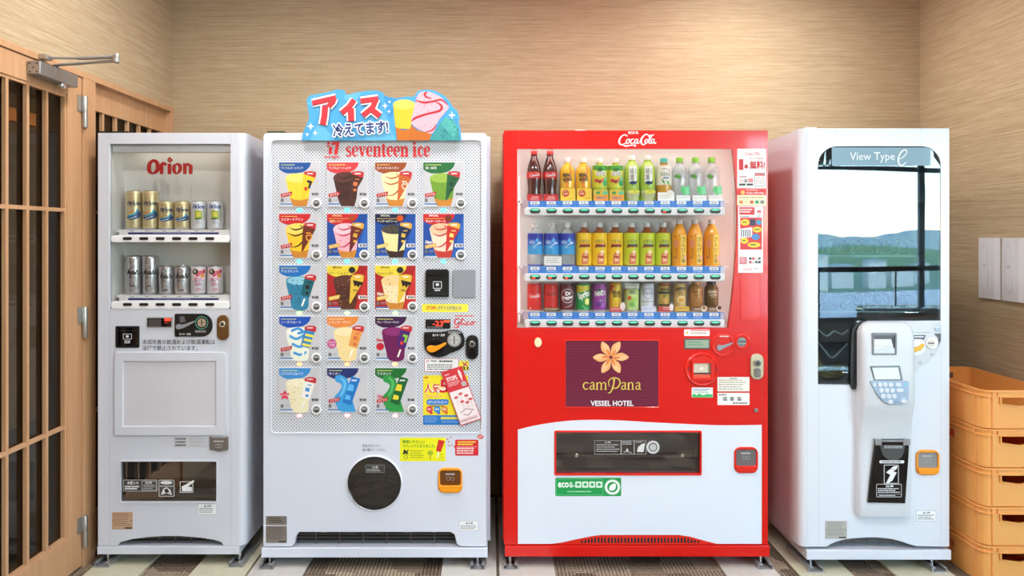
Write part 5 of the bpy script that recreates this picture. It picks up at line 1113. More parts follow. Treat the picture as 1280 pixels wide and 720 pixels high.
# second shelf
p = Print(); sleeve(p, 50, 138, '#2f9ad8'); sleeve(p, 88, 138, '#2a62c0'); sleeve(p, 112, 138, '#2a3aa8'); sleeve(p, 0, 6, '#2a3aa8')
p.text('AQU', -30, -108, -6, -92, '#cfe4f4', .02); p.text('ius', 10, -106, 26, -92, '#cfe4f4', .02); p.stroke([(-16, -80), (-2, -98), (6, -118), (8, -100), (14, -92)], [1, 3, 4, 4, 1], '#58c4ee', 3); p.stroke([(-12, -76), (2, -90), (16, -98), (24, -96)], [1, 3, 3, 1], '#e4f2f8', 4); p.lines(-12, -78, 10, -74, 1, '#a8d4f0', .6, 2)
root = bottle(std(.184, R_), 'clear_pet', 'cap_white', .018, R_*.42, p, R_); PROTO['sport'] = (root, False)
def tea(c1, c2):
    p = Print(); sleeve(p, 4, 140, c1); sleeve(p, 40, 80, c2); p.text('紅茶花伝', -22, -112, 22, -96, '#3a3426', 0); p.poly([(-22, -92), (24, -94), (24, -80), (-14, -80), (-24, -76)], c2 if c2.startswith('#2') else '#7a2c20'); p.rect(-18, -94, 22, -90, '#d8622c' if c1 == '#f2c81c' else '#3c8a6a')
    p.poly([(-16, -8), (-12, -50), (-4, -58), (12, -62), (18, -46), (14, -8)], '#d8784a'); p.poly([(-8, -20), (-4, -48), (8, -54), (10, -22)], '#f0c08a'); p.ell(6, -60, 8, 7, '#f4d8a8'); p.poly([(-14, -40), (2, -46), (14, -38), (4, -30)], '#b8482c')
    return p
p = tea('#f2c81c', '#f2c81c'); PROTO['tea_yellow'] = (bottle(std(.185, R_), 'tea_brown', 'cap_white', .018, R_*.42, p, R_), False)
p = tea('#c5d02c', '#c5d02c'); PROTO['tea_lime'] = (bottle(std(.185, R_), 'tea_brown', 'cap_white', .018, R_*.42, p, R_), False)
p = Print(); p.rect(-2, -130, 26, -8, '#f4ca4a')
for k, ch in enumerate('さんぴん茶'): p.text(ch, 0, -124+k*23, 20, -104+k*23, '#2a1c10', .003, rot=-.1)
p.ell(-20, -96, 11, 18, '#e48a5a'); p.stroke([(-20, -78), (-18, -50), (-20, -30)], 2, '#8a4a1c', 3); p.ell(-24, -126, 3, 2, '#5a3a1c').ell(-8, -130, 3, 2, '#5a3a1c').ell(-26, -36, 4, 3, '#6a4a2c').ell(20, -34, 6, 12, '#f2b8a8')
PROTO['jasmine'] = (bottle([(R_*.9, 0), (R_, .006), (R_, .118), (R_*.94, .135), (R_*.70, .158), (R_*.44, .172), (R_*.38, .177), (R_*.38, .180)], 'orange_drink', 'cap_white', .016, R_*.42, p, R_), False)
# third shelf cans
RC, HC = .030, .119; rc2 = .0262
mat('can_rim', '#d6d2d0', .3, .4)
def dcan(key, r, h, body, prn, card=None):
    root = can(r, h, body, prn, 'can_rim')
    if card: promo(root, *card)
    PROTO[key] = (root, False)
p = Print(); cola(p, Q(-25, -74, 1.05), '#f4eeee'); p.ell(-18, -14, 4, 4, '#f0d0d0', 10); dcan('c_red', RC, HC, ink('#d5261f'), p)
p = Print(); cola(p, Q(-25, -84, 1.05), '#1c1212'); p.lines(-24, -48, 20, -44, 1, '#8a1814', .6, 3); dcan('c_zero', RC, HC, ink('#d5261f'), p, (-.032, .036, 0, .017, -.0335, '#5a4a3a', lambda p: (p.lines(-28, -14, 32, -4, 2, '#e8c890', .5, 3),)))
p = Print(); p.ring(0, -66, 30, 27.5, '#e8d8d8', 28)
for c, bo in (('#f4ecec', .05),): p.text('Dr', -10, -86, 16, -68, c, bo, rot=-.15); p.text('Pepper', -22, -68, 26, -48, c, bo, rot=-.15)
p.stroke([(-14, -16), (10, -24), (28, -40)], [1, 3, 1], '#d8b8b8', 4); dcan('c_maroon', RC, HC, ink('#6a1c24'), p)
p = Print(); p.poly([(-40, -110), (40, -110), (40, -96), (-10, -82), (-40, -76)], '#e8d83c'); p.text('Sprite', -26, -86, 30, -50, '#f4f4ee', .04, rot=-.35); p.ell(16, -42, 12, 15, '#e8e04a').ell(16, -42, 8, 10, '#f4f0a8'); p.stroke([(-6, -30), (4, -14), (24, -16)], [1, 3, 1], '#a8e0a0', 4); dcan('c_green', RC, HC, ink('#1f9a4a'), p)
p = Print(); p.ell(-2, -82, 15, 14, '#2c5a3c')
for c, bo in (('#2a1c44', .10), ('#f6f0f4', .04)): p.text('FANTA', -24, -88, 26, -66, c, bo, rot=-.1)
p.stroke([(24, -100), (28, -60), (22, -20)], [3, 8, 4], '#d8a0d8', 4); p.ell(8, -40, 12, 14, '#8a3aa0').ell(-8, -30, 11, 11, '#6a2a8a').ell(14, -26, 10, 10, '#a85ac0'); p.text('グレープ', -4, -50, 24, -42, '#b8e0b0', .02); dcan('c_purple', RC, HC, ink('#9a3a9c'), p)
p = Print(); p.poly([(-26, -112), (-8, -112), (-26, -70)], '#c8301c').poly([(6, -110), (20, -110), (4, -70), (16, -66), (-16, -20), (-6, -58), (-14, -62)], '#e8c82c'); p.text('REAL', -16, -88, 22, -74, '#2a1c14', .05); p.text('GOLD', -14, -74, 24, -60, '#2a1c14', .05); dcan('c_gold', rc2, HC+.006, ink('#e0b02c'), p, (-.028, .024, 0, .018, -.031, '#c83a34', lambda p: (p.lines(-24, -14, 20, -4, 2, '#f4d0c8', .4, 3), p.ell(26, -22, 11, 18, '#f4dcd4'))))
p = Print(); p.rect(-14, -88, 12, -74, '#4a6a2c'); p.text('リンゴ', -12, -86, 10, -76, '#f4f4e0', .03); p.ell(-14, -56, 10, 9, '#d85a2c').ell(4, -46, 16, 14, '#a8d05a').ell(-2, -30, 14, 10, '#7ac05a').ell(16, -34, 10, 12, '#b8e080'); dcan('c_lime', RC, .096, ink('#c5d78a'), p, (-.031, .028, .098, .118, -.022, '#e4e4d8', lambda p: (p.lines(-26, -114, 24, -103, 2, '#9aaa7a', .4, 3),)))
p = Print(); p.ring(0, -76, 23, 20.5, '#8a8ea6', 28); p.text('紅茶花伝', -18, -82, 18, -70, '#5a5c78', 0); p.rect(-30, -44, 30, -40, '#b0a890'); dcan('c_white', RC*.96, HC, ink('#dcdce4'), p, (-.030, .032, 0, .022, -.0325, '#dcdcea', lambda p: (p.lines(-26, -16, 28, -6, 2, '#a8a8bc', .4, 3),)))
p = Print(); p.rect(-30, -116, 30, -108, '#a8342c'); p.text('GEORGIA', -20, -98, 20, -88, '#1c1a1c', .05); p.rect(-30, -84, 30, -74, '#2a3c34'); p.text('微糖', -8, -70, 8, -58, '#3a2a1c', .03); p.ell(0, -46, 9, 10, '#d89a4a'); p.rect(-30, -30, 30, -24, '#3a2a20'); dcan('c_black', rc2*.94, HC+.003, ink('#b79c45'), p, (-.030, .028, 0, .022, -.031, '#c8443c', lambda p: (p.lines(-10, -18, 24, -5, 2, '#f4d0c8', .4, 3), p.poly([(16, -24), (26, -38), (36, -24), (32, -4), (20, -4)], '#f2e4dc'))))
p = Print(); p.poly([(-24, -96), (-6, -104), (22, -100), (22, -92), (-24, -88)], '#6a5424'); p.lines(-14, -84, 14, -66, 3, '#8a6a2c', .6, 3); p.ell(0, -50, 17, 15, '#f0d8a0').ell(0, -48, 12, 10, '#e0a03c'); dcan('c_cream', rc2, HC, ink('#d6b370'), p, (-.028, .032, .002, .022, -.031, '#e0b03c', lambda p: (p.lines(-24, -16, 28, -8, 2, '#8a5a1c', .4, 3),)))
def bc(key, body, cap, tc, mug):
    p = Print(); p.text('GEORGIA', -22, -88, 22, -78, tc, .03); p.text('COFFEE', -16, -74, 18, -66, tc, .02); p.lines(-10, -62, 14, -58, 1, tc, .5, 3)
    r = .029; root = bottle([(r*.9, 0), (r, .004), (r, .092), (r*.94, .100), (r*.70, .110), (r*.64, .113)], body, cap, .013, r*.68, p, r)
    promo(root, -.030, .018, 0, .020, -.0325, '#7a5634', lambda p: (p.text('COFFEE', -18, -14, 8, -6, '#e8d0b0', .02), p.ell(24, -14, 13, 13, '#f0e4d4'), p.ell(24, -16, 9, 9, mug)))
    PROTO[key] = (root, False)
mat('latte_can', '#c08a52', .3, .3); mat('dark_can', '#6f5428', .3, .3); mat('cap_dark', '#2e2a28', .3)
bc('c_latte', 'latte_can', 'latte_can', '#6a4020', '#a87848'); bc('c_dark', 'dark_can', 'cap_dark', '#e8dcb8', '#5a4028')
L1 = [('cola', 667.6), ('cola', 687.5), ('gold', 708.9), ('gold', 729), ('fruit', 749.6), ('fruit', 769.3), ('green', 789.8), ('green', 809.2), ('blend', 829.7), ('water', 849.4), ('water', 869.4), ('water', 889.3)]
L2 = [('sport', 669.2), ('sport', 689.5), ('sport', 708.9), ('tea_yellow', 729.9), ('tea_yellow', 749.4), ('tea_yellow', 768.9), ('tea_lime', 789), ('tea_lime', 808.7), ('tea_lime', 828.4), ('jasmine', 848.9), ('jasmine', 868.6), ('jasmine', 889.3)]
L3 = list(zip(('c_red', 'c_zero', 'c_maroon', 'c_green', 'c_purple', 'c_gold', 'c_lime', 'c_white', 'c_black', 'c_cream', 'c_latte', 'c_dark'), (667.9, 688.4, 708.6, 728.6, 749, 769, 789.5, 808.7, 829.5, 849.7, 870, 889)))
DD = {'cola': 'dark cola bottle with red cap', 'gold': 'yellow soda bottle with white cap and round red badge', 'fruit': 'yellow-green fruit soda bottle', 'green': 'green tea bottle with white paper label', 'blend': 'blended tea bottle with teal cap', 'water': 'clear water bottle with green cap and leaf print',
      'sport': 'sports drink bottle with blue sleeve', 'tea_yellow': 'milk tea bottle with yellow sleeve', 'tea_lime': 'milk tea bottle with lime sleeve', 'jasmine': 'orange-yellow tea bottle with brush lettering',
      'c_red': 'red cola can with white script', 'c_zero': 'red cola can with black script', 'c_maroon': 'maroon soda can with white oval', 'c_green': 'green soda can with yellow top', 'c_purple': 'purple grape soda can', 'c_gold': 'slim gold and red energy drink can', 'c_lime': 'pale green apple drink can', 'c_white': 'white tea can with blue-grey ring', 'c_black': 'slim black and gold coffee can', 'c_cream': 'cream coffee can with cup picture', 'c_latte': 'tan coffee bottle can', 'c_dark': 'dark brown coffee bottle can'}
BP = Plane(2.98+.090)
for ys, L, rn in ((250.5, L1, 'top'), (333.5, L2, 'middle'), (391.5, L3, 'bottom')):
    for k, (key, px) in enumerate(L):
        lab = DD[key]+', %s from left on %s shelf' % (NTH[k], rn)
        isb = key in ('c_latte', 'c_dark') or not key.startswith('c_')
        place(key, (BP.X(px), BP.y, P3.Z(ys)+.0005), 'drink_bottle' if isb else 'drink_can', lab, 'bottle' if isb else 'can', 'drinks on the %s shelf of the red machine' % rn)
# loose tag standing in front of the second sports drink
TG = Plane(2.98+.048); b = MB(); TG.prism(b, rr(680, 320.5, 702, 331.8, .5), .001, 0); tg = b.build('shelf_card', ink('#ecebe6'), m3); p = Print(); p.lines(683, 322.5, 699, 330, 3, '#a8a494', .35, 3); p.build('card_print', TG.map(.0012), tg)
b = MB(); P3.prism(b, glass_out, -0.004, 0.007); b.build('display_glass', 'display_glass', m3)
# right poster column
b = MB(); P3.prism(b, rr(921.5, 186, 957.5, 235, .5), .0008, -.0001); o = b.build('offer_poster', ink('#efecec'), m3)
p = Print(); p.text('Coke ON', 931, 190, 949, 194.4, '#c23a40', .01); p.text('1', 923.5, 199, 929, 212.5, '#c8262c', .06); p.text('本', 929.5, 204.5, 936, 211.5, '#c8262c', .02); p.text('無料!', 937, 201, 956, 211.6, '#c8262c', .03); p.text('スタンプためると', 936, 196.6, 955, 199.4, '#a8383c', .01)
p.rr(943, 216, 956, 233, 1, '#8a8890').rect(943.6, 217, 955.4, 220, '#d87078').rect(943.6, 220, 955.4, 232.4, '#f6f4f4')
for a in range(4):
    for c in range(3): p.ell(945.6+a*2.6, 222.4+c*3, .8, .8, ['#c8484c', '#484850', '#d8a04c'][(a+c) % 3], 8)
p.lines(924, 220, 936, 223, 1, '#b88a8e', .6, 2); p.rr(924, 224, 929, 228, .5, '#e8c8cc').rr(930, 224, 934, 228, .5, '#98969c').rr(935, 223, 941, 228, .5, '#e08a90'); p.rr(923.5, 229.6, 931.5, 231.8, .8, '#2a2a2c').rr(933, 229.6, 941, 231.8, .8, '#2a2a2c'); p.build('poster_print', P3.map(.001), o)
p = Print(); p.rect(921.5, 236.4, 957.5, 243.6, '#d8302c'); p.ell(928.5, 240.6, 2.6, 2.6, '#f0c06a'); p.text('Coke ON Pay', 932.5, 240, 955, 243, '#f8e8e4', .03); p.lines(933, 237.4, 952, 239, 1, '#f4c8c0', .6, 2); p.rect(921.5, 243.9, 957.5, 257, '#f0e6c0')
p.lines(923, 246, 956, 248.6, 1, '#b8a05a', .6, 3)
for a, c in enumerate(('#d8843c', '#e0d0a0', '#c8603c', '#3c9a7a', '#7a7a80')): p.rect(924+a*6.6, 250.6, 928.6+a*6.6, 254.6, c)
p.build('payment_sticker', P3.map(.0004), m3)
b = MB(); P3.prism(b, rr(922.6, 257.8, 953.5, 341, .6), .002, -.0001); o = b.build('app_poster', ink('#efeded'), m3)
p = Print(); p.rect(924, 259, 943, 268.5, '#d03036'); p.lines(925, 261, 941, 267, 2, '#f6e4e4', .55, 3); p.rect(945, 259, 952, 275, '#e6e2e6').rect(946, 263, 951, 266, '#c8484c').lines(946, 268, 951, 274, 3, '#9a98a4', .4, 3); p.lines(924.5, 270, 940, 272.5, 1, '#8a8a8e', .5, 2); p.rect(925, 272, 952, 312, '#d8383a').rect(937, 274, 944, 282, '#3c3c54')
p.poly([(925, 286), (940, 284), (940, 296), (925, 298)], '#f0eeee')
for a in range(5): p.rect(926+a*2.6, 287, 927.4+a*2.6, 296, '#6a6a78')
for (a, c, rx, ry) in ((931, 278, 5.5, 4), (946, 287, 5.5, 3.6), (930, 301, 5, 3.6), (942, 306, 8, 3.4)): p.ell(a, c, rx, ry, '#f0d034'); p.lines(a-rx*.6, c-1, a+rx*.6, c+1.4, 1, '#4a4440', .7, int(a))
p.ell(944, 296, 5, 4, '#4c8ac8').ell(948, 278, 3.4, 3, '#3c9ac0'); p.rr(924, 321, 933, 330, .4, '#d88088').lines(925.5, 322.5, 931.5, 328.6, 3, '#f0c8cc', .5, 2)
for a in range(4):
    for c in range(2): p.rect(936+a*3.8, 321.6+c*4.6, 938.8+a*3.8, 324.4+c*4.6, ['#3a3a40', '#c8484c', '#e8d8d8', '#4c4c58'][(a+c) % 4])
p.text('Coca-Cola', 928, 334.4, 939, 337.6, '#c8686c', .01, shear=.2); p.lines(941, 335, 950, 337.4, 1, '#c0b8bc', .6, 2); p.build('poster_print', P3.map(.0022), o)
b = MB(); P3.plate(b, rr(925.5, 342.5, 951, 400.5, 1.5), [rr(926.6, 343.6, 949.9, 399.4, 1)], .002, 0); b.build('recess_frame', 'red_plastic', m3, bevel=.0006)
b = MB(); P3.prism(b, rr(926.4, 343.4, 950.1, 399.6, 1), .0006, -.0001); b.build('recess_panel', 'red_plastic', m3)
# middle red panel
b = MB(); P3.prism(b, ell(672.5, 427.8, 4.6, 6, 20), .007, 0); b.build('lock_cover', mat('cream_plastic', '#efe0b4', .35), m3, smooth=True, bevel=.0015)
b = MB(); P3.plate(b, rr(705.4, 424.4, 824.4, 510, 2), [rr(707, 426, 822.8, 508.4, 1)], .003, 0); b.build('screen_frame', 'red_plastic', m3, bevel=.001)
b = MB(); P3.prism(b, rr(706.8, 425.8, 823, 508.6, 1), .0012, -.0001); o = b.build('poster_panel', mat('maroon_poster', '#6f2238', .12, coat=.35), m3)
n, l, bs = nodes_of(MATS['maroon_poster']); wv = n.new('ShaderNodeTexWave'); wv.wave_type = 'RINGS'; wv.inputs['Scale'].default_value = 30; wv.inputs['Distortion'].default_value = 5; wv.inputs['Detail'].default_value = 1; tcn = n.new('ShaderNodeTexCoord'); l.new(tcn.outputs['Object'], wv.inputs[0]); l.new(mixc(n, l, wv.outputs['Fac'], '#6c2138', '#742941'), bs.inputs['Base Color'])
p = Print(); fx, fy = 763.5, 446.5
for k in range(6):
    a = math.radians(60*k); ca, sa = math.cos(a), math.sin(a)
    if k == 4: pass
    def pet(u, v, ca=ca, sa=sa): return (fx+u*ca-v*sa, fy+u*sa+v*ca)
    p.poly([pet(*q_) for q_ in smooth_path([(1.5, 0), (8, -4.4), (15, -5.4), (22.6, 0), (15, 4.4), (8, 3.4)], 3, True)], '#f0a868'); p.poly([pet(*q_) for q_ in smooth_path([(3, .6), (9, -1.6), (16, -2.4), (22, 0), (15, 3.8), (8, 3)], 3, True)], '#f4bc88'); p.poly([pet(*q_) for q_ in smooth_path([(1.5, .4), (6, -1), (12, 0), (7, 2.2)], 3, True)], '#e07a3a')
go = '#e2c75a'
def camp(x, y, s):
    def st(pts, ws, sm=5): p.stroke([(x+a*s, y+c*s) for a, c in pts], [w*s for w in ws], go, sm)
    # c a m p a n a : x-height 9, 72 units wide
    def cc(o): st([(o+6.6, 2), (o+4.4, .4), (o+1.2, 2.4), (o+1, 6.4), (o+3.8, 9), (o+7, 7.2)], [1.2, .9, 1.4, 1.5, 1.0, .6])
    def aa(o): st([(o+1, 2), (o+3.4, .4), (o+5.4, 1.8), (o+5.4, 7.6), (o+7.2, 9)], [1.0, .9, 1.4, 1.4, .7]); st([(o+5.2, 3.6), (o+1.6, 5.2), (o+1.2, 8), (o+3.4, 8.8), (o+5.2, 7)], [.7, 1.1, 1.3, 1.1, .7])
    def nn(o, k=1):
        st([(o+.2, 1), (o+1.4, .8), (o+1.4, 9)], [.6, 1.3, 1.4], 0); st([(o, 9), (o+3, 9)], [.7, .7], 0)
        for j in range(k): st([(o+1.6+5.4*j, 2.6), (o+4.2+5.4*j, .5), (o+6.4+5.4*j, 2), (o+6.4+5.4*j, 9)], [.6, 1.0, 1.4, 1.4], 3); st([(o+5+5.4*j, 9), (o+8+5.4*j, 9)], [.7, .7], 0)
    cc(0); aa(8); nn(16, 2); aa(46.5); nn(54.5, 1); aa(64)
    st([(36.5, -2), (38.6, -4), (36.8, 6), (33.6, 12.6), (30.6, 12.8)], [.7, 1.5, 1.6, 1.3, .6]); st([(32.4, 5.6), (31.6, -1), (36, -5.2), (43, -4.2), (45.6, .6), (42.6, 6.4), (37.6, 7.4), (35.6, 5)], [.7, 1.1, 1.1, 1.3, 1.6, 1.4, 1.0, .6])
camp(728.4, 477.4, 1.02)
p.text('VESSEL HOTEL', 738, 500.4, 791.5, 507.2, '#f0e6ea', .03); p.build('poster_print', P3.map(.0016), o, label='orange flower over gold lettering')
p = Print(); p.rr(855, 411.6, 887, 420, 1.5, '#f2e8e6').poly(ell(858.8, 415.6, 1.6, 1.6, 10), '#f0b04a').rect(863, 412.2, 886, 413.6, '#d85a54').lines(863, 415, 885, 418.6, 1, '#c8b0a8', .7, 4); p.build('payment_sticker', P3.map(.0004), m3)
b = MB(); P3.prism(b, rr(854.8, 423.2, 887.2, 436.4, 1), .003, 0); o = b.build('amount_display', mat('grey_dark_plastic', '#55504c', .35), m3, bevel=.001)
p = Print(); p.rect(856.5, 424.8, 885.6, 434.8, '#9aa890'); p.lines(859, 426.6, 880, 433, 2, '#6a9a78', .6, 6); p.build('display_face', P3.map(.0032), o)
b = MB(); c3 = (P3.X(903.5), 0, P3.Z(431.2)); k3 = P3.k
b.lathe([(14.6*k3, y3), (14.6*k3, y3-.004), (13.2*k3, y3-.006), (11.6*k3, y3-.004), (11.2*k3, y3-.0015)], c3, 32, 'y'); o = b.build('return_dial', 'red_plastic', m3, smooth=True)
b = MB(); P3.prism(b, smooth_path([(895.6, 433), (898, 430.6), (903, 431.2), (914, 428), (914.6, 429.6), (904, 435), (899, 438), (896, 436.6)], 3, True), .010, -.0035); b.build('return_lever', 'grey_plastic', o, smooth=True, bevel=.001)
p = Print(); p.lines(899, 419.4, 911, 421.6, 1, '#f4d8d4', .7, 3); p.build('dial_print', P3.map(.0064), o)
b = MB(); b.lathe([(9.6*k3, y3), (9.6*k3, y3-.005), (8.2*k3, y3-.0065), (6.4*k3, y3-.004)], (P3.X(927.8), 0, P3.Z(427)), 28, 'y'); o = b.build('coin_slot', 'red_plastic', m3, smooth=True)
p = Print(); p.ell(926.6, 427, 5.8, 5.8, 'chrome').rect(921.5, 426.2, 931.5, 427.6, '#4a4644').rect(922, 428.6, 931, 429.2, '#b8b4ae'); p.build('slot_plate', P3.map(.0068), o)
b = MB(); b.lathe([(21.2*k3, y3), (21.2*k3, y3-.006), (19.6*k3, y3-.010), (18*k3, y3-.008), (17.4*k3, y3-.004)], (P3.X(877), 0, P3.Z(461.5)), 40, 'y'); o = b.build('note_acceptor', 'red_plastic', m3, smooth=True)
b = MB(); P3.plate(b, rr(863.6, 448, 892, 475, 1.5), [rr(866, 453.5, 888, 472, 1)], .013, -.0035); b.build('slot_surround', 'red_plastic', o, bevel=.001)
p = Print(); p.rect(865.6, 453, 888.4, 472.4, '#d9cdb4').rect(866, 465.4, 888, 467.4, '#3a2c24').rect(866, 467.4, 888, 472, '#d8563c').ell(876.4, 460.4, 2, 2, '#f4f0e6').rect(884.6, 453.5, 888, 466, '#8a7a66'); p.build('slot_plate', P3.map(.006), o)
p = Print()
for x in (861, 894): p.ring(x, 461, 2.2, 1.4, '#8a1410', 12)
p.build('slot_screw', P3.map(.0092), o)
lock(m3, P3, 937.3, 441.6, 953.6, 474, mat('lock_champagne', '#d8c8a8', .25, .6), 'chrome')
p = Print(); p.rr(864.6, 484.4, 891, 496.8, .4, '#f0eee8').lines(866, 486, 889, 489.4, 2, '#5a7ab0', .5, 3).poly([(865, 496.6), (865, 493.4), (868, 492), (871, 494), (874, 491.6), (878, 494), (884, 492.4), (890.6, 493), (890.6, 496.6)], '#3cb464').lines(866, 489.8, 889, 492, 1, '#a8c4a8', .6, 5); p.build('eco_sticker', P3.map(.0004), m3)
p = Print(); p.rr(896.8, 471.2, 936.8, 489.2, .6, '#f0e8dc').lines(898.6, 474.6, 935, 488.4, 5, '#a09684', .4, 6).lines(912, 472.4, 922, 473.8, 1, '#4a4440', .8, 3); p.build('service_sticker', P3.map(.0004), m3)
p = Print(); p.rr(896.8, 491, 936.8, 506.2, .6, '#f0ece6').lines(898.6, 492.6, 911, 494.6, 1, '#4a4440', .8, 2)
for k, x in enumerate((903.6, 912.6, 921.6)): p.lines(x, 496.4, x+5.6, 501.4, 2, '#2c2a2a', .75, k+4)
p.lines(916, 503, 935.4, 505, 1, '#4a4644', .8, 8); p.build('notice_sticker', P3.map(.0004), m3)
b = MB(); P3.disc(b, 944.6, 512.6, 2.8, .006, 0, 14); b.build('screw', 'chrome', m3, smooth=True, bevel=.001)
# dispensing window
b = MB(); P3.box(b, 690, 536, 880, 596, -.085, .14); P3.box(b, 690, 536, 880, 541, -.0205, .12); P3.box(b, 690, 591, 880, 596, -.0205, .12); P3.box(b, 690, 541, 695, 591, -.0205, .12); P3.box(b, 875, 541, 880, 591, -.0205, .12); b.build('outlet_recess', mat('outlet_dark', '#cfccc8', .4), m3)
b = MB(); P3.box(b, 695, 577, 875, 586, -.035, .06); P3.box(b, 695, 586, 875, 592, -.025, .05); b.build('outlet_tray', mat('tray_steel', '#7d858c', .3, .7), m3, bevel=.002)
b = MB(); P3.box(b, 697, 570.5, 868, 573.5, -.05, .06); b.build('outlet_bar', 'black_plastic', m3)
b = MB(); P3.box(b, 695.4, 540.4, 874.8, 591.8, -.012, .016); o = b.build('outlet_flap', 'flap_smoke', m3)
p = Print(); c = '#c9c9c9'; p.frame(743.4, 551.6, 777, 569, .4, c).frame(777, 551.6, 793.4, 569, .4, c).frame(793.4, 551.6, 808.6, 569, .4, c); p.text('注意', 756, 552.8, 764, 555, c, .02); p.lines(746, 556.5, 775, 567.5, 4, c, .35, 3); p.lines(778.4, 553, 792, 558, 2, c, .45, 5); p.poly([(784.6, 561), (786.8, 565), (782.4, 565)], c).stroke([(780, 567), (784, 565.6), (791, 567.6)], .7, c, 3)
p.poly([(797, 566), (798, 560), (803, 556), (807, 555), (806, 561), (805, 566)], '#dedede').lines(795, 553, 806, 554.6, 1, c, .6, 2); p.ring(817, 560, 8.2, 5.6, '#d4d4d4', 28).ell(817, 560, 4.4, 4.4, '#bdbdbd'); p.build('flap_print', P3.map(-.0116), o)
for x in (721, 853.5):
    b = MB(); b.lathe([(2.6*k3, -.0), (2.4*k3, .004), (1.4*k3, .0065)], (0, 0, 0), 12, 'y')
    b.bm.free(); b = MB(); P3.disc(b, x, 570, 2.4, -.004, .0118, 14); b.build('flap_stop', 'chrome', o, smooth=True, bevel=.001)
p = Print(); p.rr(694, 597, 776.4, 620, 2, '#14994a').frame(695, 598.4, 753.6, 618.6, .4, '#7ad09a', 1); p.text('eco', 697.4, 602.6, 711, 609.4, '#f0f4ee', .03); p.text('る', 711, 602.6, 716, 609.4, '#f0f4ee', .03); p.stroke([(714.5, 608), (717, 606.6), (718, 608.6)], .8, '#f0f4ee', 3)
for k in range(4): p.rr(719+k*8.7, 601.6, 726.6+k*8.7, 609.4, 1, '#d8ecdc'); p.ell(722.8+k*8.7, 605.4, 2.2, 1.9, '#2ca45c', 12)
p.lines(709, 613.4, 741, 616, 1, '#a8dcb8', .6, 4); p.ring(765.4, 608.6, 10, 6.6, '#eef4ee', 30).ring(765.4, 608.6, 9.8, 9.3, '#14994a', 30); p.poly(smooth_path([(761.4, 611.8), (763, 606.4), (768.6, 604), (769.6, 609), (766.4, 612.8)], 4, True), '#eef4ee'); p.build('eco_plate', P3.map(.0016), m3, label='green eco sticker')
coin_return(m3, P3, 917.4, 558.4, 947, 591, 'red_plastic', 'red_plastic', mat('smoke_grey', '#6f6a6a', .15, coat=.5), 8)
p = Print(); warn_label(m3, P3, 920.4, 592.4, 943.4, 604.8, 9, '#e6e8ee')

# ================================================================== 4. HOT FOOD / SNACK MACHINE ON THE RIGHT
P4 = Plane(2.955); y4 = P4.y; k4 = P4.k
m4 = thing('snack_vending_machine', (P4.X(1095), y4+.35, 0), 'white glass-fronted vending machine with keypad column beside the orange crates', 'vending machine')
zb4 = P4.Z(699)
shell(P4.X(1003), P4.X(1186.5), y4+.086, y4+.55, y4+.72, zb4+.03, P4.Z(161)).build('cabinet', 'white_bright', m4)
win4 = rr(1022.5, 183, 1176, 480.5, (24, 24, 0, 0), 8)
hole = [pt for pt in win4 if pt[1] < 400]
hole = rr(1022.5, 183, 1176, 401, (24, 24, 0, 0), 8); hole = hole[:-2]+[(1176, 401), (1071, 401), (1071, 480.5), (1022.5, 480.5)]
lo = smooth_path([(1034, 683.6), (1040, 679.4), (1052, 675.4), (1068, 673), (1088, 671.8), (1105, 672.6), (1120, 675), (1134, 679.4), (1146, 683)], 2)
xl = 1009.0
b = MB(); P4.plate(b, [(xl, 160.4), (1186.8, 160.4), (1186.8, 683.6)]+lo[::-1]+[(xl, 683.6)], [hole], 0, .02); b.build('door_front', 'white_bright', m4, smooth=True, bevel=.0015)
R = 9*k4; xx = P4.X(xl); pts = [(xx, y4)]+[(xx-R*math.sin(a), y4+R-R*math.cos(a)) for a in [PI/2*k/8 for k in range(1, 9)]]+[(xx-R, y4+.08), (xx, y4+.08)]
b = MB(); b.prism(pts, P4.Z(683.6), P4.Z(160.4), 'z'); b.build('door_edge', 'white_bright', m4, smooth=True)
b = MB(); P4.box(b, 1180, 160.4, 1186.8, 683.6, -.0205, .08); P4.box(b, xl, 160.4, 1180, 168, -.0205, .08); P4.box(b, xl, 640, 1180, 671, -.0205, .08); b.build('door_rim', 'white_bright', m4)
p = Print(); p.rect(1023.2, 484, 1023.6, 683, '#c4c6ca').rect(1175.8, 402, 1176.2, 683, '#c4c6ca').rect(1046, 161, 1046.4, 183, '#c4c6ca').rect(1151, 161, 1151.4, 183, '#c4c6ca').rect(1023, 480.8, 1070, 481.3, '#b4b6ba').rect(1071, 400.7, 1175.6, 401.2, '#c4c6ca'); p.build('door_seam', P4.map(.0002), m4)['kind'] = 'stuff'
b = MB(); P4.box(b, 1007.6, 687, 1188, 699, .006, .58); b.build('base_rail', 'white_bright', m4, bevel=.002)
b = MB()
for y in (673, 676, 679, 682): P4.box(b, 1036, y, 1144, y+.7, -.03, .034)
for x in range(1040, 1142, 16): P4.box(b, x, 672, x+.8, 684, -.028, .031)
b.build('air_grille', 'grille_dark', m4)
b = MB(); P4.box(b, 1030, 671, 1150, 686.5, -.055, .06); b.build('grille_backing', mat('backing_grey', '#6f7072', .6), m4)
for px in (1017, 1170): foot(m4, P4.X(px), y4+.03, zb4)
b = MB(); P4.prism(b, rr(1013, 157, 1028, 161, 1), -.05, .12); b.build('top_bracket', 'white_plastic', m4, bevel=.001)
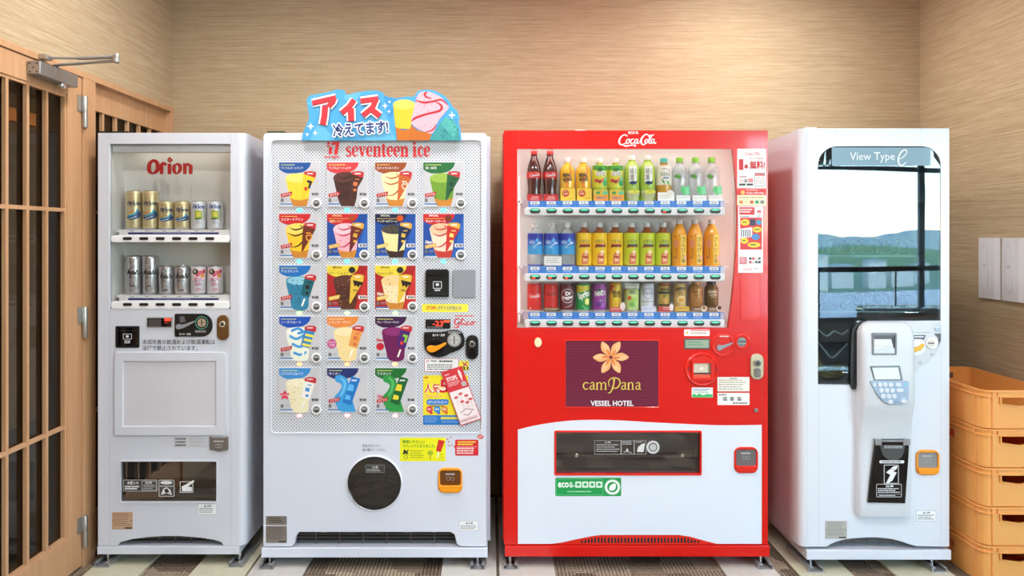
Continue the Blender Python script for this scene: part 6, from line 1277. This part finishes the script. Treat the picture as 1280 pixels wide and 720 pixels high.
# inside
b = MB(); d4 = .50
P4.box(b, 1015, 176, 1022, 486, -.0205, d4); P4.box(b, 1176.5, 176, 1183, 486, -.0205, d4); P4.box(b, 1015, 170, 1183, 183, -.0205, d4); P4.box(b, 1015, 480.8, 1183, 490, -.0205, d4); P4.box(b, 1015, 170, 1183, 490, -d4, d4+.01); b.build('inner_cabinet', mat('inner_grey', '#9aa0a2', .5), m4)
for ys in (250, 320, 392):
    b = MB(); P4.box(b, 1023, ys, 1175, ys+2, -.10, .48); b.build('tray', 'steel', m4)
    for k in range(4):
        cx = 1042+k*38; path = [(P4.X(cx)+.032*math.cos(t*.7), y4+.11+t*.0075, P4.Z(ys)+.036+.032*math.sin(t*.7)) for t in range(46)]
        MB().tube(path, .0022, 5).build('spiral', 'dark_steel', m4, smooth=True)
b = MB(); P4.prism(b, smooth_path([(1024, 452), (1030, 440), (1038, 462), (1052, 470), (1064, 460), (1064, 472), (1048, 476), (1034, 472)], 4, True), -.06, .12); b.build('chute', mat('chute_tan', '#b98a4a', .4), m4, smooth=True)
b = MB(); b.tube([(P4.X(a), y4+.05, P4.Z(c)) for a, c in smooth_path([(1026, 410), (1040, 422), (1050, 416), (1060, 420), (1068, 414)], 5)], .004, 6); b.tube([(P4.X(a), y4+.055, P4.Z(c)) for a, c in smooth_path([(1026, 425), (1038, 440), (1048, 450), (1060, 440), (1068, 432)], 5)], .004, 6); b.build('catch_wire', 'white_plastic', m4, smooth=True)
# slightly bowed glass
bm_ = MB(); cxm, hw = P4.X(1099), (P4.X(1176)-P4.X(1022.5))/2
tmp = bmesh.new(); vs = [tmp.verts.new((a, 0, c)) for a, c in P4.L(hole)]; tmp.faces.new(vs); bmesh.ops.triangulate(tmp, faces=tmp.faces[:])
xs_ = [P4.X(1022.5)+2*hw*k/16 for k in range(1, 16)]
for x in xs_: bmesh.ops.bisect_plane(tmp, geom=tmp.verts[:]+tmp.edges[:]+tmp.faces[:], plane_co=(x, 0, 0), plane_no=(1, 0, 0))
zlo, zhi = P4.Z(480.5), P4.Z(183)
for k in range(1, 12): bmesh.ops.bisect_plane(tmp, geom=tmp.verts[:]+tmp.edges[:]+tmp.faces[:], plane_co=(0, 0, zlo+(zhi-zlo)*k/12), plane_no=(0, 0, 1))
for v in tmp.verts: v.co.y = y4+.002-.005*(1-((v.co.x-cxm)/hw)**2)
bmesh.ops.recalc_face_normals(tmp, faces=tmp.faces[:]); me = bpy.data.meshes.new('display_glass'); tmp.to_mesh(me); tmp.free()
o = finish(me, 'display_glass', m4, ['bubble_glass'], True); sd = o.modifiers.new('thickness', 'SOLIDIFY'); sd.thickness = .003; sd.offset = 1 if False else -1
p = Print(); p.text('View Type', 1061, 190.6, 1117, 203.6, '#eef4f6', .006); p.stroke([(1121, 199.6), (1127, 197), (1132, 191), (1130, 187.6), (1125, 190.5), (1121.6, 198), (1122.5, 205.6), (1127, 206.4), (1131.6, 202.6)], [.9, 1.2, 1.3, 1.5, 1.9, 2.2, 2.0, 1.5, .7], '#eef4f6', 5); p.build('logo_lettering', lambda u, v, n: (P4.X(u), y4-.0085-n*EPS, P4.Z(v)), m4, label='white lettering')
glass('strip_film', '#e8f2f6', 0.0, .3, .75, '#a4c4d6'); b = MB(); P4.prism(b, [(1039, 184.5), (1162, 184.5), (1162, 207), (1039, 207)], .0060, -.0054); b.build('header_strip', 'strip_film', m4)
# coin panel right of the column
cp_ = [(1132, 402.5), (1173.6, 402.8)]+smooth_path([(1175.2, 404.6), (1175.6, 412), (1175, 424), (1170, 440), (1160, 451), (1148, 459), (1140, 470), (1136, 477)], 3)+[(1132, 477)]
b = MB(); P4.prism(b, cp_, .006, 0); o = b.build('coin_panel', 'lightgrey_plastic', m4, smooth=True, bevel=.0015)
b = MB(); P4.disc(b, 1145, 434, 10.6, .010, -.0055, 28); b.build('return_dial', 'white_plastic', o, smooth=True, bevel=.002)
b = MB(); P4.prism(b, [(1134, 436), (1146, 432.4), (1151, 428.6), (1152, 431), (1148, 436.6), (1136, 440.6)], .020, -.0095); b.build('return_lever', mat('yellow_plastic', '#f0b820', .35), o, smooth=True, bevel=.001)
b = MB(); P4.disc(b, 1163.4, 428.6, 7.6, .012, -.0055, 24); o2 = b.build('coin_slot', 'white_plastic', o, smooth=True, bevel=.002)
p = Print(); p.ell(1161.6, 428.8, 4.6, 5, '#d8d2c8').rect(1157.6, 427.8, 1165.6, 429.2, '#4a4440'); p.build('slot_plate', P4.map(.0122), o2)
b = MB(); P4.disc(b, 1170.6, 410.6, 3.8, .009, -.0055, 18); b.build('key_cylinder', 'chrome', o, smooth=True, bevel=.001)
p = Print(); p.poly([(1139, 423.6), (1141, 418.6), (1156, 418.4), (1154, 424.6), (1150, 423.4)], '#56585e').lines(1142, 419.8, 1154, 422, 1, '#e8e8ea', .8, 3); p.build('panel_print', P4.map(.0062), o)['kind'] = 'stuff'; p = Print(); p.poly([(1166, 417), (1175, 416.4), (1175, 425), (1171.6, 433), (1170, 434), (1171.6, 427), (1170.6, 421.6)], '#56585e').lines(1138, 415, 1163, 416.4, 1, '#9a9ca4', .6, 3)
p.build('slot_print', P4.map(.0062), o); p = Print()
for (a, c) in ((1149, 454), (1163.4, 443.6)): p.stroke([(a-1.4, c+1.6), (a-1.4, c-1), (a, c-2), (a+1.4, c-1), (a+1.4, c+1.6)], .6, '#5a5c60', 2)
p.build('arrow_print', P4.map(.0062), o)
# keypad column: side profile swept across
cx0, cx1 = 1069.5, 1135.5
def prof(py):
    """how far the column stands out of the door, metres"""
    pts = [(402, .030), (408, .046), (420, .052), (452, .056), (476, .060), (505, .054), (520, .040), (545, .028), (600, .030), (630, .034), (642, .030)]
    for (a, va), (c, vc) in zip(pts, pts[1:]):
        if a <= py <= c: return va+(vc-va)*(py-a)/(c-a)
    return .03
rowsy = [402, 404, 408, 414, 420, 430, 440, 452, 464, 476, 490, 500, 508, 514, 520, 532, 545, 560, 580, 600, 620, 632, 638, 642]
b = MB(); bmv = []
for py in rowsy:
    dtop = max(0, 1-(py-402)/12); ins = 10*(dtop**2); botin = max(0, (py-600)/42)*1.6
    a, c = cx0+ins*.9, cx1-ins*.8-botin
    h = prof(py); row = []
    for (fx_, fh) in ((0, 0), (0, .70), (.02, .88), (.06, .97), (.12, 1), (.5, 1.02), (.88, 1), (.94, .97), (.98, .88), (1, .70), (1, 0)):
        row.append(b.bm.verts.new((P4.X(a+(c-a)*fx_), y4-h*fh, P4.Z(py))))
    bmv.append(row)
for r0, r1 in zip(bmv, bmv[1:]):
    for i in range(len(r0)-1): b.face([r0[i], r0[i+1], r1[i+1], r1[i]])
b.face(bmv[0]); b.face(bmv[-1][::-1]); b.face([r[0] for r in bmv]+[r[-1] for r in bmv[::-1]])
col4 = b.build('keypad_column', 'lightgrey_plastic', m4, smooth=True)
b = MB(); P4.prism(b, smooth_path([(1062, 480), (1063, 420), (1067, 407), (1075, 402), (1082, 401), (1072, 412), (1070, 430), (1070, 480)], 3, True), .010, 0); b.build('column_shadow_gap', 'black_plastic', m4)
def pc(py, extra): 
    h = prof(py)*1.02+extra; return Plane(2.955-h)
def onpl(x, y, h): 
    """photo pixel on a plane standing h metres out of the door"""
    pl = Plane(2.955-h); return pl
pl = Plane(2.955-.0545); b = MB(); pl.plate(b, rr(1090, 416, 1120.5, 443.5, 1), [rr(1092, 419, 1118.5, 441.6, .6)], .004, .004); o = b.build('note_acceptor', mat('grey_mid', '#7a7c82', .35), col4, bevel=.001)
p = Print(); p.rect(1092, 419, 1118.5, 424, '#5a5c60').poly([(1093, 424), (1114, 424), (1118, 434), (1118, 441.4), (1093, 441.4)], '#e6e6e2').rect(1093, 432, 1116, 432.6, '#c8c4ae').rect(1092.4, 438.6, 1118, 439.2, '#9a9ca0').poly([(1114, 424), (1118.5, 420), (1118.5, 440), (1116.6, 434)], '#3c3c40'); p.build('slot_plate', pl.map(-.0005), o)
pl = Plane(2.955-.0595); b = MB(); pl.plate(b, [(1088, 457.6), (1124.4, 457), (1128, 475.6), (1092.6, 475.8)], [[(1089.8, 459.4), (1122.6, 459), (1125.6, 473.8), (1093.6, 474)]], .004, .003); o = b.build('screen_bezel', 'grey_mid', col4, bevel=.001)
b = MB(); pl.prism(b, [(1089.6, 459.2), (1122.8, 458.8), (1126, 474), (1093.4, 474.2)], .001, .002); b.build('screen', mat('screen_pale', '#cfe0e6', .1, coat=.4, emit='#b8d4dc', strength=.35), o)
pl = Plane(2.955-.0615); key_o = smooth_path([(1088, 476.4), (1104, 475.8), (1120, 475.8), (1134.4, 476.4), (1135.6, 480), (1135.4, 496), (1134, 501.4), (1130, 504), (1118, 505.2), (1110, 505), (1104, 501.6), (1098, 495), (1092, 486)], 3, True)
b = MB(); pl.prism(b, key_o, .0025, .006); o = b.build('keypad', mat('keypad_blue', '#9fb4cc', .4), col4, smooth=True, bevel=.001)
for (x, y, w) in ((1099.2, 480.8, 0), (1105.8, 480.8, 0), (1112.8, 480.8, 0), (1101, 487.8, 0), (1108, 487.8, 0), (1114.8, 487.8, 0), (1103.3, 495, 0), (1110.3, 495, 0), (1117, 495, 0), (1112.3, 502, 0), (1122.2, 480.6, 3.6), (1124.2, 487.6, 4.6), (1128.8, 501.2, 3.6)):
    b = MB(); pl.prism(b, rr(x-(w or 2.8), y-2.7+(0.4 if w else 0), x+(w or 2.8), y+2.7-(.4 if w else 0), 2.2, 4), .006, -.0024); b.build('key', 'white_bright', o, smooth=True, bevel=.0008)
p = Print(); p.text('1', 1092, 478.4, 1094, 483, '#e8f0f4', .03); p.ell(1132, 480.4, 2.2, 1.8, '#7cc8dc', 12).lines(1126, 497, 1134, 498.6, 1, '#dce8f0', .7, 2).lines(1117.6, 501.4, 1123, 502.8, 1, '#5a78a4', .8, 3); p.build('keypad_print', pl.map(.0026), o)['kind'] = 'stuff'
# take-out flap
pl = Plane(2.955-.037); fl = [(1094.6, 549), (1136.4, 549), (1134.6, 580), (1131, 629), (1084.4, 628), (1089, 590)]
b = MB(); pl.prism(b, fl, .004, .010); o = b.build('takeout_flap', 'black_gloss', col4, bevel=.002)
b = MB(); pl.box(b, 1093.4, 548, 1101, 556, .008, -.0035); pl.box(b, 1128, 548, 1137, 556, .008, -.0035); pl.box(b, 1101, 549.6, 1128, 552, .006, -.0035); b.build('flap_hinge', 'clear_plastic', o, bevel=.001)
p = Print(); p.poly(smooth_path([(1100, 558), (1104, 556), (1127, 556), (1130, 559), (1127, 570), (1120, 574.5), (1110, 574), (1103, 568)], 3, True), '#3e3e3c')
for k in range(11): p.rect(1105+k*2.1, 556.5, 1106+k*2.1, 560, '#b9bcbe')
p.rr(1098.4, 575, 1129.4, 578.6, 1.4, '#e4e4e4').lines(1101, 576, 1127, 577.8, 1, '#3a3a3a', .8, 3); p.frame(1104, 580.4, 1122.4, 604, .7, '#d8d8d8', 1); p.poly([(1107, 603), (1112, 593), (1106.6, 590), (1116, 582.4), (1121.4, 581.6), (1119.6, 586), (1115.4, 589), (1120, 590), (1114.6, 600), (1109, 604)], '#e8e8e8'); p.stroke([(1112, 586), (1118.6, 586.6)], .5, '#222222')
p.frame(1094.4, 604.4, 1126, 620.8, .6, '#d4d4d4', 1.4); p.text('注意', 1106, 605.8, 1116, 608.6, '#f0f0f0', .02); p.lines(1096.4, 609.6, 1124, 616.4, 3, '#e0e0e0', .5, 3); p.rect(1095, 617, 1125.4, 617.4, '#c4c4c4').lines(1098, 618.2, 1123, 619.8, 1, '#d0d0d0', .7, 6); p.build('flap_print', pl.map(.0042), o)
coin_return(m4, P4, 1144.4, 562, 1173.4, 593.4, 'amber', 'amber', mat('smoke_pale', '#8f8c8c', .12, coat=.6), 8)
name_plate(m4, P4, 1031.5, 651, 1058.4, 673.4, mat('plate_silver', '#c9c7c0', .35, .5), '#8a8880', 12); warn_label(m4, P4, 1145, 638, 1170, 651.6, 14, '#eef0f2')

# ================================================================== ORANGE CRATES
PITCH, CX0, CX1, CY0, CY1 = .154, 1.942, 2.242, 2.84-D0, 3.37-D0
def rrect3(x0, x1, ya, yb, r, n=4): return [(a, c) for a, c in rr(x0, ya, x1, yb, r, n)]
def crate(z0, idx, label):
    root = thing('stacking_crate', ((CX0+CX1)/2, (CY0+CY1)/2, z0), label, 'crate', 'stacked orange crates'); z1 = z0+PITCH-.0006; t = .004; r = .035
    hw_, hx = .072, (CX0+CX1)/2
    b = MB(); loop = rrect3(CX0+.006, CX1-.006, CY0+.006, CY1-.006, r); inn = rrect3(CX0+.006+t, CX1-.006-t, CY0+.006+t, CY1-.006-t, r-t)
    zf = z0+.004; n_ = len(loop)
    # side, back and corner walls (the front wall is a plate with the hand hole)
    def is_front(p, q): return abs(p[1]-(CY0+.006)) < 1e-5 and abs(q[1]-(CY0+.006)) < 1e-5
    def is_back(p, q): return abs(p[1]-(CY1-.006)) < 1e-5 and abs(q[1]-(CY1-.006)) < 1e-5
    for i in range(n_):
        j = (i+1) % n_
        if is_front(loop[i], loop[j]) or is_back(loop[i], loop[j]): continue
        v = [b.bm.verts.new((*loop[i], zf)), b.bm.verts.new((*loop[j], zf)), b.bm.verts.new((*loop[j], z1)), b.bm.verts.new((*loop[i], z1)), b.bm.verts.new((*inn[i], zf)), b.bm.verts.new((*inn[j], zf)), b.bm.verts.new((*inn[j], z1)), b.bm.verts.new((*inn[i], z1))]
        for f in ((0, 1, 2, 3), (5, 4, 7, 6), (3, 2, 6, 7), (1, 0, 4, 5)): b.face([v[k] for k in f])
    b.prism(rrect3(CX0+.007, CX1-.007, CY0+.007, CY1-.007, r), z0+.002, z0+.006, 'z')
    b.build('body', 'crate_orange', root, smooth=True)
    xa, xb = CX0+.006+r, CX1-.006-r; zt = z1-.026; zh = zt-.030
    hand = [(hx-hw_, zt), (hx+hw_, zt), (hx+hw_, zh+.004), (hx, zh-.006), (hx-hw_, zh+.004)]
    for nm, ya in (('front_wall', CY0+.006), ('back_wall', CY1-.006-t)):
        b = MB(); b.plate([(xa, zf), (xb, zf), (xb, z1), (xa, z1)], [hand], ya, ya+t); b.build(nm, 'crate_orange', root)
    b = MB(); hi = [(hx-hw_-.005, zt+.001), (hx+hw_+.005, zt+.001), (hx+hw_+.005, zh+.001), (hx, zh-.0105), (hx-hw_-.005, zh+.001)]
    b.plate(hi, [[(hx-hw_, zt-.001), (hx+hw_, zt-.001), (hx+hw_, zh+.004), (hx, zh-.006), (hx-hw_, zh+.004)]], CY0-.001, CY0+.006); b.build('hand_hole_rim', 'crate_orange', root)
    for za, zb_, nm in ((z1-.006, z1, 'top_rim'), (z1-.026, z1-.022, 'rim_flange')):
        b = MB(); tmpo = rrect3(CX0, CX1, CY0, CY1, r+.004); tmpi = rrect3(CX0+.0062, CX1-.0062, CY0+.0062, CY1-.0062, r)
        va = [[b.bm.verts.new((*p_, zz)) for p_ in L_] for L_, zz in ((tmpo, za), (tmpo, zb_), (tmpi, zb_), (tmpi, za))]
        for q in range(4):
            A_, B_ = va[q], va[(q+1) % 4]
            for i in range(n_): b.face([A_[i], A_[(i+1) % n_], B_[(i+1) % n_], B_[i]])
        b.build(nm, 'crate_orange', root, smooth=True)
    ribs = [(CX0+.001, CY0+.044), (CX0+.001, CY0+.27), (CX0+.001, CY1-.06)]
    for (x, y) in ribs:
        b = MB(); b.box(x, x+.0055, y-.0015, y+.0015, z0+.006, z1-.002); b.build('rib', 'crate_orange', root)
    for x in (CX0+.044, CX1-.044):
        b = MB(); b.box(x-.0015, x+.0015, CY0+.001, CY0+.0065, z0+.006, z1-.002); b.build('rib', 'crate_orange', root)
    for x in (CX0+.066, CX1-.066):
        b = MB(); b.box(x-.0015, x+.0015, CY0+.001, CY0+.0062, z1-.022, z1-.006); b.build('rib', 'crate_orange', root)
    b = MB(); b.prism([(CX0+.016, CY0+.020), (CX0+.020, CY0+.017), (CX0+.022, CY0+.022), (CX0+.018, CY0+.024)], z0+.002, z0+.022, 'z'); b.build('stacking_lug', 'crate_orange', root)
    if idx in (1, 4):
        p = Print(); p.text('湯', 0, 0, 45, 34, '#d8452c' if idx == 1 else '#d8703c', .03); p.text('3', 30, 40, 40, 52, '#c86a4c', .02); p.ring(6, 46, 6, 4, '#c86a4c', 12).ring(20, 46, 6, 4, '#c86a4c', 12)
        p.build('side_print', lambda u, v, n: (CX0+.0058-n*EPS, CY0+.20-u*.001+.02, z0+.105-v*.001), root)
names = ['topmost orange crate of the stack, empty and open', 'second orange crate from the top, with red print on its side', 'third and middle orange crate of the stack', 'fourth orange crate from the top of the stack', 'bottom orange crate of the stack, on the floor']
for k in range(5): crate(.0008+PITCH*(4-k), k, names[k])

# ================================================================== SWITCH PLATES ON THE RIGHT WALL
for k, (d0, d1) in enumerate(((3.239, 3.376), (3.086, 3.223))):
    ya, yb = d0-D0, d1-D0; zb_, zt = 1.092, 1.372
    t = thing('wall_plate', (XR, (ya+yb)/2, zb_), ['white wall plate nearer the corner, with long oval insert', 'white wall plate nearer the crates front, at the picture edge'][k], 'wall plate', 'white plates on the right wall')
    b = MB(); b.prism([(XR-.0005, yb), (XR-.012, yb-.002), (XR-.014, ya+.030), (XR-.008, ya), (XR-.0005, ya)], zb_, zt, 'z'); b.build('plate', mat('plate_white', '#dcdadd', .35), t, bevel=.0012)
    yc = yb-.048; b = MB(); L_ = [(a, c) for a, c in rr(yc-.021, zb_+.045, yc+.021, zt-.022, .0208, 8)]
    b.prism(L_, XR-.0152, XR-.012, 'x'); o = b.build('oval_insert', 'plate_white', t, smooth=True, bevel=.0008)
    p = Print(); p.frame(-21, -94, 21, 119, .9, '#a09ea4', 20.8); p.frame(-9, -9, 9, 9, .8, '#9a989c', 3); p.rr(-4.6, -3, -1.6, 3, 1, '#2c2a2c').rr(1.6, -3, 4.6, 3, 1, '#2c2a2c'); p.ell(0, 62, 1.4, 1.0, '#9a989c', 8)
    p.build('socket', lambda u, v, n, yc=yc: (XR-.0154-n*EPS, yc-u*.001, (zb_+zt)/2+.012-v*.001), o)
bpy.data.objects.remove(_to)
for o in list(bpy.data.objects):
    if o.parent is None and o.type not in ('CAMERA', 'LIGHT') and 'label' not in o.keys(): print('UNLABELLED', o.name)
